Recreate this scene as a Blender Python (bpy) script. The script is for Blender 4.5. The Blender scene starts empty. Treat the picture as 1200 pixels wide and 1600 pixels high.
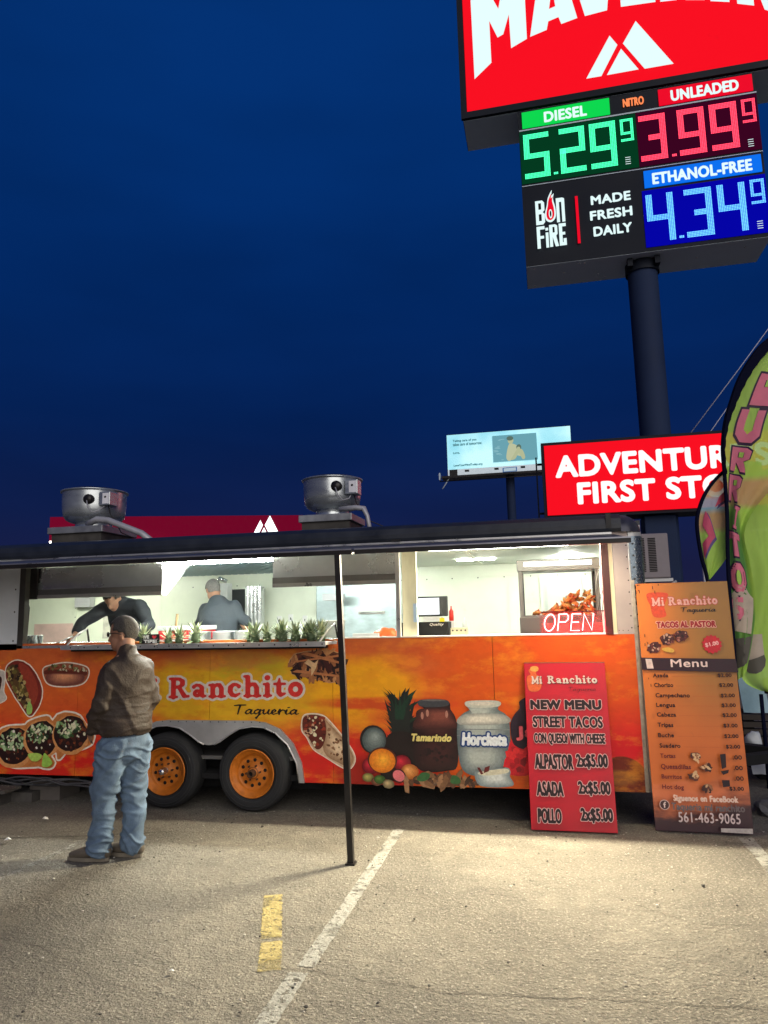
import bpy, bmesh, math, random
import numpy as np
from mathutils import Vector, Matrix, noise
from mathutils.geometry import tessellate_polygon

random.seed(7)
PI = math.pi
S = bpy.context.scene
C = S.collection

# ---------------------------------------------------------------- camera, sky, light, exposure
cam = bpy.data.objects.new('camera', bpy.data.cameras.new('camera'))
C.objects.link(cam)
S.camera = cam
cam.data.sensor_width = 36
cam.data.lens = 24.975
cam.data.clip_start = 0.05
cam.data.clip_end = 2000
R3 = Matrix([[0.97526, 0.05382, 0.2144], [0.21991, -0.13773, -0.96575], [-0.02244, 0.98901, -0.14616]])
cam.matrix_world = Matrix.Translation((0, 0, 1.65)) @ R3.to_4x4()

W = bpy.data.worlds.new('World')
S.world = W
W.use_nodes = True
nt = W.node_tree
bg = nt.nodes['Background']
tc = nt.nodes.new('ShaderNodeTexCoord')
sx = nt.nodes.new('ShaderNodeSeparateXYZ')
nt.links.new(tc.outputs['Generated'], sx.inputs[0])
rp = nt.nodes.new('ShaderNodeValToRGB')
cr = rp.color_ramp
cr.elements[0].position = 0.0
cr.elements[0].color = (0.013, 0.014, 0.050, 1)
cr.elements[1].position = 1.0
cr.elements[1].color = (0.0010, 0.022, 0.120, 1)
for p_, c_ in ((0.06, (0.0105, 0.013, 0.056)), (0.14, (0.0050, 0.0125, 0.066)), (0.27, (0.0015, 0.0150, 0.088)), (0.42, (0.0007, 0.0205, 0.120)), (0.58, (0.0008, 0.0260, 0.145)), (0.74, (0.0012, 0.0290, 0.155))):
    e = cr.elements.new(p_)
    e.color = c_ + (1,)
nz = nt.nodes.new('ShaderNodeTexNoise')
nz.inputs['Scale'].default_value = 2.2
nz.inputs['Detail'].default_value = 3
mp = nt.nodes.new('ShaderNodeMapping')
mp.inputs['Scale'].default_value = (1, 1, 3.5)
nt.links.new(tc.outputs['Generated'], mp.inputs[0])
nt.links.new(mp.outputs[0], nz.inputs[0])
mr = nt.nodes.new('ShaderNodeMapRange')
mr.inputs['From Min'].default_value = 0.3
mr.inputs['From Max'].default_value = 0.7
mr.inputs['To Min'].default_value = 0.84
mr.inputs['To Max'].default_value = 1.14
nt.links.new(nz.outputs[0], mr.inputs[0])
nt.links.new(sx.outputs['Z'], rp.inputs[0])
nt.links.new(rp.outputs[0], bg.inputs[0])
nt.links.new(mr.outputs[0], bg.inputs[1])

sun = bpy.data.objects.new('parking_lot_light', bpy.data.lights.new('parking_lot_light', 'SUN'))
C.objects.link(sun)
sun.data.energy = 1.75
sun.data.angle = math.radians(55)
sun.data.color = (1.0, 0.93, 0.84)
sun.rotation_euler = Vector((0.50, -1.0, 0.42)).to_track_quat('Z', 'Y').to_euler()

S.view_settings.view_transform = 'Standard'
S.view_settings.look = 'None'
S.view_settings.exposure = 0
S.view_settings.gamma = 1

# ---------------------------------------------------------------- materials
MATS = {}


def srgb(r, g, b):
    f = lambda v: (v / 255) / 12.92 if v / 255 <= 0.04045 else ((v / 255 + 0.055) / 1.055) ** 2.4
    return (f(r), f(g), f(b))


def mat(name, col, rough=0.6, metal=0.0, var=0.12, scale=6.0, bump=0.0, bscale=40.0, emit=None, est=1.0, stretch=(1, 1, 1), spec=0.4, trans=0.0, alpha=1.0, sub=0.0):
    if name in MATS:
        return MATS[name]
    m = bpy.data.materials.new(name)
    m.use_nodes = True
    t = m.node_tree
    b = t.nodes['Principled BSDF']
    b.inputs['Roughness'].default_value = rough
    b.inputs['Metallic'].default_value = metal
    b.inputs['Specular IOR Level'].default_value = spec
    b.inputs['Base Color'].default_value = (*col, 1)
    if trans:
        b.inputs['Transmission Weight'].default_value = trans
    if alpha < 1:
        b.inputs['Alpha'].default_value = alpha
    if emit:
        b.inputs['Emission Color'].default_value = (*emit, 1)
        b.inputs['Emission Strength'].default_value = est
    if var or bump:
        tcn = t.nodes.new('ShaderNodeTexCoord')
        mpn = t.nodes.new('ShaderNodeMapping')
        mpn.inputs['Scale'].default_value = stretch
        t.links.new(tcn.outputs['Object'], mpn.inputs[0])
    if var:
        n = t.nodes.new('ShaderNodeTexNoise')
        n.inputs['Scale'].default_value = scale
        n.inputs['Detail'].default_value = 6
        n.inputs['Roughness'].default_value = 0.62
        t.links.new(mpn.outputs[0], n.inputs[0])
        r = t.nodes.new('ShaderNodeMapRange')
        r.inputs['From Min'].default_value = 0.28
        r.inputs['From Max'].default_value = 0.72
        r.inputs['To Min'].default_value = 1 - var
        r.inputs['To Max'].default_value = 1 + var
        t.links.new(n.outputs[0], r.inputs[0])
        mx = t.nodes.new('ShaderNodeVectorMath')
        mx.operation = 'SCALE'
        mx.inputs[0].default_value = col
        t.links.new(r.outputs[0], mx.inputs['Scale'])
        t.links.new(mx.outputs[0], b.inputs['Base Color'])
        r2 = t.nodes.new('ShaderNodeMapRange')
        r2.inputs['From Min'].default_value = 0.3
        r2.inputs['From Max'].default_value = 0.7
        r2.inputs['To Min'].default_value = max(0.04, rough - 0.1)
        r2.inputs['To Max'].default_value = min(1, rough + 0.1)
        t.links.new(n.outputs[0], r2.inputs[0])
        t.links.new(r2.outputs[0], b.inputs['Roughness'])
    if bump:
        n2 = t.nodes.new('ShaderNodeTexNoise')
        n2.inputs['Scale'].default_value = bscale
        n2.inputs['Detail'].default_value = 4
        t.links.new(mpn.outputs[0], n2.inputs[0])
        bp = t.nodes.new('ShaderNodeBump')
        bp.inputs['Strength'].default_value = bump
        bp.inputs['Distance'].default_value = 0.02
        t.links.new(n2.outputs[0], bp.inputs['Height'])
        t.links.new(bp.outputs[0], b.inputs['Normal'])
    MATS[name] = m
    return m


def ink(r, g, b, rough=0.45):
    return mat('ink_%d_%d_%d' % (r, g, b), srgb(r, g, b), rough, var=0.22, scale=45)


def glow(name, col, st, base=(0.02, 0.02, 0.02), var=0.0):
    m = mat(name, base, 0.9, var=0, emit=col, est=st, spec=0.0)
    return m


class NG:
    """small node-graph builder for the printed wrap"""
    def __init__(s, m):
        s.t = m.node_tree

    def lk(s, v, inp):
        if hasattr(v, 'is_linked'):
            s.t.links.new(v, inp)
        else:
            inp.default_value = v

    def m(s, op, a, b=0.0, c=0.0):
        n = s.t.nodes.new('ShaderNodeMath')
        n.operation = op
        s.lk(a, n.inputs[0])
        s.lk(b, n.inputs[1])
        if op in ('MULTIPLY_ADD',):
            s.lk(c, n.inputs[2])
        return n.outputs[0]

    def noise(s, v, sc, det=4, rough=0.55, st=(1, 1, 1)):
        mpn = s.t.nodes.new('ShaderNodeMapping')
        mpn.inputs['Scale'].default_value = st
        s.t.links.new(v, mpn.inputs[0])
        n = s.t.nodes.new('ShaderNodeTexNoise')
        n.inputs['Scale'].default_value = sc
        n.inputs['Detail'].default_value = det
        n.inputs['Roughness'].default_value = rough
        s.t.links.new(mpn.outputs[0], n.inputs[0])
        return n.outputs[0]

    def step(s, v, a, b):
        n = s.t.nodes.new('ShaderNodeMapRange')
        n.interpolation_type = 'SMOOTHSTEP'
        s.lk(v, n.inputs[0])
        n.inputs[1].default_value = a
        n.inputs[2].default_value = b
        return n.outputs[0]

    def mix(s, f, a, b):
        n = s.t.nodes.new('ShaderNodeMix')
        n.data_type = 'RGBA'
        s.lk(f, n.inputs[0])
        for v, i in ((a, 6), (b, 7)):
            if isinstance(v, tuple):
                n.inputs[i].default_value = (*v, 1)
            else:
                s.t.links.new(v, n.inputs[i])
        return n.outputs[2]

    def blob(s, x, z, cx, cz, rx, rz, wob=0.0, nv=None):
        a = s.m('DIVIDE', s.m('SUBTRACT', x, cx), rx)
        b = s.m('DIVIDE', s.m('SUBTRACT', z, cz), rz)
        d = s.m('ADD', s.m('MULTIPLY', a, a), s.m('MULTIPLY', b, b))
        d = s.m('SUBTRACT', 1.0, d)
        if nv is not None:
            d = s.m('ADD', d, s.m('MULTIPLY', s.m('SUBTRACT', nv, 0.5), wob))
        return s.step(d, -0.5, 0.7)


mat('navy_sign_pole', (.022, .036, .085), .7, .0, var=.15, scale=1, spec=.12)
mat('navy_sleeve', (.006, .007, .022), .9, spec=.05)

# ---------------------------------------------------------------- mesh helpers
def setp(o, label=None, cat=None, group=None, kind=None):
    if label: o['label'] = label
    if cat: o['category'] = cat
    if group: o['group'] = group
    if kind: o['kind'] = kind
    return o


def thing(name, label, cat, loc=(0, 0, 0), rot=(0, 0, 0), group=None):
    o = bpy.data.objects.new(name, None)
    o.empty_display_size = 0.1
    C.objects.link(o)
    o.location = loc
    o.rotation_euler = rot
    return setp(o, label, cat, group)


class MB:
    def __init__(s):
        s.v, s.f, s.mi, s.mats = [], [], [], []
        s.sm = []

    def midx(s, m):
        if m not in s.mats:
            s.mats.append(m)
        return s.mats.index(m)

    def add(s, vs, fs, m, smooth=False):
        o = len(s.v)
        s.v.extend([tuple(p) for p in vs])
        k = s.midx(m)
        for f in fs:
            s.f.append([i + o for i in f])
            s.mi.append(k)
            s.sm.append(smooth)
        return s

    def box(s, x0, x1, y0, y1, z0, z1, m):
        vs = [(x, y, z) for x in (x0, x1) for y in (y0, y1) for z in (z0, z1)]
        fs = [(0, 1, 3, 2), (4, 6, 7, 5), (0, 4, 5, 1), (2, 3, 7, 6), (0, 2, 6, 4), (1, 5, 7, 3)]
        return s.add(vs, fs, m)

    def bbox(s, x0, x1, y0, y1, z0, z1, m, b=0.006):
        """box with bevelled edges"""
        bm = bmesh.new()
        bmesh.ops.create_cube(bm, size=1)
        bmesh.ops.scale(bm, vec=(x1 - x0, y1 - y0, z1 - z0), verts=bm.verts)
        bmesh.ops.translate(bm, vec=((x0 + x1) / 2, (y0 + y1) / 2, (z0 + z1) / 2), verts=bm.verts)
        bmesh.ops.bevel(bm, geom=bm.edges[:], offset=b, segments=2, affect='EDGES', profile=0.5)
        s.bm(bm, m)
        return s

    def bm(s, bm, m, smooth=False, mtx=None):
        if mtx is not None:
            bmesh.ops.transform(bm, matrix=mtx, verts=bm.verts)
        bm.verts.index_update()
        s.add([v.co[:] for v in bm.verts], [[v.index for v in f.verts] for f in bm.faces], m, smooth)
        bm.free()

    def prism(s, poly, ax, a, b, m, smooth=False):
        """poly: 2-d points; ax: axis of extrusion ('x': poly=(y,z), 'y': poly=(x,z), 'z': poly=(x,y))"""
        def P(p, t):
            return {'x': (t, p[0], p[1]), 'y': (p[0], t, p[1]), 'z': (p[0], p[1], t)}[ax]
        n = len(poly)
        vs = [P(p, a) for p in poly] + [P(p, b) for p in poly]
        tr = tessellate_polygon([[Vector((p[0], p[1], 0)) for p in poly]])
        fs = [tuple(t) for t in tr] + [tuple(i + n for i in reversed(t)) for t in tr]
        fs += [(i, (i + 1) % n, (i + 1) % n + n, i + n) for i in range(n)]
        return s.add(vs, fs, m, smooth)

    def tube(s, pts, r, m, n=8, cap=True):
        pts = [Vector(p) for p in pts]
        rs = r if isinstance(r, (list, tuple)) else [r] * len(pts)
        vs, fs = [], []
        ref = None
        for i, p in enumerate(pts):
            d = (pts[min(i + 1, len(pts) - 1)] - pts[max(i - 1, 0)]).normalized()
            if ref is None:
                ref = Vector((0, 0, 1)) if abs(d.z) < 0.9 else Vector((1, 0, 0))
            a = d.cross(ref).normalized()
            b = a.cross(d).normalized()
            ref = b
            for k in range(n):
                t = 2 * PI * k / n
                vs.append(p + (a * math.cos(t) + b * math.sin(t)) * rs[i])
        for i in range(len(pts) - 1):
            for k in range(n):
                fs.append((i * n + k, i * n + (k + 1) % n, (i + 1) * n + (k + 1) % n, (i + 1) * n + k))
        if cap:
            fs.append(tuple(range(n))[::-1])
            fs.append(tuple(range((len(pts) - 1) * n, len(pts) * n)))
        return s.add(vs, fs, m, True)

    def lathe(s, prof, c, m, ax='z', n=32, smooth=True, close=False):
        """prof: (radius, height) pairs about an axis through c"""
        vs, fs = [], []
        for r, h in prof:
            for k in range(n):
                t = 2 * PI * k / n
                a, b = r * math.cos(t), r * math.sin(t)
                vs.append({'z': (c[0] + a, c[1] + b, c[2] + h), 'y': (c[0] + a, c[1] + h, c[2] + b), 'x': (c[0] + h, c[1] + a, c[2] + b)}[ax])
        L = len(prof)
        for i in range(L - 1):
            for k in range(n):
                fs.append((i * n + k, i * n + (k + 1) % n, (i + 1) * n + (k + 1) % n, (i + 1) * n + k))
        return s.add(vs, fs, m, smooth)

    def disc(s, c, r, m, ax='y', n=20, rz=None):
        vs = []
        rz = rz or r
        for k in range(n):
            t = 2 * PI * k / n
            a, b = r * math.cos(t), rz * math.sin(t)
            vs.append({'z': (c[0] + a, c[1] + b, c[2]), 'y': (c[0] + a, c[1], c[2] + b), 'x': (c[0], c[1] + a, c[2] + b)}[ax])
        return s.add(vs, [tuple(range(n))], m)

    def build(s, name, parent=None, kind=None, label=None, at=None, normals=True):
        me = bpy.data.meshes.new(name)
        off = Vector((0, 0, 0))
        if at is not None:
            off = Vector(at)
        me.from_pydata([(v[0] - off.x, v[1] - off.y, v[2] - off.z) for v in s.v], [], s.f)
        for m in s.mats:
            me.materials.append(m)
        me.polygons.foreach_set('material_index', s.mi)
        me.polygons.foreach_set('use_smooth', s.sm)
        if normals:
            b = bmesh.new()
            b.from_mesh(me)
            bmesh.ops.recalc_face_normals(b, faces=b.faces)
            b.to_mesh(me)
            b.free()
        me.update()
        o = bpy.data.objects.new(name, me)
        C.objects.link(o)
        if parent is not None:
            o.parent = parent
        if at is not None:
            o.location = off
        if kind: o['kind'] = kind
        if label: o['label'] = label
        return o


def part(name, parent, fn, **k):
    mb = MB()
    fn(mb)
    return mb.build(name, parent, **k)


def copy_tree(o, parent=None):
    c = o.copy()
    C.objects.link(c)
    c.parent = parent
    for ch in o.children:
        copy_tree(ch, c)
    return c


# ---------------------------------------------------------------- flat print: polygons, fields, lettering
def iso_cells(F, x0, y0, h, lev=0.0):
    """filled region F < lev as polygons (marching squares, inner cells merged by rows)"""
    ins = F < lev
    full = ins[:-1, :-1] & ins[1:, :-1] & ins[:-1, 1:] & ins[1:, 1:]
    anyi = ins[:-1, :-1] | ins[1:, :-1] | ins[:-1, 1:] | ins[1:, 1:]
    polys = []
    ny, nx = full.shape
    for j in range(ny):
        row = full[j]
        if row.any():
            d = np.diff(np.concatenate(([0], row.astype(np.int8), [0])))
            for a, b in zip(np.where(d == 1)[0], np.where(d == -1)[0]):
                polys.append([(x0 + a * h, y0 + j * h), (x0 + b * h, y0 + j * h), (x0 + b * h, y0 + (j + 1) * h), (x0 + a * h, y0 + (j + 1) * h)])
    for j, i in zip(*np.where(anyi & ~full)):
        cs = [(i, j), (i + 1, j), (i + 1, j + 1), (i, j + 1)]
        vals = [float(F[b, a]) - lev for a, b in cs]
        poly = []
        for k in range(4):
            a, b = cs[k], cs[(k + 1) % 4]
            va, vb = vals[k], vals[(k + 1) % 4]
            if va < 0:
                poly.append((x0 + a[0] * h, y0 + a[1] * h))
            if (va < 0) != (vb < 0):
                t = va / (va - vb)
                poly.append((x0 + (a[0] + (b[0] - a[0]) * t) * h, y0 + (a[1] + (b[1] - a[1]) * t) * h))
        if len(poly) > 2:
            polys.append(poly)
    return polys


def seg_field(segs, pad, h):
    """signed distance to the outline made of segments (x1,y1,x2,y2)"""
    segs = np.asarray(segs, dtype=np.float64)
    x0, y0 = min(segs[:, 0].min(), segs[:, 2].min()) - pad, min(segs[:, 1].min(), segs[:, 3].min()) - pad
    x1, y1 = max(segs[:, 0].max(), segs[:, 2].max()) + pad, max(segs[:, 1].max(), segs[:, 3].max()) + pad
    nx, ny = int((x1 - x0) / h) + 2, int((y1 - y0) / h) + 2
    ys = y0 + np.arange(ny) * h
    F = np.full((ny, nx), 1e9)
    ins = np.zeros((ny, nx), dtype=np.int32)
    xs = x0 + np.arange(nx) * h
    ax, ay, bx, by = segs.T
    dx, dy = bx - ax, by - ay
    L = dx * dx + dy * dy + 1e-18
    # work in column blocks, only with segments near the block
    BW = 40
    for c0 in range(0, nx, BW):
        xb = xs[c0:c0 + BW]
        sel = (np.maximum(ax, bx) > xb[0] - pad * 1.5) & (np.minimum(ax, bx) < xb[-1] + pad * 1.5)
        if not sel.any():
            continue
        X, Y = np.meshgrid(xb, ys)
        PX, PY = X.ravel()[:, None], Y.ravel()[:, None]
        a, b, u, v, l = ax[sel], ay[sel], dx[sel], dy[sel], L[sel]
        t = np.clip(((PX - a) * u + (PY - b) * v) / l, 0, 1)
        D = np.sqrt(((PX - a - t * u) ** 2 + (PY - b - t * v) ** 2).min(axis=1))
        F[:, c0:c0 + BW] = D.reshape(X.shape)
    # parity by vertical ray (upwards) per column
    for i, x in enumerate(xs):
        xx = x + 1e-7
        cr_ = (ax > xx) != (bx > xx)
        if cr_.any():
            yc = ay[cr_] + (xx - ax[cr_]) / (bx[cr_] - ax[cr_]) * (by[cr_] - ay[cr_])
            ins[:, i] = (yc[None, :] > ys[:, None]).sum(axis=1)
    F[(ins % 2) == 1] *= -1
    return F, x0, y0


def text_segs(s, shear=0.0, spacing=1.0):
    c = bpy.data.curves.new('tmp', 'FONT')
    c.body = s
    c.shear = shear
    c.space_character = spacing
    c.resolution_u = 4
    o = bpy.data.objects.new('tmp', c)
    C.objects.link(o)
    dg = bpy.context.evaluated_depsgraph_get()
    me = bpy.data.meshes.new_from_object(o.evaluated_get(dg))
    cnt = {}
    for p in me.polygons:
        vs = list(p.vertices)
        for a, b in zip(vs, vs[1:] + vs[:1]):
            k = (min(a, b), max(a, b))
            cnt[k] = cnt.get(k, 0) + 1
    co = [v.co.copy() for v in me.vertices]
    segs = [(co[a].x, co[a].y, co[b].x, co[b].y) for (a, b), n in cnt.items() if n == 1]
    bpy.data.objects.remove(o)
    bpy.data.curves.remove(c)
    bpy.data.meshes.remove(me)
    return np.array(segs)


def capfield(caps, pad, h):
    """caps: (x1,y1,r1,x2,y2,r2) tapered strokes -> field"""
    A = np.array(caps, dtype=np.float64)
    x0, y0 = (np.minimum(A[:, 0], A[:, 3])).min() - pad, (np.minimum(A[:, 1], A[:, 4])).min() - pad
    x1, y1 = (np.maximum(A[:, 0], A[:, 3])).max() + pad, (np.maximum(A[:, 1], A[:, 4])).max() + pad
    nx, ny = int((x1 - x0) / h) + 2, int((y1 - y0) / h) + 2
    X, Y = np.meshgrid(x0 + np.arange(nx) * h, y0 + np.arange(ny) * h)
    F = np.full(X.shape, 1e9)
    for a, b, r, c, d, q in A:
        dx, dy = c - a, d - b
        L = dx * dx + dy * dy + 1e-12
        t = np.clip(((X - a) * dx + (Y - b) * dy) / L, 0, 1)
        F = np.minimum(F, np.hypot(X - a - t * dx, Y - b - t * dy) - (r + (q - r) * t))
    return F, x0, y0


def ring(cx, cy, rx, ry, r, a0=0, a1=360, n=14):
    P = [(cx + rx * math.cos(math.radians(a0 + (a1 - a0) * k / n)), cy + ry * math.sin(math.radians(a0 + (a1 - a0) * k / n))) for k in range(n + 1)]
    return [(*P[k], r, *P[k + 1], r) for k in range(n)]


def path(P, r):
    rs = r if isinstance(r, list) else [r] * len(P)
    return [(*P[k], rs[k], *P[k + 1], rs[k + 1]) for k in range(len(P) - 1)]


SLAB = {
    'M': (0.98, [(.2, .04, .09, .2, .62, .09), (.78, .04, .1, .78, .62, .1), (.2, .6, .09, .46, .14, .07), (.46, .14, .07, .76, .62, .07), (.08, .04, .045, .32, .04, .045), (.64, .04, .045, .9, .04, .045), (.08, .66, .045, .22, .66, .045), (.78, .66, .045, .9, .66, .045)]),
    'R': (0.80, [(.2, .04, .09, .2, .62, .09), (.07, .04, .045, .33, .04, .045), (.07, .66, .045, .3, .66, .045)] + path([(.25, .66), (.42, .64), (.52, .56), (.52, .47), (.43, .39), (.25, .36)], [.05, .06, .085, .085, .06, .05]) + [(.4, .36, .07, .58, .08, .085), (.58, .045, .05, .74, .06, .045)]),
    'a': (0.60, ring(.24, .15, .1, .08, .06) + path([(.12, .37), (.2, .43), (.32, .42), (.4, .34), (.4, .1), (.44, .05), (.53, .06)], [.07, .05, .055, .08, .085, .06, .04])),
    'n': (0.66, [(.18, .04, .085, .18, .4, .085), (.06, .42, .045, .18, .42, .045), (.07, .04, .045, .29, .04, .045), (.38, .04, .045, .6, .04, .045)] + path([(.2, .34), (.32, .43), (.42, .41), (.48, .3), (.48, .05)], [.05, .06, .075, .085, .085])),
    'c': (0.54, path([(.42, .36), (.33, .43), (.22, .42), (.13, .33), (.12, .2), (.18, .09), (.3, .05), (.44, .12)], [.07, .05, .065, .085, .09, .075, .06, .04])),
    'h': (0.66, [(.18, .04, .085, .18, .66, .085), (.06, .69, .045, .18, .7, .045), (.07, .04, .045, .29, .04, .045), (.38, .04, .045, .6, .04, .045)] + path([(.2, .34), (.32, .43), (.42, .41), (.48, .3), (.48, .05)], [.05, .06, .075, .085, .085])),
    'i': (0.36, [(.18, .04, .085, .18, .4, .085), (.06, .42, .045, .18, .42, .045), (.07, .04, .045, .3, .04, .045), (.17, .63, .09, .19, .63, .09)]),
    't': (0.46, path([(.22, .6), (.2, .4), (.2, .14), (.26, .06), (.4, .1)], [.03, .085, .085, .075, .04]) + [(.05, .42, .045, .4, .42, .045)]),
    'o': (0.60, ring(.29, .235, .17, .175, .08)),
}
SCRIPT = {
    'T': (0.62, path([(.02, .66), (.3, .7), (.7, .71)], [.03, .05, .03]) + path([(.38, .69), (.3, .4), (.22, .02)], [.05, .045, .03])),
    'a': (0.5, path([(.42, .34), (.3, .38), (.12, .28), (.06, .12), (.14, .03), (.28, .1), (.44, .34), (.36, .1), (.42, .03), (.56, .1)], [.03, .045, .03, .045, .035, .02, .045, .04, .03, .02])),
    'q': (0.52, path([(.42, .34), (.3, .38), (.12, .28), (.08, .12), (.16, .04), (.3, .12), (.46, .36), (.36, .0), (.2, -.3), (.14, -.24), (.5, .06)], [.03, .045, .03, .045, .035, .02, .045, .04, .03, .02, .02])),
    'u': (0.5, path([(.02, .3), (.14, .36), (.08, .12), (.16, .03), (.32, .14), (.44, .36), (.36, .1), (.42, .03), (.56, .1)], [.02, .045, .04, .035, .02, .045, .04, .03, .02])),
    'e': (0.42, path([(.06, .14), (.26, .2), (.34, .3), (.26, .38), (.12, .28), (.08, .12), (.18, .02), (.46, .12)], [.02, .03, .035, .04, .04, .045, .035, .02])),
    'r': (0.40, path([(.02, .2), (.16, .4), (.1, .02), (.16, .2), (.3, .36), (.42, .32)], [.02, .045, .04, .02, .04, .035])),
    'i': (0.28, path([(.02, .2), (.16, .36), (.08, .1), (.14, .03), (.3, .1)], [.02, .045, .04, .03, .02]) + [(.22, .52, .035, .34, .56, .02)]),
}


def glyph_caps(s, table, gap=0.0):
    x, out = 0, []
    for ch in s:
        if ch == ' ':
            x += 0.26
            continue
        adv, caps = table[ch]
        out += [(a + x, b, r, c + x, d, q) for a, b, r, c, d, q in caps]
        x += adv + gap
    return out


class Print:
    """layers of flat ink on a plane facing -y: (u, v) -> (u, y0 - k*dy, v)"""
    def __init__(s, y0=0.0, dy=0.0004, fn=None):
        s.mb = MB()
        s.y0, s.dy, s.k = y0, dy, 0
        s.fn = fn

    def P(s, u, v):
        y = s.y0 - s.k * s.dy
        return s.fn(u, y, v) if s.fn else (u, y, v)

    def up(s):
        s.k += 1
        return s

    def poly(s, pts, m):
        tr = tessellate_polygon([[Vector((p[0], p[1], 0)) for p in pts]])
        s.mb.add([s.P(*p) for p in pts], [tuple(t) for t in tr], m)
        return s.up()

    def cells(s, polys, m):
        for p in polys:
            s.mb.add([s.P(*q) for q in p], [tuple(range(len(p)))], m)
        return s.up()

    def smooth_poly(s, pts, m, border=None, bw=0.012, h=0.006, jag=0.0, n=1):
        """closed curve through pts with wobble, and a border band behind it"""
        P = [Vector((p[0], p[1])) for p in pts]
        out = []
        L = len(P)
        for i in range(L):
            p0, p1, p2, p3 = P[i - 1], P[i], P[(i + 1) % L], P[(i + 2) % L]
            for k in range(4):
                t = k / 4
                q = 0.5 * ((2 * p1) + (p2 - p0) * t + (2 * p0 - 5 * p1 + 4 * p2 - p3) * t * t + (3 * p1 - p0 - 3 * p2 + p3) * t ** 3)
                if jag:
                    q = q + Vector((random.uniform(-jag, jag), random.uniform(-jag, jag)))
                out.append((q.x, q.y))
        if border:
            segs = [(*out[i], *out[(i + 1) % len(out)]) for i in range(len(out))]
            F, x0, y0 = seg_field(segs, bw * 1.6, h)
            s.cells(iso_cells(F, x0, y0, h, bw), border)
        s.poly(out, m)
        return out

    def ell(s, cx, cy, rx, ry, m, n=20, rot=0.0, jag=0.0):
        pts = []
        for k in range(n):
            t = 2 * PI * k / n
            q = 1 + random.uniform(-jag, jag)
            a, b = rx * math.cos(t) * q, ry * math.sin(t) * q
            pts.append((cx + a * math.cos(rot) - b * math.sin(rot), cy + a * math.sin(rot) + b * math.cos(rot)))
        return s.poly(pts, m)

    def shade(s, outline, c0, c1, n=7, fx=.0, fz=.0, k0=1.0, k1=.15):
        """printed modelling of a round form: nested copies of the outline from c0 (edge) to c1 (highlight)"""
        cx = sum(p[0] for p in outline) / len(outline)
        cz = sum(p[1] for p in outline) / len(outline)
        w_ = max(p[0] for p in outline) - min(p[0] for p in outline)
        h_ = max(p[1] for p in outline) - min(p[1] for p in outline)
        for i in range(n):
            t_ = i / (n - 1)
            k = k0 + (k1 - k0) * t_
            col_ = tuple(int(a + (b2 - a) * t_) for a, b2 in zip(c0, c1))
            s.poly([(cx + fx * w_ * t_ + (p[0] - cx) * k, cz + fz * h_ * t_ + (p[1] - cz) * (k * .5 + .5 if k1 > .1 and n > 8 else k)) for p in outline], ink(*col_))
        return s

    def scatter(s, outline, n, size, mats, seed=1, box=None, elong=1.0):
        rnd = random.Random(seed)
        xs, ys = [p[0] for p in outline], [p[1] for p in outline]
        x0, x1, y0, y1 = min(xs), max(xs), min(ys), max(ys)
        if box: x0, x1, y0, y1 = box
        c = 0
        for _ in range(n * 6):
            if c >= n: break
            x, y = rnd.uniform(x0, x1), rnd.uniform(y0, y1)
            ok = False
            j = len(outline) - 1
            for i in range(len(outline)):
                xi, yi, xj, yj = *outline[i], *outline[j]
                if (yi > y) != (yj > y) and x < (xj - xi) * (y - yi) / (yj - yi) + xi:
                    ok = not ok
                j = i
            if not ok: continue
            c += 1
            r = size * rnd.uniform(0.5, 1.3)
            a = rnd.uniform(0, PI)
            nn = rnd.choice((5, 6, 7))
            el = rnd.uniform(1, elong)
            pts = []
            for k in range(nn):
                t = 2 * PI * k / nn
                q = rnd.uniform(0.6, 1.25)
                u, v = r * math.cos(t) * q * el, r * math.sin(t) * q
                pts.append((x + u * math.cos(a) - v * math.sin(a), y + u * math.sin(a) + v * math.cos(a)))
            s.mb.add([s.P(*p) for p in pts], [tuple(range(nn))], rnd.choice(mats))
            s.k += 0.12
        s.k = math.ceil(s.k)
        return s

    def text(s, t, x0, x1, y0, y1, m, bold=0.0, outline=None, ow=0.0, shear=0.0, rot=0.0, spacing=1.06, res=18, skew=0.0, curve=None):
        sg = text_segs(t, shear, spacing)
        mnx, mxx = min(sg[:, 0].min(), sg[:, 2].min()), max(sg[:, 0].max(), sg[:, 2].max())
        mny, mxy = min(sg[:, 1].min(), sg[:, 3].min()), max(sg[:, 1].max(), sg[:, 3].max())
        b = bold
        kx, ky = (x1 - x0 - 2 * b) / (mxx - mnx), (y1 - y0 - 2 * b) / (mxy - mny)
        sg = sg.copy()
        sg[:, [0, 2]] = (sg[:, [0, 2]] - mnx) * kx + x0 + b
        sg[:, [1, 3]] = (sg[:, [1, 3]] - mny) * ky + y0 + b
        if skew:
            for i in (0, 2):
                sg[:, i + 1] += (sg[:, i] - x0) * skew
        h = (y1 - y0) / res
        F, fx, fy = seg_field(sg, bold + ow + h * 2, h)
        if rot:
            cx, cy = (x0 + x1) / 2, (y0 + y1) / 2
            def rt_(p): return (cx + (p[0] - cx) * math.cos(rot) - (p[1] - cy) * math.sin(rot), cy + (p[0] - cx) * math.sin(rot) + (p[1] - cy) * math.cos(rot))
        else:
            rt_ = lambda p: p
        if outline:
            s.cells([[rt_(q) for q in p] for p in iso_cells(F, fx, fy, h, bold + ow)], outline)
        s.cells([[rt_(q) for q in p] for p in iso_cells(F, fx, fy, h, bold)], m)
        return s

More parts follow.
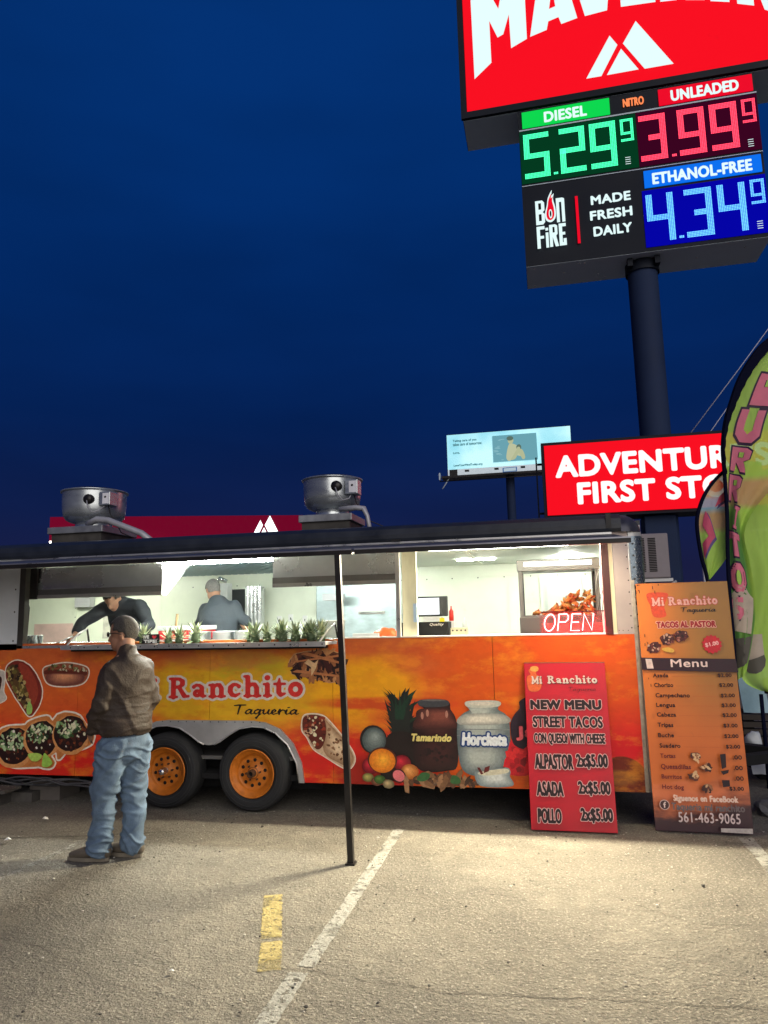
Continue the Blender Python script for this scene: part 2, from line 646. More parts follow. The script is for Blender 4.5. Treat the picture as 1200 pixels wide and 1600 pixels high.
    def glyphs(s, t, table, x0, y0, sc, m, outline=None, ow=0.05, bold=0.0, gap=0.0, skew=0.0, width=None, off=None, omat=None):
        caps = glyph_caps(t, table, gap)
        W_ = max(max(c[0], c[3]) for c in caps)
        kx = (width / W_) if width else sc
        h = 0.035
        F, fx, fy = capfield(caps, 0.12 + ow + bold, h)
        def T(p, d=(0, 0)): return (x0 + p[0] * kx + d[0], y0 + p[1] * sc + skew * p[0] * kx + d[1])
        if outline:
            s.cells([[T(q) for q in p] for p in iso_cells(F, fx, fy, h, bold + ow)], outline)
        if off:
            s.cells([[T(q, off) for q in p] for p in iso_cells(F, fx, fy, h, bold)], omat)
        s.cells([[T(q) for q in p] for p in iso_cells(F, fx, fy, h, bold)], m)
        return s

    def build(s, name, parent, label=None):
        return s.mb.build(name, parent, label=label, normals=False)


# ================================================================= THE SETTING
D = 6.08          # trailer face
m_ground = bpy.data.materials.new('worn_concrete_lot')
m_ground.use_nodes = True
g = NG(m_ground)
t = m_ground.node_tree
bs = t.nodes['Principled BSDF']
pos = t.nodes.new('ShaderNodeNewGeometry').outputs['Position']
sp = t.nodes.new('ShaderNodeSeparateXYZ')
t.links.new(pos, sp.inputs[0])
n_big = g.noise(pos, 0.7, 5, 0.6)
n_mid = g.noise(pos, 7.0, 5, 0.65)
n_fine = g.noise(pos, 60.0, 4, 0.7)
vor = t.nodes.new('ShaderNodeTexVoronoi')
vor.inputs['Scale'].default_value = 70
t.links.new(pos, vor.inputs['Vector'])
vor2 = t.nodes.new('ShaderNodeTexVoronoi')
vor2.inputs['Scale'].default_value = 26
t.links.new(pos, vor2.inputs['Vector'])
c = g.mix(g.step(n_big, 0.32, 0.68), (0.135, 0.124, 0.106), (0.255, 0.236, 0.195))
c = g.mix(g.step(n_mid, 0.35, 0.7), g.mix(0.5, c, (0.13, 0.12, 0.105)), c)
c = g.mix(g.m('MULTIPLY', g.step(n_fine, 0.5, 0.72), 0.75), c, (0.40, 0.375, 0.32))
c = g.mix(g.m('MULTIPLY', g.step(g.noise(pos, 42.0, 4, 0.7), 0.57, 0.7), 0.75), c, (0.055, 0.05, 0.045))
bright = t.nodes.new('ShaderNodeSeparateColor')
t.links.new(vor.outputs['Color'], bright.inputs[0])
peb = g.m('MULTIPLY', g.step(bright.outputs[0], 0.86, 0.9), g.step(vor.outputs['Distance'], 0.5, 0.25))
c = g.mix(g.m('MULTIPLY', peb, 0.45), c, (0.5, 0.47, 0.4))
bright2 = t.nodes.new('ShaderNodeSeparateColor')
t.links.new(vor2.outputs['Color'], bright2.inputs[0])
peb2 = g.m('MULTIPLY', g.step(bright2.outputs[1], 0.93, 0.95), g.step(vor2.outputs['Distance'], 0.28, 0.14))
c = g.mix(g.m('MULTIPLY', peb2, 0.75), c, (0.05, 0.045, 0.04))
stain = g.step(g.noise(pos, 0.45, 4, 0.6, (1, 1.6, 1)), 0.5, 0.72)
spot = g.step(g.noise(pos, 3.2, 3, .5), .70, .76)
c = g.mix(g.m('MULTIPLY', spot, .45), c, (.07, .064, .056))
c = g.mix(g.m('MULTIPLY', stain, 0.5), c, (0.085, 0.08, 0.073))
t.links.new(c, bs.inputs['Base Color'])
bs.inputs['Roughness'].default_value = 0.88
bs.inputs['Specular IOR Level'].default_value = 0.25
bmp = t.nodes.new('ShaderNodeBump')
bmp.inputs['Strength'].default_value = 0.9
bmp.inputs['Distance'].default_value = 0.018
hh = g.m('ADD', g.m('MULTIPLY', n_fine, 0.9), g.m('MULTIPLY', g.noise(pos, 150, 3, 0.7), 0.5))
hh = g.m('ADD', hh, g.m('MULTIPLY', vor.outputs['Distance'], -0.35))
hh = g.m('ADD', hh, g.m('MULTIPLY', n_mid, 1.4))
hh = g.m('ADD', hh, g.m('MULTIPLY', g.noise(pos, 24, 4, .7), 1.5))
t.links.new(hh, bmp.inputs['Height'])
t.links.new(bmp.outputs[0], bs.inputs['Normal'])

mb = MB()
# near part of the lot as a fine uneven grid, far part as one sheet that reaches the horizon
NX, NY = 130, 120
gx0, gx1, gy0, gy1 = -9.0, 5.0, 0.2, 12.0
vs, fs = [], []
for j in range(NY + 1):
    for i in range(NX + 1):
        x, y = gx0 + (gx1 - gx0) * i / NX, gy0 + (gy1 - gy0) * j / NY
        edge = min(i, j, NX - i, NY - j)
        z = (noise.noise((x * 0.9, y * 0.9, 3)) * 0.006 + noise.noise((x * 3.1, y * 3.1, 7)) * 0.003) * min(1, edge / 4)
        vs.append((x, y, z))
for j in range(NY):
    for i in range(NX):
        a = j * (NX + 1) + i
        fs.append((a, a + 1, a + NX + 2, a + NX + 1))
mb.add(vs, fs, m_ground, True)
B = 600
for q in ([(-B, -B), (B, -B), (B, gy0), (-B, gy0)], [(-B, gy0), (gx0, gy0), (gx0, gy1), (-B, gy1)], [(gx1, gy0), (B, gy0), (B, gy1), (gx1, gy1)], [(-B, gy1), (B, gy1), (B, B), (-B, B)]):
    mb.add([(x, y, 0) for x, y in q], [(0, 1, 2, 3)], m_ground)
mb.build('ground', kind='structure')


def ground_z(x, y):
    return noise.noise((x * 0.9, y * 0.9, 3)) * 0.006 + noise.noise((x * 3.1, y * 3.1, 7)) * 0.003


def paint_mat(name, col, cover):
    m = bpy.data.materials.new(name)
    m.use_nodes = True
    g_ = NG(m)
    t_ = m.node_tree
    p_ = t_.nodes.new('ShaderNodeNewGeometry').outputs['Position']
    a_ = g_.step(g_.noise(p_, 26, 5, 0.75), cover, cover + 0.08)
    b_ = g_.step(g_.noise(p_, 5, 3, 0.6), 0.62, 0.5)
    al = g_.m('MULTIPLY', a_, g_.m('ADD', g_.m('MULTIPLY', b_, 0.55), 0.45))
    n_ = t_.nodes['Principled BSDF']
    t_.links.new(al, n_.inputs['Alpha'])
    cc = g_.mix(g_.noise(p_, 60, 4, 0.7), col, tuple(v * 0.6 for v in col))
    t_.links.new(cc, n_.inputs['Base Color'])
    n_.inputs['Roughness'].default_value = 0.8
    b_p = t_.nodes.new('ShaderNodeBump')
    b_p.inputs['Strength'].default_value = 0.9
    b_p.inputs['Distance'].default_value = 0.015
    t_.links.new(g_.m('ADD', g_.m('MULTIPLY', g_.noise(p_, 60, 4, .7), .9), g_.m('MULTIPLY', g_.noise(p_, 24, 4, .7), 1.5)), b_p.inputs['Height'])
    t_.links.new(b_p.outputs[0], n_.inputs['Normal'])
    return m


white_paint = paint_mat('worn_white_paint', (0.35, 0.35, 0.32), 0.385)
yellow_paint = paint_mat('worn_yellow_paint', (0.43, 0.35, 0.13), 0.37)


def stripe(name, P, w, m, n=70, seed=0):
    (xa, ya), (xb, yb) = P
    d = Vector((xb - xa, yb - ya)).normalized()
    q = Vector((-d.y, d.x))
    rnd = random.Random(seed)
    vs = []
    for i in range(n + 1):
        t_ = i / n
        cx, cy = xa + (xb - xa) * t_, ya + (yb - ya) * t_
        for s_ in (-1, 1):
            o_ = w / 2 * s_ + rnd.uniform(-.004, .004)
            px_, py_ = cx + q.x * o_, cy + q.y * o_
            vs.append((px_, py_, ground_z(px_, py_) + 0.0035))
    b_ = MB()
    b_.add(vs, [(2 * i, 2 * i + 1, 2 * i + 3, 2 * i + 2) for i in range(n)], m)
    return b_.build(name, kind='structure')


stripe('parking_line', [(-1.21, 5.75), (-1.21, 3.50)], 0.085, white_paint, seed=1)
stripe('parking_line', [(-1.225, 3.44), (-1.20, 1.2)], 0.095, white_paint, seed=2)
stripe('parking_line', [(1.33, 5.9), (1.30, 1.5)], 0.10, white_paint, seed=3)
stripe('parking_line', [(-3.56, 5.2), (-3.72, 1.8)], 0.06, paint_mat('faded_white_paint', (0.30, 0.29, 0.26), 0.46), seed=4)
stripe('yellow_marking', [(-1.70, 4.32), (-1.49, 3.76)], 0.11, yellow_paint, seed=5)
stripe('yellow_marking', [(-1.475, 3.73), (-1.37, 3.43)], 0.11, yellow_paint, seed=6)

# cracks / joints in the slab, thin dark sheets
m_crack = mat('dark_crack_dirt', (0.035, 0.032, 0.028), 0.95, var=0.3, scale=30)
def crack(P, w, seed):
    rnd = random.Random(seed)
    pts = []
    for (xa, ya), (xb, yb) in zip(P, P[1:]):
        for k in range(12):
            t_ = k / 12
            pts.append((xa + (xb - xa) * t_ + rnd.uniform(-.012, .012), ya + (yb - ya) * t_ + rnd.uniform(-.012, .012)))
    b_ = MB()
    vs = []
    for i, (x, y) in enumerate(pts):
        ww = w * rnd.uniform(0.3, 1.1) * (0.2 if i in (0, len(pts) - 1) else 1)
        zz = ground_z(x, y) + .003
        vs += [(x, y - ww, zz), (x, y + ww, zz)]
    b_.add(vs, [(2 * i, 2 * i + 2, 2 * i + 3, 2 * i + 1) for i in range(len(pts) - 1)], m_crack)
    b_.build('ground_crack', kind='structure')
crack([(-4.6, 5.0), (-3.6, 5.25), (-2.9, 5.45)], 0.006, 1)
crack([(-1.4, 3.47), (-1.0, 3.45), (-0.5, 3.38), (0.1, 3.45), (0.9, 3.5)], 0.003, 2)
crack([(-4.4, 4.3), (-3.9, 4.5), (-3.5, 4.85)], 0.004, 3)

crack([(-3.3, 3.6), (-2.6, 3.45), (-2.1, 3.2), (-1.5, 3.1)], 0.0022, 4)
crack([(.3, 4.6), (.7, 4.3), (1.2, 4.35), (1.9, 4.1)], 0.0022, 5)
crack([(-.9, 2.7), (-.4, 2.75), (.2, 2.6)], 0.002, 6)
# pebbles and litter
def pebbles():
    b_ = MB()
    rnd = random.Random(5)
    m1, m2 = mat('pebble_dark', (0.07, 0.065, 0.06), 0.9), mat('pebble_pale', (0.42, 0.40, 0.36), 0.85)
    for _ in range(520):
        x, y = rnd.uniform(-4.5, 2.6), rnd.uniform(1.6, 6.4)
        if x > -0.6 and rnd.random() < .25: y = rnd.uniform(5.3, 6.0)
        r = rnd.uniform(0.003, 0.009) * (1.5 if rnd.random() < .06 else 1)
        bm_ = bmesh.new()
        bmesh.ops.create_icosphere(bm_, subdivisions=1, radius=r)
        for v in bm_.verts: v.co *= rnd.uniform(.7, 1.2)
        b_.bm(bm_, m1 if rnd.random() < .45 else m2, mtx=Matrix.Translation((x, y, 0.006 + r * .3)) @ Matrix.Diagonal((1, 1, .6, 1)))
    b_.build('gravel', kind='stuff')
pebbles()
m_paper = mat('paper_white', (0.75, 0.74, 0.7), 0.8)
def litter(x, y, s, seed, label):
    rnd = random.Random(seed)
    b_ = MB()
    P = [(x + s * math.cos(a) * rnd.uniform(.6, 1.1), y + s * .6 * math.sin(a) * rnd.uniform(.6, 1.1), 0.014 + rnd.uniform(0, s * .5)) for a in np.linspace(0, 2 * PI, 7)[:-1]]
    P.append((x, y, 0.014 + s * .7))
    b_.add(P, [(i, (i + 1) % 6, 6) for i in range(6)], m_paper)
    setp(b_.build('paper_scrap'), label, 'litter')
litter(*[(-4.111, 4.967)][0], 0.05, 1, 'crumpled white paper scrap at the far left edge of the lot')
litter(*[(-4.244, 5.555)][0], 0.035, 2, 'white paper scrap lying beside the dark wooden blocks')
litter(*[(-1.817, 3.324)][0], 0.02, 3, 'small white litter bit alone on the empty lower left ground')
litter(*[(-1.312, 5.457)][0], 0.018, 4, 'small white litter bit right of the foot of the black post')

# low dark skyline far off
m_far = mat('far_dark', (0.018, 0.018, 0.03), 0.95)
b_ = MB()
rnd = random.Random(11)
for k in range(40):
    x = -240 + k * 14
    b_.box(x, x + rnd.uniform(8, 15), 210, 222, -0.5, rnd.uniform(3, 8), m_far)
b_.build('distant_skyline', kind='structure')

# ================================================================= TRAILER
alu = mat('aluminium_skin', (0.50, 0.50, 0.51), 0.42, 0.35, var=0.12, scale=3, bump=0.06, bscale=5)
alu_bright = mat('polished_aluminium', (0.62, 0.62, 0.62), 0.33, 0.75, var=0.12, scale=8, bump=0.05, bscale=12)
alu_dull = mat('fender_aluminium', (0.42, 0.42, 0.43), 0.45, 0.55, var=0.15, scale=5, bump=0.06, bscale=9)
black_vinyl = mat('black_roof_trim', (0.020, 0.024, 0.034), 0.38, 0.0, var=0.3, scale=4, bump=0.08, bscale=14)
black_metal = mat('black_painted_metal', (0.018, 0.016, 0.016), 0.4, 0.2, var=0.2)
flap_top = mat('grey_blue_flap_skin', (0.12, 0.13, 0.16), 0.4, 0.4, var=0.25, scale=3)
cream = mat('cream_wall_panel', (0.78, 0.82, 0.68), 0.35, var=0.06, scale=3, bump=0.03, bscale=8)
ceil_m = mat('cream_ceiling_panel', (0.70, 0.75, 0.66), 0.5, var=0.06, scale=2)
steel = mat('stainless_steel', (0.55, 0.57, 0.58), 0.30, 0.9, var=0.16, scale=3, bump=0.04, bscale=9)
steel_dark = mat('dark_stainless_band', (0.20, 0.195, 0.19), 0.4, 0.7, var=0.2, scale=3)
steel_brushed = mat('brushed_steel_wall', (0.46, 0.55, 0.56), 0.38, 0.45, var=0.22, scale=5, stretch=(1, 1, 2.2), bump=0.06, bscale=7)
screw_m = mat('dark_screw', (0.05, 0.05, 0.05), 0.5, 0.5, var=0)
dark = mat('underbody_black', (0.008, 0.008, 0.009), 0.9, var=0.1)
rubber = mat('tyre_rubber', (0.018, 0.019, 0.021), 0.75, var=0.25, scale=12, bump=0.1, bscale=50)
orange_p = mat('orange_wheel_paint', (0.50, 0.145, 0.012), 0.45, 0.1, var=0.25, scale=14, bump=0.04, bscale=30)
rust = mat('rusty_hub', (0.10, 0.045, 0.02), 0.8, 0.2, var=0.4, scale=20, bump=0.2, bscale=60)
chrome = mat('chrome_cap', (0.75, 0.75, 0.76), 0.2, 0.95, var=0.05)
rubber_red = mat('dark_red_window_post', (0.06, 0.016, 0.018), 0.4, 0.1, var=0.2)
cream_edge = mat('cream_edge_strip', (0.75, 0.62, 0.42), 0.5)

# printed wrap: sunset clouds in yellow, orange and red
wrap = bpy.data.materials.new('sunset_wrap_print')
wrap.use_nodes = True
g = NG(wrap)
t = wrap.node_tree
pos = t.nodes.new('ShaderNodeNewGeometry').outputs['Position']
sp = t.nodes.new('ShaderNodeSeparateXYZ')
t.links.new(pos, sp.inputs[0])
X, Z = sp.outputs['X'], sp.outputs['Z']
nA = g.noise(pos, 1.7, 5, 0.6, (1, 1, 1.9))
nB = g.noise(pos, 3.6, 5, 0.6, (1, 1, 2.4))
nC = g.noise(pos, 9.0, 4, 0.6, (1, 1, 1.6))
Zw = g.m('ADD', Z, g.m('MULTIPLY', g.m('SUBTRACT', nA, 0.5), 0.5))
c = g.mix(g.step(Zw, 0.36, 1.0), srgb(205, 18, 30), srgb(214, 96, 40))
c = g.mix(g.m('MULTIPLY', g.step(Zw, 0.95, 1.55), 0.8), c, srgb(196, 100, 52))
yel = g.blob(X, Z, -2.75, 1.02, 1.05, 0.36, 1.5, nB)
c = g.mix(g.m('MULTIPLY', yel, 0.95), c, srgb(218, 172, 34))
yel2 = g.blob(X, Z, -1.55, 1.02, 0.5, 0.30, 1.4, nB)
c = g.mix(g.m('MULTIPLY', yel2, 0.9), c, srgb(236, 168, 26))
grn = g.blob(X, Z, -2.62, 1.24, 0.34, 0.13, 1.6, nC)
c = g.mix(g.m('MULTIPLY', grn, 0.75), c, srgb(172, 160, 36))
pnk = g.m('MULTIPLY', g.blob(X, Z, -2.9, 1.32, 0.55, 0.11, 2.6, nC), 0.6)
c = g.mix(pnk, c, srgb(186, 96, 60))
rt_ = g.step(g.m('ADD', X, g.m('MULTIPLY', g.m('SUBTRACT', nB, 0.5), 0.9)), -1.25, -0.7)
org = g.mix(g.step(g.m('ADD', Z, g.m('MULTIPLY', g.m('SUBTRACT', nB, 0.5), 0.5)), 0.5, 1.2), srgb(226, 92, 22), srgb(206, 84, 26))
c = g.mix(rt_, c, org)
strk = g.blob(X, Z, -1.42, 0.92, 0.62, 0.055, 1.4, nC)
c = g.mix(g.m('MULTIPLY', strk, 0.85), c, srgb(196, 44, 34))
strk2 = g.blob(X, Z, -1.30, 0.82, 0.25, 0.07, 1.6, nC)
c = g.mix(g.m('MULTIPLY', strk2, 0.6), c, srgb(205, 56, 36))
redR = g.step(g.m('SUBTRACT', X, g.m('MULTIPLY', g.m('SUBTRACT', Z, 0.7), 0.15)), 0.15, 0.5)
c = g.mix(g.m('MULTIPLY', redR, g.step(Z, 1.15, 0.55)), c, srgb(208, 14, 34))
c = g.mix(g.m('MULTIPLY', g.step(Z, 0.6, 0.3), g.step(X, -1.0, -1.5)), c, srgb(214, 40, 30))
ball = g.blob(X, Z, 0.52, 0.31, 0.22, 0.23)
c = g.mix(g.m('MULTIPLY', g.step(ball, 0.5, 0.62), 0.9), c, srgb(78, 34, 20))
ball2 = g.blob(X, Z, 0.50, 0.36, 0.13, 0.06)
c = g.mix(g.m('MULTIPLY', ball2, 0.5), c, srgb(160, 110, 50))
cl1 = g.noise(pos, 2.6, 6, .68, (1, 1, 2.2))
cl2 = g.noise(pos, 5.5, 6, .7, (1, 1, 1.8))
c = g.mix(g.m('MULTIPLY', g.step(cl1, .50, .66), .45), c, srgb(236, 150, 36))
c = g.mix(g.m('MULTIPLY', g.step(cl2, .54, .70), .28), c, srgb(180, 40, 24))
dkb = g.blob(X, Z, -1.55, .33, .28, .16, 1.0, nC)
c = g.mix(g.m('MULTIPLY', dkb, .6), c, srgb(96, 30, 22))
scr = g.step(g.noise(pos, 16, 5, 0.75, (1, 1, 3)), 0.70, 0.76)
c = g.mix(g.m('MULTIPLY', scr, 0.5), c, srgb(90, 50, 40))
c = g.mix(g.m('MULTIPLY', g.step(nC, 0.62, 0.4), 0.13), c, (0.25, 0.03, 0.01))
b = t.nodes['Principled BSDF']
t.links.new(c, b.inputs['Base Color'])
b.inputs['Roughness'].default_value = 0.42
b.inputs['Specular IOR Level'].default_value = 0.3
bp = t.nodes.new('ShaderNodeBump')
bp.inputs['Strength'].default_value = 0.12
bp.inputs['Distance'].default_value = 0.02
t.links.new(g.noise(pos, 3.0, 2), bp.inputs['Height'])
t.links.new(bp.outputs[0], b.inputs['Normal'])

TR = thing('food_trailer', 'long taqueria food trailer with orange sunset wrap and raised window flaps', 'food trailer', (0, 0, 0))
XL, XR, YB = -7.5, 0.80, 8.6
ZS, ZB = 1.47, 0.255

fender_out = [(-2.10, .255), (-2.125, .42), (-2.20, .58), (-2.32, .70), (-2.46, .755), (-2.58, .768)]
fo = fender_out + [(-5.98 - x, z) for x, z in reversed(fender_out)]
seams = [XL, -5.75, -4.352, -3.002, -1.842, -0.45, 0.69]
for a, bb in zip(seams, seams[1:]):
    p_ = MB()
    top = [(bb - .002, ZS), (a + .002, ZS)]
    if a == -4.352:
        L_ = [(x, z) for x, z in fo if x < bb]
        L_.sort(key=lambda q: (q[0]))
        arc = [q for q in reversed(fo) if q[0] < bb]          # left to right, rising then flat
        poly = [(a + .002, ZB)] + arc + [(bb - .002, .768)] + top
    elif a == -3.002:
        arc = [q for q in reversed(fo) if q[0] > a]
        poly = [(a + .002, .768)] + arc + [(bb - .002, ZB)] + top
    else:
        poly = [(a + .002, ZB), (bb - .002, ZB)] + top
    p_.prism(poly, 'y', D, D + .03, wrap)
    p_.build('wrap_panel', TR)
# dark seam backing, inner sill
part('wall_backing', TR, lambda m: (m.box(XL, -3.95, D + .032, D + .05, ZB, ZS - .004, dark), m.box(-2.05, .69, D + .032, D + .05, ZB, ZS - .004, dark), m.box(-3.95, -2.05, D + .032, D + .05, .80, ZS - .004, dark)))
part('wheel_well', TR, lambda m: m.box(-3.95, -2.05, D + .34, D + .36, .12, .86, dark).box(-3.95, -2.05, D + .05, D + .36, .80, .82, dark))
# fender plate with the dip between the two wheels
half = [(-2.145, .255), (-2.17, .42), (-2.25, .57), (-2.36, .665), (-2.47, .712), (-2.58, .72), (-2.70, .70), (-2.80, .645), (-2.885, .585), (-2.94, .56), (-2.99, .555)]
inner = half + [(-5.98 - x, z) for x, z in reversed(half[:-1])]
fp = fo + list(reversed(inner))
part('wheel_fender', TR, lambda m: m.prism(fo[::-1] + inner, 'y', D - .022, D + .001, alu_dull))
def rivs(m):
    for k in range(13):
        m.disc((-3.45 + k * .077 * 1.02, D - .0235, .757), .0055, screw_m, n=8)
part('fender_rivets', TR, rivs, kind='stuff')
# inner trim line on the fender rim
part('fender_lip', TR, lambda m: m.tube([(x, D - .024, z) for x, z in inner[:10]], .007, alu_bright, 6).tube([(x, D - .024, z) for x, z in inner[11:]], .007, alu_bright, 6))

# underbody frame
part('chassis', TR, lambda m: m.box(XL, XR - .02, D + .25, D + .33, .20, .252, dark).box(XL, XR - .02, YB - .3, YB - .2, .20, .252, dark).box(XL, XR, D + .05, YB, .254, .30, dark))

# upper aluminium wall left of the windows, right strip, lintel
def uw(m):
    m.box(XL, -5.045, D, D + .03, ZS + .001 - .06, 2.30, mat('light_grey_skin', (.66, .70, .74), .5, .1, var=.08, scale=3))
part('upper_wall', TR, uw)
part('right_wall_strip', TR, lambda m: m.box(.56, .683, D - .002, D + .03, ZS + .001, 2.30, mat('pinkish_primer_skin', (0.42, 0.35, 0.34), 0.5, 0.3, var=0.12, scale=4, bump=0.05, bscale=6)))
part('corner_panel', TR, lambda m: m.box(.687, .70, D + .002, D + .03, ZS - .5, 2.30, alu))
part('window_lintel', TR, lambda m: m.box(-5.045, .56, D - .003, D + .03, 2.215, 2.298, alu_bright))
part('header_trim_strip', TR, lambda m: m.box(-4.6, .56, D - .03, D - .004, 2.282, 2.297, alu_bright))
m_rivet = MB()
for z in [1.52 + .095 * k for k in range(8)]:
    m_rivet.disc((.668, D - .0035, z), .006, screw_m, n=8)
    m_rivet.disc((.72, D - .012, z + .01), .008, screw_m, n=8)
for x in (.57, .60, .64):
    m_rivet.disc((x, D - .0035, 1.50), .004, screw_m, n=6)
for z in (1.50, 1.78, 2.0):
    m_rivet.disc((-5.09, D - .002, z), .009, screw_m, n=8)
m_rivet.build('rivet_row', TR, kind='stuff')
# right corner: quarter cylinder, and rolled black roof edge that turns down with it
RC = .115
def quarter(m, cx, cy, r, z0, z1, mt, n=8):
    vs, fs = [], []
    for k in range(n + 1):
        a = -PI / 2 + (PI / 2) * k / n
        for z in (z0, z1):
            vs.append((cx + r * math.cos(a), cy + r * math.sin(a), z))
    for k in range(n):
        fs.append((2 * k, 2 * k + 2, 2 * k + 3, 2 * k + 1))
    m.add(vs, fs, mt, True)
part('corner_cap', TR, lambda m: quarter(m, .69, D + RC, RC, ZB, 2.30, alu))
dp = mat('diamond_plate', (0.16, 0.20, 0.24), 0.3, 0.8, var=0.3, scale=20)
def plate(m):
    quarter(m, .693, D + RC, RC + .003, 1.70, 2.26, dp)
    rnd = random.Random(3)
    for i in range(20):
        for j in range(5):
            a = -PI / 2 + .35 + j * .25 + (.12 if i % 2 else 0)
            z = 1.72 + i * .027
            cx, cy = .693 + (RC + .005) * math.cos(a), D + RC + (RC + .005) * math.sin(a)
            tx, ty = -math.sin(a), math.cos(a)
            s_ = 1 if (i + j) % 2 else -1
            w = .009
            m.add([(cx - tx * w, cy - ty * w, z - w * s_), (cx, cy, z + .003), (cx + tx * w, cy + ty * w, z + w * s_), (cx, cy, z - .003)], [(0, 1, 2, 3)], alu_bright)
part('diamond_plate_corner', TR, plate)
part('corner_bottom_strip', TR, lambda m: m.box(.684, .712, D - .006, D + .001, .26, 1.9, mat('worn_edge_strip', (0.38, 0.34, 0.30), 0.6, 0.3, var=0.35, scale=14)))
# front and rear end walls, back wall outer
part('front_end_wall', TR, lambda m: m.box(XR - .03, XR, D + RC, YB, ZB, 2.36, alu))
part('rear_end_wall', TR, lambda m: m.box(XL, XL + .03, D + .03, YB, ZB, 2.36, alu))
part('far_side_wall', TR, lambda m: m.box(XL, XR, YB + .002, YB + .03, ZB, 2.36, alu))
# roof
def roof(m):
    m.box(XL, XR - .1, D + .14, YB + .03, 2.395, 2.445, black_vinyl)
    prof = [(D - .035, 2.300), (D - .045, 2.325), (D - .045, 2.36), (D - .03, 2.41), (D + .01, 2.44), (D + .07, 2.455), (D + .14, 2.446), (D + .14, 2.30)]
    m.prism(prof, 'x', XL, .637, black_vinyl)
part('roof', TR, roof)
def rolled(m):
    cx, cy, cz, rh, rv = .635, D + .125, 2.295, .17, .158
    n1, n2 = 12, 8
    vs, fs = [], []
    for j in range(n2 + 1):
        a = (PI / 2) * j / n2
        for k in range(n1 + 1):
            ph = -PI / 2 + (PI / 2) * k / n1
            vs.append((cx + rh * math.cos(a) * math.cos(ph), cy + rh * math.cos(a) * math.sin(ph), cz + rv * math.sin(a)))
    L = n1 + 1
    for j in range(n2):
        for k in range(n1):
            a = j * L + k
            fs.append((a, a + 1, a + L + 1, a + L))
    m.add(vs, fs, mat('scuffed_corner_cap', (0.055, 0.055, 0.08), 0.42, 0.3, var=0.4, scale=10, bump=.1, bscale=20), True)
    m.box(.56, .805, D + .125, YB, 2.30, 2.40, black_vinyl)
    m.prism([(cy - .02 - .0, 2.40)] + [(cy + .1, 2.40), (cy + .1, 2.453), (cy, 2.453)], 'x', .635, .70, black_vinyl)
part('roof_corner_cap', TR, rolled)
part('roof_edge_bracket', TR, lambda m: m.box(.52, .56, D - .05, D - .03, 2.33, 2.45, black_metal))
part('roof_edge_bracket', TR, lambda m: m.box(-1.28, -1.20, D - .06, D - .03, 2.30, 2.315, black_metal))

# interior shell
ZF, ZC = .45, 2.245
part('interior_floor', TR, lambda m: m.box(XL + .03, XR - .03, D + .06, YB, ZF - .03, ZF, steel_dark))
def backw(m):
    xs = [XL + .03, -6.20, -4.95, -3.72, -2.80]
    for a, bb in zip(xs, xs[1:]):
        m.box(a + .002, bb - .002, YB - .02, YB, ZF, ZC, cream)
    m.box(-1.70, XR - .03, YB - .02, YB, ZF, ZC, cream)
part('interior_back_wall', TR, backw)
part('pink_stained_panel', TR, lambda m: m.box(-6.85, -6.24, YB - .03, YB - .022, 1.2, 1.66, mat('pinkish_panel', (0.72, 0.50, 0.46), 0.5, var=.15, scale=5)))
part('interior_wall_trim', TR, lambda m: m.box(-6.24, -6.19, YB - .036, YB - .021, ZF, ZC - .1, cream))
part('interior_wall_trim', TR, lambda m: m.box(-.42, -.40, YB - .03, YB - .021, ZF, 2.09, cream))
part('interior_wall_trim', TR, lambda m: m.box(-1.66, XR - .03, YB - .035, YB - .021, 2.10, 2.13, cream))
part('interior_ceiling', TR, lambda m: m.box(XL + .03, -5.0, D + .03, YB, ZC, ZC + .02, ceil_m).box(-2.65, XR - .03, D + .03, YB, ZC, ZC + .02, ceil_m).box(-5.0, -2.65, D + .03, 6.7, ZC, ZC + .02, ceil_m))
def corr(m):
    blue = mat('bluish_corrugated_ceiling', (0.30, 0.40, 0.46), 0.4, 0.5, var=.15)
    n = 26
    for k in range(n):
        x = -5.0 + 2.35 * k / n
        m.box(x, x + .05, 6.7, YB, ZC - .01, ZC + .005, blue)
        m.box(x + .05, x + .09, 6.7, YB, ZC + .006, ZC + .02, blue)
part('corrugated_ceiling', TR, corr)
part('steel_wall_panel', TR, lambda m: m.box(-2.795, -1.705, YB - .03, YB, ZF, ZC, steel_brushed))
part('panel_handle', TR, lambda m: m.box(-2.25, -1.92, YB - .05, YB - .031, 1.69, 1.725, mat('tan_handle', (0.42, 0.40, 0.36), .5, .3)).tube([(-2.22, YB - .055, 1.708), (-1.95, YB - .055, 1.708)], .007, steel, 6))
part('partition_wall', TR, lambda m: m.box(-1.215, -1.195, D + .06, YB - .05, ZF, ZC, cream) and None)
MATS['x'] = None
bpy.data.objects.remove(bpy.data.objects['partition_wall'])
del MATS['x']
part('cream_jamb_panel', TR, lambda m: m.box(-1.215, -1.085, D + .05, D + .08, ZS + .002, 2.24, mat('pale_jamb', (0.62, 0.62, 0.48), .5, var=.18, scale=6, stretch=(1, 1, .3))))
part('window_post', TR, lambda m: m.box(-1.262, -1.226, D - .006, D + .05, ZS + .001, 2.214, alu_bright))
part('window_post', TR, lambda m: m.box(.465, .525, D - .012, D + .045, ZS + .001, 2.214, rubber_red), label='dark red window post at the right end')
part('window_edge_strip', TR, lambda m: m.box(.526, .556, D - .004, D + .04, ZS + .001, 2.214, cream_edge))
part('window_post', TR, lambda m: m.box(-5.044, -4.98, D - .004, D + .06, ZS - .045, 2.214, mat('dark_bronze_post', (.06, .055, .05), .5, .3)).box(-4.98, -4.90, D + .06, D + .08, 1.90, 2.21, black_metal), label='dark post at the left end of the window')
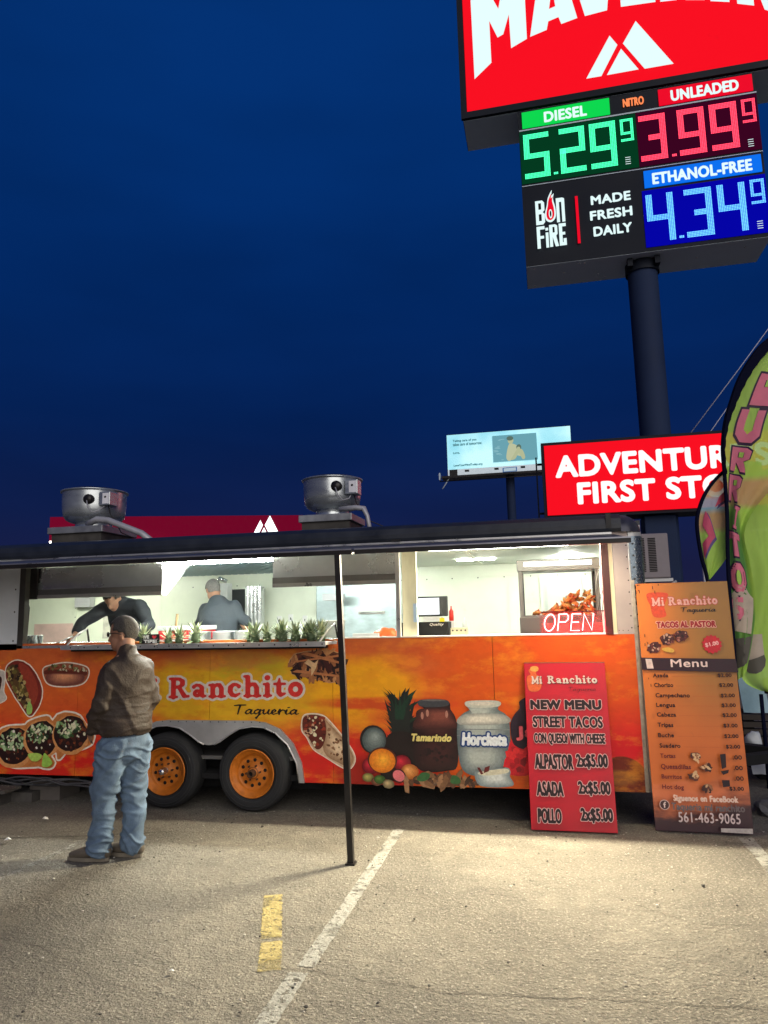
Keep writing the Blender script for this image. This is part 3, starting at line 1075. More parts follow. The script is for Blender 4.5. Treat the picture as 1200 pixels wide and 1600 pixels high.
part('window_sill', TR, lambda m: m.box(-5.04, -1.80, D - .004, D + .10, ZS - .045, ZS - .02, alu_bright).box(-1.79, .56, D - .005, D + .08, ZS + .0005, ZS + .012, mat('pale_sill', (.7, .66, .6), .4, var=.15)))
# stainless hoods hanging behind the window opening
def hood(m, x0, x1, z1, zb, side=False):
    y = 6.17
    m.box(x0, x1, y, y + .012, zb + .09, z1, steel)
    m.box(x0, x1, y - .012, y + .02, zb + .035, zb + .089, steel_dark)
    m.box(x0, x1, y - .016, y + .024, zb, zb + .034, mat('hood_lip', (.45, .43, .41), .35, .7))
    if side:
        st = mat('hood_side_bright', (.72, .76, .72), .35, .3)
        m.prism([(y - .012, zb), (y + .03, zb), (y + .5, z1 + .02), (y - .012, z1 + .02)], 'x', x1 + .001, x1 + .006, st)
        m.prism([(y + .02, zb - .004), (y + .05, zb - .004), (y + .53, z1 + .02), (y + .49, z1 + .02)], 'x', x1 + .006, x1 + .02, alu_bright)
part('exhaust_hood', TR, lambda m: hood(m, -4.95, -3.55, 2.21, 1.905, True))
part('exhaust_hood', TR, lambda m: hood(m, -2.43, -1.264, 2.214, 1.94))
# round duct, dark fridge recess, electrical boxes
def duct(m):
    for k in range(4):
        m.lathe([(.032, .9), (.032, 2.06)], (-3.56 + k * .05, 8.2, 0), steel, n=10)
    m.box(-3.60, -3.38, 8.22, 8.3, .9, 2.05, steel)
part('ribbed_steel_duct', TR, duct)
part('dark_recess', TR, lambda m: m.box(-3.98, -3.66, 8.45, YB - .025, 1.3, 2.04, mat('dark_grey_recess', (.05, .055, .06), .6)))
part('wall_box', TR, lambda m: m.box(-4.02, -3.83, 8.2, 8.34, 1.86, 2.11, mat('white_box', (.75, .77, .75), .4)).tube([(-4.0, 8.25, 2.13), (-3.93, 8.2, 2.17), (-3.86, 8.25, 2.13)], .025, chrome, 8))
part('wall_box', TR, lambda m: m.box(-2.60, -2.36, 8.2, 8.35, 1.86, 1.94, mat('grey_box', (.42, .42, .44), .5)))
part('wall_box', TR, lambda m: m.box(-6.15, -5.92, 8.45, 8.56, 1.87, 2.02, mat('grey_box', (.42, .42, .44), .5)))
for x, z in ((-3.32, 1.60), (-3.17, 1.62), (-2.98, 1.6)):
    q_ = part('outlet_plate', TR, lambda m: m.box(x, x + .06, YB - .03, YB - .021, z, z + .09, mat('outlet_white', (.8, .8, .78), .4, var=.05)))
    part('outlet_socket', q_, lambda m: m.box(x + .024, x + .036, YB - .032, YB - .0305, z + .02, z + .05, screw_m))
def door(m):
    dm = mat('inner_door_white', (.66, .70, .62), .4, var=.06)
    m.box(-.05, .42, YB - .04, YB - .021, ZF, 2.07, dm)
    m.box(.0, .37, YB - .05, YB - .0405, 1.55, 2.02, mat('door_panel', (.55, .60, .54), .4, var=.08))
    m.box(.03, .34, YB - .056, YB - .0505, 1.58, 1.99, dm)
part('rear_door', TR, door)
part('door_handle', TR, lambda m: m.box(.23, .26, YB - .08, YB - .057, 1.80, 1.86, steel))
part('ceiling_batten', TR, lambda m: m.box(-.72, -.69, D + .1, YB - .15, ZC - .012, ZC - .001, cream))
part('ceiling_batten', TR, lambda m: m.box(-2.2, -2.17, D + .1, YB - .15, ZC - .012, ZC - .001, cream))
part('wall_paper_note', TR, lambda m: m.box(.44, .60, YB - .03, YB - .0225, 1.72, 1.98, mat('note_paper', (.6, .66, .6), .7, var=.3, scale=40)))
part('wall_paper_note', TR, lambda m: m.box(-1.12, -1.09, D + .045, D + .0495, 1.60, 1.76, mat('blue_note', (.35, .5, .7), .6)))
part('wall_stain', TR, lambda m: m.box(-5.8, -5.4, YB - .0235, YB - .0215, 1.45, 1.75, mat('stained_panel', (.60, .58, .50), .6, var=.3, scale=12)))
def wscrew(m):
    for x in np.arange(-4.8, .7, .31):
        m.disc((x, YB - .0225, 2.09), .008, screw_m, n=6)
    for z in np.arange(1.5, 2.1, .12):
        m.disc((-6.215, YB - .037, z), .007, screw_m, n=6)
part('wall_screws', TR, wscrew, kind='stuff')
# window flaps (raised)
def flap(m, x0, x1):
    ya, za, yb, zb = D - .02, 2.262, 4.94, 2.115
    m.prism([(ya, za), (ya, za + .018), (yb, zb + .018), (yb, zb)], 'x', x0, x1, flap_top)
    m.box(x0, x1, yb - .032, yb - .001, zb - .014, zb + .024, black_metal)
    m.box(x0, x1, yb - .036, yb - .0325, zb + .016, zb + .026, mat('flap_edge_highlight', (.30, .30, .34), .35, .7))
    m.box(x0, x0 + .03, yb, ya, zb - .0, zb + .02, black_metal) if False else None
    m.prism([(ya, za - .002), (yb + .002, zb - .002), (yb + .002, zb - .006), (ya, za - .006)], 'x', x0 + .01, x1 - .01, mat('flap_underside', (.55, .55, .56), .45, .3))
part('left_window_flap', TR, lambda m: flap(m, -7.0, -1.335), label='long left window flap raised almost level')
part('right_window_flap', TR, lambda m: flap(m, -1.315, .575), label='short right window flap raised almost level')
# prop post
def post(m):
    m.prism([(-1.397, .0), (-1.357, .0), (-1.425, 2.10), (-1.465, 2.10)], 'y', 4.907, 4.947, black_metal)
    m.box(-1.41, -1.344, 4.89, 4.96, .0, .012, black_metal)
part('flap_prop_post', TR, post)
# folding serving shelf
def shelf(m):
    m.bbox(-4.405, -1.84, 5.88, 6.078, 1.424, 1.452, alu_bright, .004)
    m.box(-4.405, -1.84, 5.874, 5.8795, 1.414, 1.456, alu_bright)
    m.box(-4.35, -1.88, 5.95, 6.078, 1.395, 1.4235, dark)
    m.box(-3.3, -1.95, 6.081, 6.16, 1.455, 1.475, mat('orange_cutting_board', (.55, .20, .06), .5, var=.15))
    m.box(-3.95, -3.75, 6.081, 6.16, 1.455, 1.475, mat('orange_cutting_board', (.55, .20, .06), .5))
part('serving_shelf', TR, shelf)
def sscrew(m):
    for k in range(18):
        m.disc((-4.30 + k * .143, 5.8735, 1.434), .007, screw_m, n=8)
part('shelf_screws', TR, sscrew, kind='stuff')
def br(m, x, s):
    m.tube([(x, 5.90, 1.455), (x + .05 * s, 6.0, 1.56), (x + .09 * s, 6.07, 1.60)], .009, alu_bright, 6)
    m.tube([(x + .09 * s, 6.07, 1.60), (x + .11 * s, 6.075, 1.48)], .009, black_metal, 6)
part('shelf_bracket', TR, lambda m: br(m, -4.36, 1))
part('shelf_bracket', TR, lambda m: br(m, -1.90, 1))

# wheels
def make_wheel(cx, cap):
    y = 6.03
    c_ = (cx, y, .328)
    w = part('wheel', TR, lambda m: m.lathe([(.20, .02), (.215, .004), (.26, -.004), (.30, .006), (.322, .03), (.328, .06), (.328, .16), (.315, .2), (.26, .215), (.2, .21)], (0, 0, 0), rubber, 'y', 48), at=None)
    w.location = c_
    def grooves(m):
        for rr in (.235, .275, .298):
            m.lathe([(rr - .002, -.0065 if rr < .28 else .0), (rr, -.0085 if rr < .28 else -.001), (rr + .002, -.0065 if rr < .28 else .001)], (0, 0, 0), mat('sidewall_ridge', (.035, .036, .04), .6), 'y', 48)
    part('sidewall_ridges', w, grooves)
    part('rim', w, lambda m: m.lathe([(.208, -.004), (.205, -.012), (.198, -.012), (.192, .0), (.178, .012), (.160, .022), (.148, .040), (.142, .052), (.11, .044), (.075, .042), (.055, .030), (.04, .020), (.0, .020)], (0, 0, 0), orange_p, 'y', 48))
    def holes(m):
        for k in range(10):
            a = 2 * PI * k / 10 + .2
            m.lathe([(.0, .0405), (.0145, .0405), (.0155, .044)], (.108 * math.cos(a), 0, .108 * math.sin(a)), dark, 'y', 12)
    part('vent_holes', w, holes, kind='stuff')
    def nuts(m):
        for k in range(6):
            a = 2 * PI * k / 6 + .1
            m.lathe([(.0, .018), (.009, .018), (.009, .042)], (.064 * math.cos(a), 0, .064 * math.sin(a)), rust, 'y', 6, smooth=False)
    part('lug_nuts', w, nuts, kind='stuff')
    if cap:
        part('hub_cap', w, lambda m: m.lathe([(.0, -.055), (.018, -.054), (.026, -.046), (.029, -.03), (.031, .02), (.045, .025)], (0, 0, 0), chrome, 'y', 24))
    else:
        part('hub', w, lambda m: m.lathe([(.022, .0), (.022, -.038), (.032, -.038), (.034, .02), (.05, .025)], (0, 0, 0), rust, 'y', 24).lathe([(.0, -.005), (.021, -.005)], (0, 0, 0), dark, 'y', 16))
    return w
make_wheel(-2.57, False)
make_wheel(-3.41, True)
for cx in (-2.57, -3.41):     # far-side wheels
    w = part('wheel', TR, lambda m: m.lathe([(.0, .0), (.2, .0), (.31, .0), (.328, .03), (.328, .18), (.31, .2), (0, .2)], (0, 0, 0), rubber, 'y', 24))
    w.location = (cx, 8.35, .328)

# exhaust fans on the roof
def fan(cx, cy, R, zt, zb, zc, bw, lab):
    f_m = mat('spun_aluminium', (.50, .54, .56), .27, .75, var=.14, scale=3, stretch=(1, 1, 3))
    rt0 = part('exhaust_fan', TR, lambda m: m.lathe([(R * .60, zb), (R * .74, zb + .008), (R * .86, zb + .03), (R * .945, zb + .075), (R * .975, zb + .13), (R * .985, zb + .18), (R * .999, zt - .024), (R * 1.0, zt - .016), (R * 1.05, zt - .014), (R * 1.06, zt), (R * .98, zt + .006), (R * .94, zt + .004)], (cx, cy, 0), f_m, n=56), label=lab)
    part('fan_lid', rt0, lambda m: m.lathe([(R * .95, zt + .001), (R * .85, zt + .022), (R * .5, zt + .034), (0, zt + .036)], (cx, cy, 0), black_metal, n=40))
    part('fan_neck', rt0, lambda m: m.lathe([(R * .60, zc), (R * .585, zc + .02), (R * .56, zb), (R * .6, zb + .01)], (cx, cy, 0), f_m, n=40))
    part('curb_cap', rt0, lambda m: m.bbox(cx - bw, cx + bw, cy - bw, cy + bw, zc - .075, zc, mat('galvanised', (.33, .34, .36), .45, .7, var=.25), .006))
    part('curb_box', rt0, lambda m: m.box(cx - bw * .9, cx + bw * .9, cy - bw * .9, cy + bw * .9, 2.40, zc - .076, mat('dark_weathered_curb', (.07, .065, .06), .7, .3, var=.4)))
    a = math.radians(-52)
    px_, py_ = cx + R * math.cos(a), cy + R * math.sin(a)
    def cap(m):
        ex, ey = cx + R * math.cos(math.radians(-66)), cy + R * math.sin(math.radians(-66))
        m.lathe([(0, -.03), (.048, -.028), (.056, -.01), (.056, .04)], (ex, ey, (zt + zb) / 2 + .05), black_metal, 'y', 20)
    part('black_port', rt0, cap)
    bx = cx + R * .93
    by = cy - R * .62
    part('junction_box', rt0, lambda m: m.bbox(bx - .08, bx + .055, by - .06, by + .10, zt - .20, zt - .05, f_m, .006))
    part('white_label', rt0, lambda m: m.box(bx - .035, bx + .045, by - .064, by - .0605, zt - .185, zt - .065, mat('white_decal', (.75, .75, .8), .4)).lathe([(0, -.068), (.012, -.068), (.012, -.0625)], (bx + .0, by, zt - .11), black_metal, 'y', 10))
    def cable(m):
        ex, ey = cx + R * math.cos(math.radians(-66)), cy + R * math.sin(math.radians(-66))
        z0 = (zt + zb) / 2 + .03
        m.tube([(ex, ey - .03, z0), (ex + .03, ey - .05, z0 - .08), (ex + .08, ey - .04, z0 - .14), (ex + .14, ey - .02, z0 - .12), (bx - .02, by - .02, zt - .2)], .007, mat('grey_cable', (.35, .35, .38), .5), 6)
        m.tube([(bx, by, zt - .2), (bx + .03, by, zt - .3), (bx + .08, by, zb - .0), (bx + .16, by + .02, zc - .08), (bx + .34, by + .05, zc - .16), (bx + .5, by + .1, 2.46)], .006, black_metal, 6)
    part('power_cable', rt0, cable)
    return rt0, bx, by
f1, bx, by = fan(-5.03, 7.2, .350, 3.15, 2.79, 2.72, .345, 'larger exhaust fan on the left of the roof')
part('conduit', f1, lambda m: m.tube([(-4.9, 6.9, 2.74), (-4.75, 6.85, 2.78), (-4.6, 6.84, 2.76), (-4.2, 6.85, 2.60), (-4.0, 6.85, 2.45)], .035, mat('grey_conduit', (.45, .45, .48), .5, .3), 10))
f2, bx, by = fan(-2.16, 7.2, .310, 3.11, 2.78, 2.71, .285, 'smaller exhaust fan near the middle of the roof')
part('conduit', f2, lambda m: m.tube([(-2.0, 6.92, 2.75), (-1.82, 6.9, 2.755), (-1.74, 6.9, 2.74), (-1.70, 6.88, 2.66), (-1.66, 6.86, 2.44)], [.028, .028, .03, .022, .022], mat('grey_conduit', (.45, .45, .48), .5, .3), 10))
# window AC unit on the front wall
acm = mat('beige_ac_housing', (.24, .21, .23), .5, .05, var=.1)
AC = part('air_conditioner', TR, lambda m: m.bbox(XR + .015, XR + .31, 6.78, 7.35, 1.94, 2.345, acm, .012))
def louv(m):
    for k in range(20):
        z = 2.0 + k * .0155
        m.box(XR + .03, XR + .105, 6.774, 6.778, z, z + .009, dark)
        m.box(XR + .135, XR + .20, 6.774, 6.778, z, z + .009, dark)
part('louvre_grille', AC, louv, kind='stuff')
part('support_bracket', TR, lambda m: m.box(XR, XR + .33, 6.80, 6.84, 1.91, 1.938, alu).box(XR, XR + .03, 6.80, 6.84, 1.7, 1.909, alu).tube([(XR + .02, 6.82, 1.72), (XR + .36, 6.82, 1.91)], .012, alu, 6))
# tongue
part('tow_tongue', TR, lambda m: m.prism([(XR, 6.4), (XR + 1.3, 7.25), (XR + 1.3, 7.4), (XR, 6.5)], 'z', .3, .38, dark).prism([(XR, 8.3), (XR + 1.3, 7.45), (XR + 1.3, 7.3), (XR, 8.2)], 'z', .3, .38, dark))
# lit lamps, with one unseen light added under the right flap
tube_m = glow('fluorescent_tube', (0.93, 1.0, 0.92), 130.0)
part('fluorescent_lamp', TR, lambda m: m.box(-3.66, -2.48, 6.26, 6.32, 2.196, 2.232, tube_m).box(-3.7, -2.44, 6.25, 6.33, 2.233, 2.244, alu), label='lit tube lamp behind the left window')
part('fluorescent_lamp', TR, lambda m: m.box(-1.0, .22, 6.26, 6.32, 2.226, 2.2325, glow('fluorescent_tube_right', (0.95, 1.0, 0.9), 30.0)).box(-1.04, .26, 6.25, 6.33, 2.233, 2.244, alu), label='lit tube lamp behind the right window')
part('ceiling_lamp', TR, lambda m: m.box(.18, .36, 7.5, 8.3, 2.19, 2.242, glow('ceiling_lamp_glow', (1.0, 1.0, .92), 40.0)))
part('ceiling_lamp', TR, lambda m: m.box(-.9, -.5, 7.6, 7.68, 2.23, 2.242, glow('ceiling_lamp_glow4', (.96, 1.0, .88), 75.0)))
part('ceiling_lamp', TR, lambda m: m.box(-5.9, -4.9, 7.4, 7.5, 2.21, 2.242, glow('ceiling_lamp_glow2', (.96, 1.0, .84), 95.0)))
part('ceiling_lamp', TR, lambda m: m.box(-2.4, -1.6, 7.4, 7.5, 2.21, 2.242, glow('ceiling_lamp_glow3', (.92, 1.0, .92), 95.0)))
part('flap_light', TR, lambda m: m.box(-.95, -.75, D - .06, D - .034, 2.255, 2.268, glow('small_led', (1.0, .92, .7), 30.0)))
def flap_light(x0, x1, y, z, watts, label):  # unseen light added below the flap to brighten the ground
    part('flap_light', TR, lambda m: m.box(x0, x1, y - .03, y + .03, z, z + .012, glow('added_flap_glow', (1.0, .84, .58), 20.0)), label=label)
    l_ = bpy.data.objects.new('flap_lamp_light', bpy.data.lights.new('flap_lamp_light', 'AREA'))
    l_.data.shape = 'RECTANGLE'
    l_.data.size, l_.data.size_y = x1 - x0, .06
    l_.data.energy = watts
    l_.data.color = (1.0, .84, .56)
    l_.location = ((x0 + x1) / 2, y, z - .004)
    C.objects.link(l_)
    l_.parent = TR
flap_light(.15, .50, 5.45, 2.166, 14, 'added unseen warm light under the right flap')
def tube_light(x0, x1, y, z, watts, tilt, colr):
    l_ = bpy.data.objects.new('fluorescent_light', bpy.data.lights.new('fluorescent_light', 'AREA'))
    l_.data.shape = 'RECTANGLE'
    l_.data.size, l_.data.size_y = x1 - x0, .05
    l_.data.energy = watts
    l_.data.color = colr
    l_.location = ((x0 + x1) / 2, y, z)
    l_.rotation_euler = (-tilt, 0, 0)
    C.objects.link(l_)
    l_.parent = TR
tube_light(-.45, .32, 6.245, 2.19, 500, math.radians(68), (1.0, .88, .62))
tube_light(-3.66, -2.48, 6.245, 2.19, 75, math.radians(68), (1.0, .95, .80))

# ------------------------------------------------ printed food pictures and lettering on the wrap
white_e = ink(228, 216, 200)
brown = ink(70, 34, 22)
dbrown = ink(38, 18, 16)
tort = ink(205, 140, 84)
tan = ink(222, 176, 120)
green1, green2 = ink(120, 150, 96), ink(54, 80, 44)
pale = ink(216, 210, 176)
meats = [brown, dbrown, ink(96, 44, 26), ink(52, 24, 22), ink(122, 62, 36)]
greens = [green1, green2, ink(164, 186, 140), ink(36, 54, 34), pale]

pr = Print(D - .0015, .00035)
o1 = pr.smooth_poly([(-5.137, 1.264), (-5.024, 1.312), (-4.893, 1.262), (-4.786, 1.141), (-4.738, 1.021), (-4.759, 0.902), (-4.824, 0.807), (-4.879, 0.795), (-4.955, 0.877), (-5.063, 1.009), (-5.143, 1.142)], ink(120, 40, 30), white_e, .012, jag=.002)
pr.smooth_poly([(-5.008, 1.288), (-4.906, 1.250), (-4.814, 1.129), (-4.779, 1.009), (-4.815, 0.902), (-4.869, 0.854), (-4.921, 1.021), (-4.972, 1.166)], ink(148, 58, 40))
o = pr.smooth_poly([(-5.128, 1.240), (-5.065, 1.276), (-5.004, 1.215), (-4.925, 1.081), (-4.874, 0.949), (-4.869, 0.854), (-4.942, 0.889), (-5.034, 1.009), (-5.122, 1.142)], ink(86, 62, 34))
pr.scatter(o, 70, .022, [ink(150, 128, 70), ink(60, 40, 26), ink(176, 156, 100), ink(44, 30, 22), ink(104, 92, 44)], 2)
pr.smooth_poly([(-4.873, 0.926), (-4.835, 0.878), (-4.839, 0.819), (-4.880, 0.806), (-4.897, 0.854)], ink(150, 190, 96))
pr.smooth_poly([(-5.438, 1.192), (-5.191, 1.216), (-5.157, 1.130), (-5.164, 1.021), (-5.131, 0.949), (-5.243, 0.900), (-5.416, 0.875)], ink(190, 180, 170), white_e, .01)
pr.smooth_poly([(-5.436, 1.156), (-5.217, 1.167), (-5.191, 1.094), (-5.235, 0.997), (-5.421, 0.948)], ink(60, 26, 26))
pr.build('tacos_picture', TR)

pr = Print(D - .0015, .00035)
pr.smooth_poly([(-4.735, 1.225), (-4.652, 1.261), (-4.486, 1.283), (-4.319, 1.258), (-4.249, 1.222), (-4.252, 1.151), (-4.311, 1.092), (-4.448, 1.069), (-4.614, 1.075), (-4.701, 1.117)], ink(150, 84, 58), white_e, .012)
pr.smooth_poly([(-4.720, 1.213), (-4.622, 1.224), (-4.358, 1.217), (-4.261, 1.198), (-4.287, 1.163), (-4.481, 1.176), (-4.704, 1.177)], ink(96, 40, 26))
jo = pr.smooth_poly([(-4.703, 1.165), (-4.620, 1.188), (-4.357, 1.181), (-4.287, 1.163), (-4.312, 1.104), (-4.448, 1.075), (-4.615, 1.081), (-4.687, 1.117)], ink(104, 56, 50))
pr.shade(jo, (112, 62, 54), (214, 146, 104), 8, fz=.22, k1=.3)
o = [(-4.706, 1.219), (-4.652, 1.261), (-4.486, 1.277), (-4.319, 1.252), (-4.262, 1.210), (-4.482, 1.212)]
pr.scatter(o, 60, .014, [ink(110, 120, 70), ink(190, 180, 150), ink(66, 62, 34), ink(130, 60, 40)], 3)
pr.build('hot_dog_picture', TR)

pr = Print(D - .0015, .0003)
trio = [(-5.223, 0.601), (-5.156, 0.673), (-5.058, 0.698), (-4.917, 0.705), (-4.876, 0.735), (-4.766, 0.778), (-4.655, 0.790), (-4.611, 0.749), (-4.559, 0.803), (-4.464, 0.827), (-4.339, 0.804), (-4.283, 0.752), (-4.240, 0.706), (-4.172, 0.696), (-4.167, 0.569), (-4.245, 0.510), (-4.405, 0.473), (-4.446, 0.472), (-4.498, 0.413), (-4.538, 0.401), (-4.555, 0.459), (-4.609, 0.434), (-4.564, 0.366), (-4.603, 0.319), (-4.685, 0.317), (-4.741, 0.328), (-4.978, 0.316), (-5.092, 0.343), (-5.210, 0.411)]
o = pr.smooth_poly(trio, ink(190, 116, 60), white_e, .016, jag=.002)
cir = [([(-5.018, 0.509)][0], .215), ([(-4.714, 0.590)][0], .20), ([(-4.400, 0.635)][0], .20)]
for i, ((cx, cy), r) in enumerate(cir):
    pr.ell(cx, cy - .01, r * 1.0, r * .9, tort, 26, jag=.03)
    pr.ell(cx, cy, r * .88, r * .8, dbrown, 24, jag=.05)
    ring_ = [(cx + r * .82 * math.cos(a), cy + r * .74 * math.sin(a)) for a in np.linspace(0, 2 * PI, 20)]
    pr.scatter(ring_, 60, .018, meats, 10 + i)
    top_ = [(cx + r * .7 * math.cos(a) - .02, cy + .045 + r * .42 * math.sin(a)) for a in np.linspace(0, 2 * PI, 20)]
    pr.scatter(top_, 70, .015, greens, 20 + i, elong=2)
    pr.scatter(ring_, 10, .013, [pale, white_e], 30 + i)
pr.smooth_poly([(-4.845, 0.442), (-4.748, 0.455), (-4.691, 0.433), (-4.730, 0.386), (-4.800, 0.384)], ink(170, 200, 90))
pr.smooth_poly([(-4.665, 0.457), (-4.607, 0.411), (-4.578, 0.366), (-4.631, 0.330), (-4.686, 0.340), (-4.683, 0.410)], ink(150, 192, 80))
pr.build('street_tacos_picture', TR)

pr = Print(D - .0015, .0003)
o = pr.smooth_poly([(-2.241, 1.265), (-2.180, 1.343), (-2.014, 1.368), (-1.838, 1.361), (-1.751, 1.316), (-1.753, 1.130), (-1.852, 1.098), (-1.957, 1.120), (-2.075, 1.143), (-2.217, 1.176), (-2.181, 1.231)], ink(92, 52, 34), ink(196, 150, 110), .007, jag=.005)
rnd = random.Random(4)
pr.scatter(o, 120, .022, [ink(60, 24, 22), ink(40, 18, 20), ink(150, 96, 60), ink(184, 130, 84), ink(100, 44, 30), ink(30, 14, 18)], 5, elong=4)
for (a, b2) in (((455, 1036), (530, 1028)), ((470, 1024), (535, 1040)), ((462, 1048), (530, 1058))):
    p0 = [(-2.223, 1.265), (-1.780, 1.316), (-2.133, 1.342), (-1.752, 1.250), (-2.217, 1.187), (-1.782, 1.141)]
for i in range(0, 6, 2):
    (xa, za), (xb, zb) = p0[i], p0[i + 1]
    pr.poly([(xa, za), (xb, zb), (xb, zb + .018), (xa + .05, za + .02)], ink(176, 112, 70))
pr.poly([(-2.062, 1.297), (-2.003, 1.263), (-1.967, 1.296), (-1.991, 1.219), (-2.033, 1.153), (-2.038, 1.230), (-2.097, 1.264)], ink(206, 172, 130))
pr.build('quesadilla_picture', TR)

pr = Print(D - .0015, .0003)
pr.smooth_poly([(-2.112, 0.804), (-2.053, 0.826), (-1.960, 0.821), (-1.891, 0.784), (-1.755, 0.636), (-1.666, 0.511), (-1.656, 0.438), (-1.702, 0.379), (-1.770, 0.393), (-1.917, 0.475), (-2.021, 0.537), (-2.078, 0.632), (-2.125, 0.696)], ink(196, 168, 138), white_e, .009)
jo = pr.smooth_poly([(-1.937, 0.795), (-1.891, 0.763), (-1.755, 0.626), (-1.672, 0.500), (-1.667, 0.437), (-1.707, 0.395), (-1.792, 0.424), (-1.928, 0.517)], ink(150, 116, 88))
pr.shade(jo, (150, 116, 88), (222, 196, 162), 8, k1=.3)
o = [(-1.880, 0.731), (-1.767, 0.615), (-1.700, 0.500), (-1.701, 0.437), (-1.792, 0.456), (-1.905, 0.528)]
pr.scatter(o, 26, .012, [ink(104, 66, 40), ink(140, 100, 70)], 7, elong=2)
o = pr.smooth_poly([(-2.112, 0.793), (-2.053, 0.821), (-1.960, 0.816), (-1.914, 0.773), (-1.904, 0.666), (-1.939, 0.559), (-1.998, 0.537), (-2.066, 0.632), (-2.113, 0.696)], ink(92, 34, 24))
pr.scatter(o, 60, .015, [ink(140, 50, 30), ink(60, 20, 18), pale, ink(190, 150, 120), ink(110, 40, 24)], 8)
pr.build('burrito_picture', TR)

# title
pr = Print(D - .0015, .0006)
red_l, edge_l = ink(196, 44, 40), ink(206, 196, 190)
(xa, za), (xb, zb) = [(-3.417, 0.959), (-2.135, 0.978)]
w_ = xb - xa
pr.glyphs('Ranchito', SLAB, xa, za, .262, red_l, edge_l, ow=.075, width=w_, skew=(zb - za) / w_)
pr.glyphs('Mi', SLAB, xa - .56, za - .006, .262, red_l, edge_l, ow=.075, width=.46)
(xa, za), (xb, zb) = [(-2.761, 0.821), (-2.153, 0.847)]
pr.glyphs('Taqueria', SCRIPT, xa, za, .115, ink(20, 16, 18), width=xb - xa, bold=.01)
pr.build('trailer_lettering', TR)

# drinks and fruit
pr = Print(D - .0015, .00012)
black_g, black_g2 = ink(26, 30, 28), ink(22, 52, 38)
rnd = random.Random(2)
(cx, cz), = [(-1.247, 0.769)]
for k in range(70):           # pineapple crown leaves
    side = rnd.choice((-1, 1))
    z0 = cz - .16 + rnd.uniform(-.06, .34)
    lift = rnd.uniform(.05, .15)
    reach = rnd.uniform(.05, .18) * side
    tipx, tipz = cx + reach, z0 + lift
    pr.poly([(cx - .03 + reach * .1, z0 - .03), (cx + .03 + reach * .1, z0 - .03), (cx + reach * .62 + .014, z0 + lift * .45), (tipx, tipz), (cx + reach * .62 - .014, z0 + lift * .62)], rnd.choice((black_g, black_g2, ink(18, 20, 22))))
    pr.k -= .6
pr.k = 40
pr.poly([(cx - .07, cz - .3), (cx + .07, cz - .3), (cx + .085, cz + .12), (cx - .085, cz + .12)], black_g)
for dx in (-.09, -.06, -.03, .0, .03, .06, .09):
    pr.poly([(cx + dx * .8 - .022, cz + .02), (cx + dx * .8 + .022, cz + .02), (cx + dx * 1.5, cz + .27 - abs(dx) * .9)], black_g2 if abs(dx) < .05 else black_g)
pr.smooth_poly([(cx - .1, cz - .1), (cx + .1, cz - .1), (cx + .12, cz - .3), (cx + .1, cz - .46), (cx - .16, cz - .46), (cx - .17, cz - .3)], ink(30, 20, 20))
jo = pr.smooth_poly([(-1.082, 0.938), (-1.041, 0.875), (-1.091, 0.833), (-1.137, 0.759), (-1.147, 0.603), (-1.125, 0.418), (-1.029, 0.369), (-0.858, 0.383), (-0.777, 0.425), (-0.763, 0.660), (-0.778, 0.804), (-0.819, 0.876), (-0.843, 0.939)], ink(30, 14, 16))
pr.shade(jo, (34, 16, 18), (62, 28, 28), 10, fx=.06, k1=.35)
jo = pr.smooth_poly([(-1.079, 0.875), (-0.840, 0.881), (-0.789, 0.804), (-0.782, 0.722), (-1.116, 0.718), (-1.114, 0.801)], ink(60, 28, 26))
pr.shade(jo, (60, 28, 26), (124, 66, 54), 8, fx=.1, fz=.12, k1=.3)
for q in [(-1.059, 0.823), (-1.014, 0.844), (-0.852, 0.835)]:
    pr.ell(*q, .012, .03, ink(168, 120, 104))
o = [(-1.118, 0.655), (-0.784, 0.660), (-0.782, 0.425), (-1.114, 0.418)]
pr.scatter(o, 26, .02, [ink(40, 20, 22), ink(52, 26, 26), ink(28, 14, 18)], 61)
pr.smooth_poly([(-1.082, 0.948), (-0.967, 0.959), (-0.843, 0.949), (-0.839, 0.907), (-0.969, 0.891), (-1.078, 0.901)], ink(58, 60, 66))
pr.ell(*[(-0.957, 0.949)][0], .10, .008, ink(96, 92, 92))
jo = pr.smooth_poly([(-0.688, 0.929), (-0.658, 0.877), (-0.724, 0.836), (-0.764, 0.763), (-0.770, 0.609), (-0.750, 0.426), (-0.679, 0.357), (-0.544, 0.350), (-0.419, 0.373), (-0.351, 0.495), (-0.336, 0.716), (-0.356, 0.828), (-0.427, 0.879), (-0.419, 0.930)], ink(84, 96, 100))
pr.shade(jo, (96, 108, 112), (172, 180, 174), 12, fx=-.06, fz=.03, k1=.45)
pr.smooth_poly([(-0.688, 0.939), (-0.571, 0.950), (-0.418, 0.945), (-0.415, 0.904), (-0.563, 0.888), (-0.679, 0.898)], ink(186, 188, 178))
pr.ell(*[(-0.551, 0.924)][0], .105, .016, ink(206, 200, 186), jag=.08)
jo = pr.smooth_poly([(-0.703, 0.836), (-0.387, 0.838), (-0.354, 0.767), (-0.743, 0.753)], ink(150, 152, 146))
pr.shade(jo, (150, 152, 146), (214, 210, 196), 7, fx=-.05, k1=.4)
for yy in [(-0.549, 0.714), (-0.551, 0.663)]:
    pr.poly([(yy[0] - .22, yy[1]), (yy[0] + .21, yy[1]), (yy[0] + .21, yy[1] + .007), (yy[0] - .22, yy[1] + .007)], ink(124, 130, 130))
pr.smooth_poly([(-0.247, 0.946), (-0.250, 0.890), (-0.294, 0.839), (-0.328, 0.767), (-0.324, 0.636), (-0.286, 0.576), (-0.173, 0.578), (-0.154, 0.951)], ink(38, 24, 40))
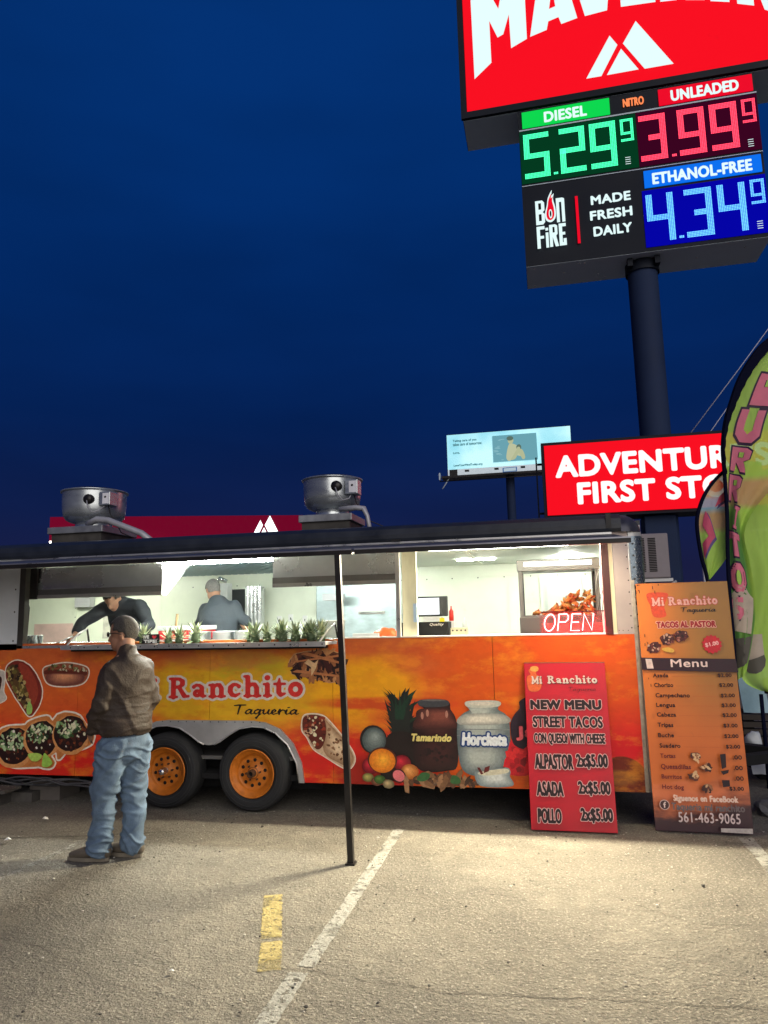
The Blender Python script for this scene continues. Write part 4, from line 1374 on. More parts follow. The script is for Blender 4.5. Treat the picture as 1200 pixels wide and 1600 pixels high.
o = pr.smooth_poly([(-0.334, 0.636), (-0.305, 0.596), (-0.235, 0.567), (-0.172, 0.608), (-0.184, 0.379), (-0.388, 0.374), (-0.394, 0.464), (-0.371, 0.514)], ink(196, 20, 36))
pr.scatter(o, 24, .03, [ink(164, 10, 28), ink(214, 40, 44), ink(130, 10, 26)], 9)
# coconut, orange, small fruit
pr.ell(*[(-1.484, 0.624)][0], .118, .118, ink(34, 28, 30))
def ball(q, rx, rz, c0, c1, fx=-.12, fz=.12):
    pr.shade([(q[0] + rx * math.cos(a), q[1] + rz * math.sin(a)) for a in np.linspace(0, 2 * PI, 25)[:-1]], c0, c1, 7, fx=fx, fz=fz)
ball([(-1.478, 0.619)][0], .103, .105, (70, 82, 84), (142, 154, 150), .05, .15)
for px_ in [(-1.511, 0.409), (-1.239, 0.436)]:
    ball(px_, .075, .068, (110, 8, 26), (206, 40, 60))
pr.ell(*[(-1.409, 0.458)][0], .128, .105, ink(74, 34, 22))
ball([(-1.410, 0.453)][0], .114, .098, (214, 116, 22), (244, 172, 52), .05, .05)
ball([(-1.176, 0.370)][0], .075, .062, (168, 92, 36), (236, 172, 100))
for q, cc in zip([(-1.535, 0.315), (-1.458, 0.286), (-1.435, 0.302), (-1.359, 0.268), (-1.102, 0.306), (-1.032, 0.297), (-0.967, 0.299), (-0.860, 0.312), (-0.776, 0.304)], ((188, 178, 96), (168, 100, 74), (94, 138, 60), (206, 180, 130), (130, 92, 60), (110, 72, 50), (150, 116, 90), (104, 66, 44), (132, 96, 66))):
    ball(q, .05, .036, tuple(int(v * .55) for v in cc), cc)
pr.ell(*[(-1.269, 0.337)][0], .062, .055, ink(64, 26, 24), rot=-.5)
pr.ell(*[(-1.269, 0.337)][0], .052, .044, ink(216, 112, 118), rot=-.5)
o = [(-1.216, 0.282), (-1.073, 0.368), (-0.913, 0.341), (-0.753, 0.365), (-0.629, 0.298), (-0.630, 0.273), (-1.216, 0.272)]
pr.scatter(o, 60, .022, [ink(90, 58, 40), ink(150, 110, 78), ink(60, 40, 30), ink(120, 84, 56)], 12, elong=3)
for q in ([(-1.117, 0.316), (-1.073, 0.368), (-1.008, 0.359), (-1.020, 0.318), (-1.075, 0.296)], [(-0.839, 0.302), (-0.816, 0.354), (-0.764, 0.335), (-0.755, 0.295), (-0.808, 0.283)]):
    pr.smooth_poly(q, ink(46, 92, 50))
jo = pr.smooth_poly([(-0.636, 0.378), (-0.573, 0.390), (-0.386, 0.424), (-0.346, 0.395), (-0.353, 0.355), (-0.336, 0.281), (-0.589, 0.274)], ink(120, 134, 138))
pr.shade(jo, (124, 138, 142), (206, 212, 208), 7, k1=.4)
pr.smooth_poly([(-0.605, 0.379), (-0.500, 0.401), (-0.376, 0.414), (-0.367, 0.384), (-0.492, 0.361), (-0.585, 0.359)], ink(204, 200, 176))
for q in ([(-0.614, 0.419), (-0.593, 0.419), (-0.564, 0.370), (-0.585, 0.364)], [(-0.551, 0.420), (-0.509, 0.436), (-0.521, 0.391), (-0.564, 0.375)]):
    pr.poly(q, ink(100, 30, 30))
pr.build('drinks_and_fruit_picture', TR)
pr = Print(D - .0016 - pr.k * .00012, .0004)
(xa, za), (xb, zb) = [(-1.152, 0.613), (-0.815, 0.680)]
pr.text('Tamarindo', xa, xb, za + .004, zb, ink(216, 200, 120), bold=.004, outline=ink(30, 16, 16), ow=.005, shear=.25, skew=.0)
(xa, za), (xb, zb) = [(-0.733, 0.589), (-0.362, 0.696)]
pr.text('Horchata', xa, xb, za, zb, ink(220, 226, 230), bold=.007, outline=ink(24, 60, 120), ow=.012, shear=.15, skew=.0)
(xa, za), (xb, zb) = [(-0.288, 0.636), (-0.134, 0.749)]
pr.text('Ja', xa, xb, za, zb, ink(214, 90, 100), bold=.006, outline=ink(60, 12, 24), ow=.006)
pr.build('drink_names', TR)

# ================================================================= THINGS IN THE WINDOWS
# OPEN neon
NE = thing('neon_sign', 'glowing red and white OPEN neon sign in the right window', 'sign', (.2, 6.10, 1.48))
neon_w = glow('neon_tube_white', (1.0, .80, .82), 3.0)
neon_h = glow('neon_added_halo', (1.0, .004, .02), 2.4)  # wider red tubes added behind the letters to imitate their halo
neon_r = glow('neon_tube_red', (1.0, .01, .03), 45.0)
def neon(m):
    sh = .035
    x0, z0, hgt, wd = -.225, .025, .135, .085
    y = -.004
    def P(u, v): return (x0 + u + v * .16, y, z0 + v)
    def st(pts, r=.0048):
        m.tube([P(u, v) for u, v in pts], r, neon_w, 6)
        m.tube([(q[0], q[1] + .013, q[2]) for q in [P(u, v) for u, v in pts]], .0115, neon_h, 6)
    a = 0
    st([(a + wd / 2 + wd / 2 * math.cos(q), hgt / 2 + hgt / 2 * math.sin(q)) for q in np.linspace(0, 2 * PI, 22)])
    a += .112
    st([(a, 0), (a, hgt), (a + .06, hgt), (a + .075, hgt * .87), (a + .075, hgt * .68), (a + .055, hgt * .52), (a, hgt * .52)])
    a += .104
    st([(a + .07, 0), (a, 0), (a, hgt), (a + .07, hgt)])
    st([(a, hgt * .5), (a + .06, hgt * .5)])
    a += .094
    st([(a, 0), (a, hgt), (a + .075, 0), (a + .075, hgt)])
part('letter_tubes', NE, neon)
part('hanging_rail', NE, lambda m: m.box(-.24, .27, .03, .036, .175, .185, black_metal))
l_ = bpy.data.objects.new('neon_light', bpy.data.lights.new('neon_light', 'AREA'))
l_.data.shape = 'RECTANGLE'
l_.data.size, l_.data.size_y = .5, .14
l_.data.energy = 5.5
l_.data.color = (1.0, .02, .05)
l_.location = (.02, .035, .09)
l_.rotation_euler = (math.radians(90), 0, PI)
C.objects.link(l_)
l_.parent = NE
l2_ = l_.copy()
l2_.data = l_.data.copy()
l2_.data.energy = 3.5
l2_.location = (.02, -.03, .06)
l2_.rotation_euler = (math.radians(25), 0, 0)
C.objects.link(l2_)
l2_.parent = NE
part('acrylic_back', NE, lambda m: m.box(-.25, .28, .024, .028, .0, .185, mat('red_acrylic', (.5, .01, .02), .3, var=0, alpha=.12)))
part('wires', NE, lambda m: m.tube([(.22, .02, .18), (.25, .03, .3), (.22, .05, .42), (.26, .06, .55), (.27, .05, .70)], .003, black_metal, 5).tube([(.24, .02, .1), (.27, .04, .3), (.25, .03, .4)], .003, black_metal, 5))

# display case
DC = thing('display_case', 'heated glass display case full of fried snacks behind the OPEN sign', 'display case', (.12, 6.75, ZS))
def case_frame(m):
    x0, x1, y0, y1, zt = -.345, .355, -.2, .25, .66
    fm = mat('case_frame_grey', (.07, .068, .07), .4, .3)
    for x in (x0, x1 - .035):
        for y in (y0, y1 - .03):
            m.box(x, x + .035, y, y + .03, .15, zt - .1, fm)
    m.bbox(x0 - .01, x1 + .01, y0 - .015, y1, zt - .1, zt, mat('case_top', (.12, .12, .12), .4, .4), .006)
    m.bbox(x0 - .005, x1 + .005, y0 - .01, y1, 0.0, .15, mat('case_base', (.02, .016, .018), .5), .006)
    m.box(x0 + .035, x1 - .035, y0, y0 + .02, .15, .165, fm)
part('case_frame', DC, case_frame)
part('case_light', DC, lambda m: m.box(-.29, .30, -.222, -.216, .60, .64, glow('case_top_light', (1, 1, .97), 3.0)))
glass = mat('clear_glass', (1, 1, 1), .03, 0, var=0, trans=1.0, spec=.5)
glass.node_tree.nodes['Principled BSDF'].inputs['IOR'].default_value = 1.05
part('glass_pane', DC, lambda m: m.box(-.31, .0, -.196, -.192, .165, .56, glass))
part('glass_pane', DC, lambda m: m.box(-.005, .32, -.188, -.184, .165, .56, glass))
def snacks(m):
    rnd = random.Random(8)
    mm = [mat('fried_snack_orange', (.62, .20, .05), .6, var=.3, bump=.4, bscale=40), mat('fried_snack_gold', (.70, .34, .10), .6, var=.3), mat('fried_snack_red', (.55, .10, .03), .6, var=.3)]
    for _ in range(150):
        u = rnd.random()
        x = -.05 + u * .36 if rnd.random() < .85 else rnd.uniform(-.22, .0)
        top = .025 + .17 * max(0, min(1, (x + .10) / .28))
        z = .17 + rnd.random() * top
        y = rnd.uniform(-.13, .16)
        bm_ = bmesh.new()
        bmesh.ops.create_icosphere(bm_, subdivisions=1, radius=.024)
        for v in bm_.verts: v.co *= rnd.uniform(.6, 1.35)
        m.bm(bm_, rnd.choice(mm), True, Matrix.Translation((x, y, z)) @ Matrix.Rotation(rnd.uniform(0, 6), 4, 'Y') @ Matrix.Diagonal((1.6, .9, .6, 1)))
o = part('fried_snack_pile', DC, snacks)
o['kind'] = 'stuff'

# point of sale tablet
TB = thing('tablet_terminal', 'tablet register with blank white screen on its stand in right window', 'tablet', (-1.045, 6.6, 1.6))
part('tablet_body', TB, lambda m: m.bbox(-.165, .165, 0, .02, .045, .23, mat('tablet_grey', (.03, .033, .036), .4), .008))
part('screen', TB, lambda m: m.box(-.145, .085, -.003, -.0005, .062, .215, glow('tablet_screen', (.96, .98, 1), 1.3)))
part('stand', TB, lambda m: m.box(-.07, .10, .0, .08, .0, .044, mat('white_plastic', (.75, .75, .74), .4)).box(.085, .13, -.01, .0, -.005, .03, mat('yellow_note', (.8, .65, .02), .6)))
CD = thing('cash_drawer', 'black cash drawer under the tablet in the right window', 'cash drawer', (-1.10, 6.55, ZS))
part('drawer_box', CD, lambda m: m.bbox(-.20, .23, -.05, .3, .0, .125, mat('drawer_black', (.006, .006, .007), .6, spec=.2), .006))
pr = Print(-.052, .0004)
pr.text('Quality', .06, .19, .085, .115, ink(190, 180, 170), bold=.001, shear=.3)
pr.build('drawer_lettering', CD)
b_ = MB(); b_.bbox(-.85, -.70, 6.50, 6.58, ZS, ZS + .07, mat('tan_power_strip', (.45, .40, .28), .5), .004)
for k in range(4): b_.disc((-.83 + k * .038, 6.498, ZS + .045), .009, screw_m, n=8)
setp(b_.build('power_strip'), 'tan multi outlet box just right of the black cash drawer', 'power strip')
b_ = MB(); b_.lathe([(.0, 0), (.022, 0), (.022, .09), (.009, .11), (.006, .14), (0, .14)], (-.87, 6.75, 1.60), mat('ketchup_red', (.6, .03, .02), .35), n=14)
b_.box(-.9, -.84, 6.72, 6.78, ZS, 1.60, mat('white_plastic', (.75, .75, .74), .4))
setp(b_.build('sauce_bottle'), 'red squeeze bottle behind the tablet in the right window', 'bottle')
b_ = MB(); b_.lathe([(.0, 0), (.028, 0), (.028, .1), (.012, .13), (.01, .16), (0, .16)], (-.76, 6.9, ZS), mat('clear_bottle', (.7, .74, .72), .2, var=.05), n=14)
setp(b_.build('clear_bottle'), 'pale bottle standing behind the tan outlet box', 'bottle')
# orange bag on far counter
def bag(m):
    rnd = random.Random(3)
    bm_ = bmesh.new()
    bmesh.ops.create_icosphere(bm_, subdivisions=3, radius=.1)
    for v in bm_.verts:
        v.co *= 1 + .35 * noise.noise(v.co * 22)
    m.bm(bm_, mat('orange_plastic_bag', (.85, .16, .04), .4, emit=(.9, .1, .02), est=.05), True, Matrix.Translation((-1.45, 6.5, 1.49)) @ Matrix.Diagonal((1.15, .6, .6, 1)))
part('plastic_bag', None, bag)
setp(bpy.data.objects['plastic_bag'], 'crumpled orange plastic bag on the ledge left of the tablet', 'bag')
part('counter_ledge', TR, lambda m: m.box(-5.0, .45, D + .10, 6.75, ZS - .05, ZS - .004, steel))
b_ = MB(); b_.box(-1.75, -1.50, 6.42, 6.5, ZS - .003, ZS + .035, mat('white_plastic', (.75, .75, .74), .4))
setp(b_.build('folded_towel'), 'folded white cloth on the ledge beside the orange bag', 'cloth')

# pots, pans, cooler, buckets
def pot(x, y, z, r, h, label, nm='steel_pot', cat='pot'):
    b_ = MB()
    b_.lathe([(0, 0), (r * .94, 0), (r, .01), (r, h - .006), (r * 1.05, h), (r * 1.05, h + .006), (r * .96, h), (r * .95, h * .5), (0, h * .5)], (x, y, z), steel, n=28)
    return setp(b_.build(nm), label, cat)
pot(-5.35, 6.45, 1.45, .062, .125, 'small steel pot stacked at the far left of the window')
pot(-5.10, 6.35, 1.45, .105, .09, 'wide steel pan at the far left window corner')
for i, x in enumerate((-3.28, -3.03, -2.80)):
    pot(x, 6.42, ZS - .01, .105, .085, ('left', 'middle', 'right')[i] + ' one of three round steel pans below the cook with his back turned')
pot(-2.27, 6.7, ZS - .03, .16, .155, 'large steel pot behind the row of pineapple tops')
def bucket(x, y, z, r, h, label):
    b_ = MB()
    b_.lathe([(0, 0), (r * .85, 0), (r, h * .95), (r * 1.04, h * .95), (r * 1.04, h), (r * .95, h), (r * .8, .02)], (x, y, z), mat('white_bucket', (.70, .70, .64), .4), n=24)
    setp(b_.build('plastic_bucket'), label, 'bucket')
bucket(-2.02, 6.72, ZS - .03, .115, .19, 'white plastic bucket at the right end of the serving shelf')
CO = thing('cooler_box', 'red cooler with white lid behind the tips sign', 'cooler', (-3.66, 6.75, ZS))
part('cooler_body', CO, lambda m: m.bbox(-.26, .24, 0, .3, 0, .09, mat('cooler_red', (.6, .02, .03), .4), .008))
part('cooler_lid', CO, lambda m: m.bbox(-.27, .25, -.01, .31, .091, .135, mat('cooler_white', (.78, .78, .76), .4), .008))
b_ = MB(); b_.tube([(-3.78, 6.85, 1.55), (-3.76, 6.85, 1.73)], .014, mat('wood_handle', (.35, .24, .12), .7), 8)
setp(b_.build('wooden_ladle'), 'wooden handle sticking up behind the red cooler', 'utensil')
RK = thing('dish_rack', 'pale metal rack with dark opening at the left window edge', 'rack', (-5.38, 6.5, ZS))
part('rack_frame', RK, lambda m: m.box(-.13, -.09, 0, .03, -.03, .42, mat('pale_rack', (.55, .57, .5), .5)).box(-.088, .09, 0, .03, .36, .42, mat('pale_rack', (.55, .57, .5), .5)).box(.055, .09, 0, .03, .0, .359, mat('pale_rack', (.55, .57, .5), .5)))
part('rack_interior', RK, lambda m: m.box(-.088, .054, .04, .05, .0, .36, dark))
part('rack_hose', RK, lambda m: m.tube([(-.1, -.01, .43), (.0, -.01, .445), (.09, -.01, .42), (.115, -.01, .36), (.10, -.01, .0)], .012, black_metal, 8))
# tips sign
TS = thing('tips_sign', 'small black WE heart TIPS sign on the serving shelf', 'sign', (-3.555, 6.0, 1.456))
part('sign_card', TS, lambda m: m.box(-.09, .085, 0, .006, 0, .085, ink(20, 18, 20)))
pr = Print(-.002, .0004)
pr.text('WE', -.085, -.018, .045, .076, ink(220, 220, 220), bold=.0025)
hs = [(.035 + .024 * (16 * math.sin(q) ** 3) / 16, .060 + .02 * (13 * math.cos(q) - 5 * math.cos(2 * q) - 2 * math.cos(3 * q) - math.cos(4 * q)) / 16) for q in np.linspace(0, 2 * PI, 24)[:-1]]
pr.poly(hs, ink(190, 50, 60))
pr.text('TIPS!', -.07, .06, .006, .034, ink(220, 220, 220), bold=.0025)
pr.poly([(-.08, .038), (.075, .038), (.075, .040), (-.08, .040)], ink(220, 220, 220))
pr.build('sign_lettering', TS)

# pineapple tops
leafm = [mat('pineapple_leaf_grey', (.22, .27, .17), .6, var=.25), mat('pineapple_leaf_green', (.11, .16, .08), .6, var=.25), mat('pineapple_leaf_pale', (.38, .41, .26), .6, var=.25)]
def pineapple(seed):
    b_ = MB()
    rnd = random.Random(seed)
    for k in range(46):
        a = rnd.uniform(0, 2 * PI)
        lay = k / 46
        elev = .15 + lay * 1.2
        L = rnd.uniform(.095, .15) * (1 - .15 * lay)
        w = rnd.uniform(.010, .016)
        base = Vector((0, 0, .012 + lay * .06))
        out = Vector((math.cos(a), math.sin(a), 0))
        side = Vector((-math.sin(a), math.cos(a), 0))
        pts = []
        for j, tt in enumerate((0, .35, .7, 1)):
            e_ = elev - .35 * tt * (1 - lay)
            p = base + out * (L * tt * math.cos(e_)) + Vector((0, 0, L * tt * math.sin(e_)))
            ww = w * (1 - tt) ** .7 * (1 if j else .8)
            pts += [p - side * ww, p + side * ww + Vector((0, 0, .0)), ]
        b_.add(pts, [(0, 1, 3, 2), (2, 3, 5, 4), (4, 5, 7, 6)], rnd.choice(leafm))
    b_.lathe([(0, 0), (.03, 0), (.035, .03), (.02, .08), (0, .09)], (0, 0, 0), leafm[1], n=8)
    return b_
spots = [(-3.66, 6.05, .145, 'partly behind the customer, left of the tips sign'), (-3.40, 6.04, .12, 'just right of the tips sign'), (-3.27, 6.0, .13, 'second to the right of the tips sign'), (-3.13, 6.05, .16, 'tallest, by the left steel pan'), (-2.55, 6.04, .155, 'leftmost of the row right of the steel pans'), (-2.42, 6.0, .13, 'second of the row right of the steel pans'), (-2.29, 6.05, .16, 'in front of the left half of the large steel pot'), (-2.16, 6.02, .15, 'in front of the right half of the large steel pot'), (-2.02, 6.04, .15, 'second from the right shelf bracket'), (-1.92, 6.0, .155, 'nearest the right shelf bracket'), (-2.62, 6.10, .13, 'low one behind the leftmost of the right row'), (-2.35, 6.12, .14, 'half hidden second row, left of the large pot'), (-2.10, 6.12, .135, 'half hidden second row, in front of the large pot'), (-3.33, 6.12, .115, 'half hidden, behind the pair right of the tips sign')]
protos = [pineapple(s_) for s_ in (1, 2, 3)]
pobj = []
for i, (x, y, h_, lb) in enumerate(spots):
    if i < 3:
        o = protos[i].build('pineapple_top')
    else:
        o = pobj[i % 3].copy()
        C.objects.link(o)
    o.location = (x, y, 1.456)
    o.scale = (h_ / .120, h_ / .120, h_ / .132)
    o.rotation_euler = (0, 0, i * 1.3)
    setp(o, 'pineapple top, ' + lb, 'pineapple top', 'pineapple tops along the serving shelf')
    pobj.append(o)
TG = thing('serving_tongs', 'steel tongs in the leaning cook\'s hand over the shelf', 'tongs', (-4.52, 6.2, 1.5))
part('tong_arms', TG, lambda m: m.tube([(.0, 0, .03), (-.07, -.03, .0), (-.14, -.05, -.03)], .006, steel, 6).tube([(.0, 0, .035), (-.05, -.06, .0), (-.12, -.09, -.035)], .006, steel, 6))

# ================================================================= MENU BOARDS
RB = thing('menu_board', 'red NEW MENU street tacos board leaning on the trailer', 'menu board', (.12, 5.84, 0.012), (-.165, 0, 0))
redp = mat('red_board_print', srgb(176, 12, 34), .35, var=.12, scale=3, bump=.03, bscale=4)
part('board', RB, lambda m: m.bbox(-.318, .318, .0, .012, 0, 1.255, redp, .003))
part('top_edge_wear', RB, lambda m: m.box(-.317, .317, -.002, .013, 1.2555, 1.259, mat('worn_board_edge', (.20, .12, .09), .8, var=.4, scale=30)))
kw, kb, ko = ink(206, 186, 178), ink(30, 10, 16), ink(206, 160, 160)
pr = Print(-.0012, .0006)
# clay jug emblem
pr.smooth_poly([(-0.282, 1.196), (-0.250, 1.216), (-0.221, 1.196), (-0.222, 1.165), (-0.183, 1.134), (-0.186, 1.074), (-0.214, 1.034), (-0.279, 1.034), (-0.297, 1.084), (-0.295, 1.145), (-0.268, 1.165)], ink(206, 92, 44), ink(150, 50, 30), .003)
pr.smooth_poly([(-0.265, 1.221), (-0.234, 1.231), (-0.204, 1.221), (-0.211, 1.190), (-0.262, 1.191)], ink(216, 150, 70))
(a, b0), (c0, d0) = [(-0.266, 1.094), (0.243, 1.098)]
pr.glyphs('Mi', SLAB, a, b0 - .002, .083, kw, width=.085, off=(.004, -.004), omat=kb)
(e0, f0), = [(-0.140, 1.094)]
pr.glyphs('Ranchito', SLAB, e0, f0, .083, kw, width=c0 - e0, off=(.004, -.004), omat=kb)
(a, b0), (c0, d0) = [(0.022, 1.034), (0.239, 1.044)]
pr.glyphs('Taqueria', SCRIPT, a, b0, .04, ink(96, 10, 24), width=c0 - a)
def line(q, s, bold=.006, ow=.006, **k):
    bold, ow = bold * .65, ow * .95
    (xa, za), (xb, zb) = q
    pr.text(s, xa, xb, min(za, zb), max(za, zb), kb, bold=bold, outline=ko, ow=ow, res=18, **k)
line([(-0.281, 0.889), (0.268, 0.965)], 'NEW MENU', .0095, .005)
line([(-0.268, 0.752), (0.268, 0.839)], 'STREET TACOS', .006, .005)
line([(-0.264, 0.621), (0.277, 0.710)], 'CON QUESO/ WITH CHEESE', .004, .0045)
line([(-0.268, 0.440), (0.026, 0.554)], 'ALPASTOR', .006, .005)
line([(0.048, 0.447), (0.284, 0.559)], '2x$5.00', .006, .005)
line([(-0.263, 0.244), (-0.059, 0.352)], 'ASADA', .006, .005)
line([(0.049, 0.254), (0.288, 0.361)], '2x$5.00', .006, .005)
line([(-0.263, 0.052), (-0.085, 0.158)], 'POLLO', .006, .005)
line([(0.055, 0.064), (0.291, 0.171)], '2x$5.00', .006, .005)
pr.build('board_lettering', RB)

OB = thing('menu_board', 'tall orange Menu board with price list leaning by the trailer corner', 'menu board', (1.06, 5.95, 0.012), (-.055, 0, 0))
om = bpy.data.materials.new('orange_menu_print')
om.use_nodes = True
g = NG(om)
t = om.node_tree
oc = t.nodes.new('ShaderNodeTexCoord').outputs['Object']
sp = t.nodes.new('ShaderNodeSeparateXYZ')
t.links.new(oc, sp.inputs[0])
X, Z = sp.outputs['X'], sp.outputs['Z']
nz1 = g.noise(oc, 5, 5, .6)
nz2 = g.noise(oc, 4, 4, .6, (1, 1, 3))
c = g.mix(g.step(X, -.34, .2), srgb(214, 116, 40), srgb(150, 104, 40))
c = g.mix(g.step(Z, 1.3, .55), c, srgb(196, 100, 40))
c = g.mix(g.step(g.m('ADD', Z, g.m('MULTIPLY', nz2, .3)), .55, .42), c, srgb(206, 112, 70))
c = g.mix(g.step(g.m('SUBTRACT', g.m('ADD', Z, g.m('MULTIPLY', nz2, .35)), g.m('MULTIPLY', g.step(X, .0, .3), .12)), .42, .22), c, srgb(58, 32, 42))
c = g.mix(g.m('MULTIPLY', g.step(nz1, .6, .72), .22), c, (.03, .012, .01))
b = t.nodes['Principled BSDF']
t.links.new(c, b.inputs['Base Color'])
b.inputs['Roughness'].default_value = .4
part('board', OB, lambda m: m.bbox(-.342, .342, 0, .012, .0, 1.86, om, .003))
pr = Print(-.0012, .0006)
pr.smooth_poly([(-0.251, 1.783), (-0.112, 1.779), (-0.115, 1.733), (-0.140, 1.673), (-0.132, 1.597), (-0.223, 1.594), (-0.245, 1.686), (-0.265, 1.737)], ink(206, 72, 44))
(a, b0), (c0, d0) = [(-0.235, 1.681), (0.249, 1.683)]
pink = ink(222, 168, 160)
pr.glyphs('Mi', SLAB, a, b0, .09, pink, ink(190, 70, 50), ow=.06, width=.095)
(e0, f0), = [(-0.110, 1.683)]
pr.glyphs('Ranchito', SLAB, e0, f0, .09, pink, ink(190, 90, 70), ow=.06, width=c0 - e0)
(a, b0), (c0, d0) = [(-0.020, 1.625), (0.239, 1.629)]
pr.glyphs('Taqueria', SCRIPT, a, b0, .05, ink(30, 18, 18), width=c0 - a, bold=.01)
(xa, za), (xb, zb) = [(-0.211, 1.504), (0.227, 1.555)]
pr.text('TACOS AL PASTOR', xa, xb, za, zb, ink(150, 24, 34), bold=.003, outline=ink(216, 160, 140), ow=.005, res=15)
for k, q in enumerate([(-0.242, 1.355), (-0.142, 1.418), (-0.036, 1.441)]):
    pr.ell(*q, .055, .042, ink(70, 26, 28), jag=.15, rot=.4)
    rr = [(q[0] + .05 * math.cos(a), q[1] + .038 * math.sin(a)) for a in np.linspace(0, 2 * PI, 12)]
    pr.scatter(rr, 22, .01, [ink(40, 14, 20), ink(150, 90, 80), ink(100, 40, 36), ink(190, 150, 130)], 40 + k)
pr.smooth_poly([(-0.186, 1.344), (-0.138, 1.354), (-0.097, 1.334), (-0.113, 1.314), (-0.169, 1.325)], ink(206, 160, 70))
cx, cz = [(0.182, 1.374)][0]
star = [(cx + (.075 if k % 2 else .062) * math.cos(PI * k / 14), cz + (.075 if k % 2 else .062) * math.sin(PI * k / 14)) for k in range(28)]
pr.poly(star, ink(190, 28, 44))
pr.text('$1.00', cx - .05, cx + .05, cz - .018, cz + .018, ink(232, 170, 170), bold=.002, rot=.18)
pr.poly([(-0.349, 1.277), (0.341, 1.261), (0.349, 1.160), (-0.347, 1.183)][:4], ink(44, 18, 32))
(xa, za), (xb, zb) = [(-0.132, 1.202), (0.135, 1.263)]
pr.text('Menu', xa, xb, za, zb, ink(226, 200, 196), bold=.0015)
pr.poly([(-0.316, 1.267), (-0.269, 1.266), (-0.260, 1.193), (-0.308, 1.193)], ink(214, 190, 186))
prices = [(-0.271, 1.124), (-0.267, 1.051), (-0.264, 0.974), (-0.265, 0.902), (-0.266, 0.830), (-0.268, 0.754), (-0.270, 0.678), (-0.266, 0.602), (-0.268, 0.528), (-0.270, 0.453), (-0.271, 0.379), (-0.273, 0.305)]
names = [('Asada', .115, '$2.00'), ('Chorizo', .14, '$2.00'), ('Campechano', .25, '$2.00'), ('Lengua', .14, '$3.00'), ('Cabeza', .14, '$2.00'), ('Tripas', .115, '$3.00'), ('Buche', .115, '$2.00'), ('Suadero', .15, '$2.00'), ('Tortas', .11, '$3.00'), ('Quesadillas', .215, '$3.00'), ('Burritos', .145, '$3.00'), ('Hot dog', .155, '$3.00')]
tcm = ink(50, 16, 18)
for i, ((u, v), (nm, wd, pc)) in enumerate(zip(prices, names)):
    desc = any(ch in nm for ch in 'pgQ')
    pr.text(nm, u, u + wd, v - (.010 if desc else 0), v + .033, tcm if i < 8 else ink(110, 36, 34), bold=.0016, res=14)
    up_ = u + .470
    if i < 8 or i == 11:
        pr.text(pc, up_, up_ + .10, v - .002, v + .030, tcm, bold=.0016, res=14)
    else:
        pr.text(pc[2:], up_ + .04, up_ + .105, v - .002, v + .030, tcm, bold=.0016, res=14)
    if i < 8:
        pr.poly([(u + wd + .02, v + .008), (up_ - .03, v + .008), (up_ - .03, v + .010), (u + wd + .02, v + .010)], ink(176, 84, 44))
for k, q in enumerate([(-0.019, 0.546), (0.055, 0.465), (-0.037, 0.398), (0.046, 0.319)]):
    pr.ell(*q, .036, .028, ink(96, 50, 40), jag=.15)
    rr = [(q[0] + .032 * math.cos(a), q[1] + .024 * math.sin(a)) for a in np.linspace(0, 2 * PI, 12)]
    pr.scatter(rr, 14, .010, [ink(206, 170, 130), ink(150, 100, 70), ink(60, 30, 30)], 50 + k, elong=3)
for q in ([(0.154, 0.563), (0.195, 0.569), (0.190, 0.472), (0.158, 0.458)], [(0.147, 0.444), (0.206, 0.455), (0.200, 0.432), (0.163, 0.417)], [(0.150, 0.380), (0.203, 0.382), (0.203, 0.337), (0.154, 0.331)]):
    pr.poly(q, ink(34, 18, 30))
(xa, za), (xb, zb) = [(-0.203, 0.216), (0.249, 0.266)]
pr.text('Siguenos en FaceBook', xa, xb, za - .006, zb + .004, ink(222, 190, 176), bold=.0022, res=12)
(xa, za), (xb, zb) = [(-0.222, 0.151), (0.288, 0.213)]
pr.text('Taqueria mi ranchito', xa, xb, za - .008, zb, ink(104, 92, 96), bold=.0022, res=12)
(xa, za), (xb, zb) = [(-0.178, 0.076), (0.250, 0.145)]
pr.text('561-463-9065', xa, xb, za, zb + .004, ink(206, 186, 188), bold=.001, res=14)
q = [(-0.268, 0.195)][0]
pr.ell(*q, .036, .036, ink(206, 180, 176)); pr.ell(*q, .031, .031, ink(66, 40, 46))
pr.text('f', q[0] - .009, q[0] + .011, q[1] - .022, q[1] + .022, ink(222, 200, 196), bold=.002)
pr.poly([(.11, .018), (.325, .014), (.325, .05), (.11, .045)], ink(176, 168, 166))
pr.build('board_lettering', OB)
def wear(m):
    rnd = random.Random(6)
    mm = ink(44, 24, 20)
    for k in range(16):
        x, z = rnd.choice(((-.3, 1.42), (-.29, 1.1), (-.33, 1.85), (-.2, 1.84)))
        x += rnd.uniform(-.02, .03); z += rnd.uniform(-.05, .06)
        z = min(z, 1.852)
        h_ = rnd.uniform(.004, .03)
        m.box(x, x + .004, -.0045, -.0005, z - h_, z, mm)
part('peeled_spots', OB, wear, kind='stuff')

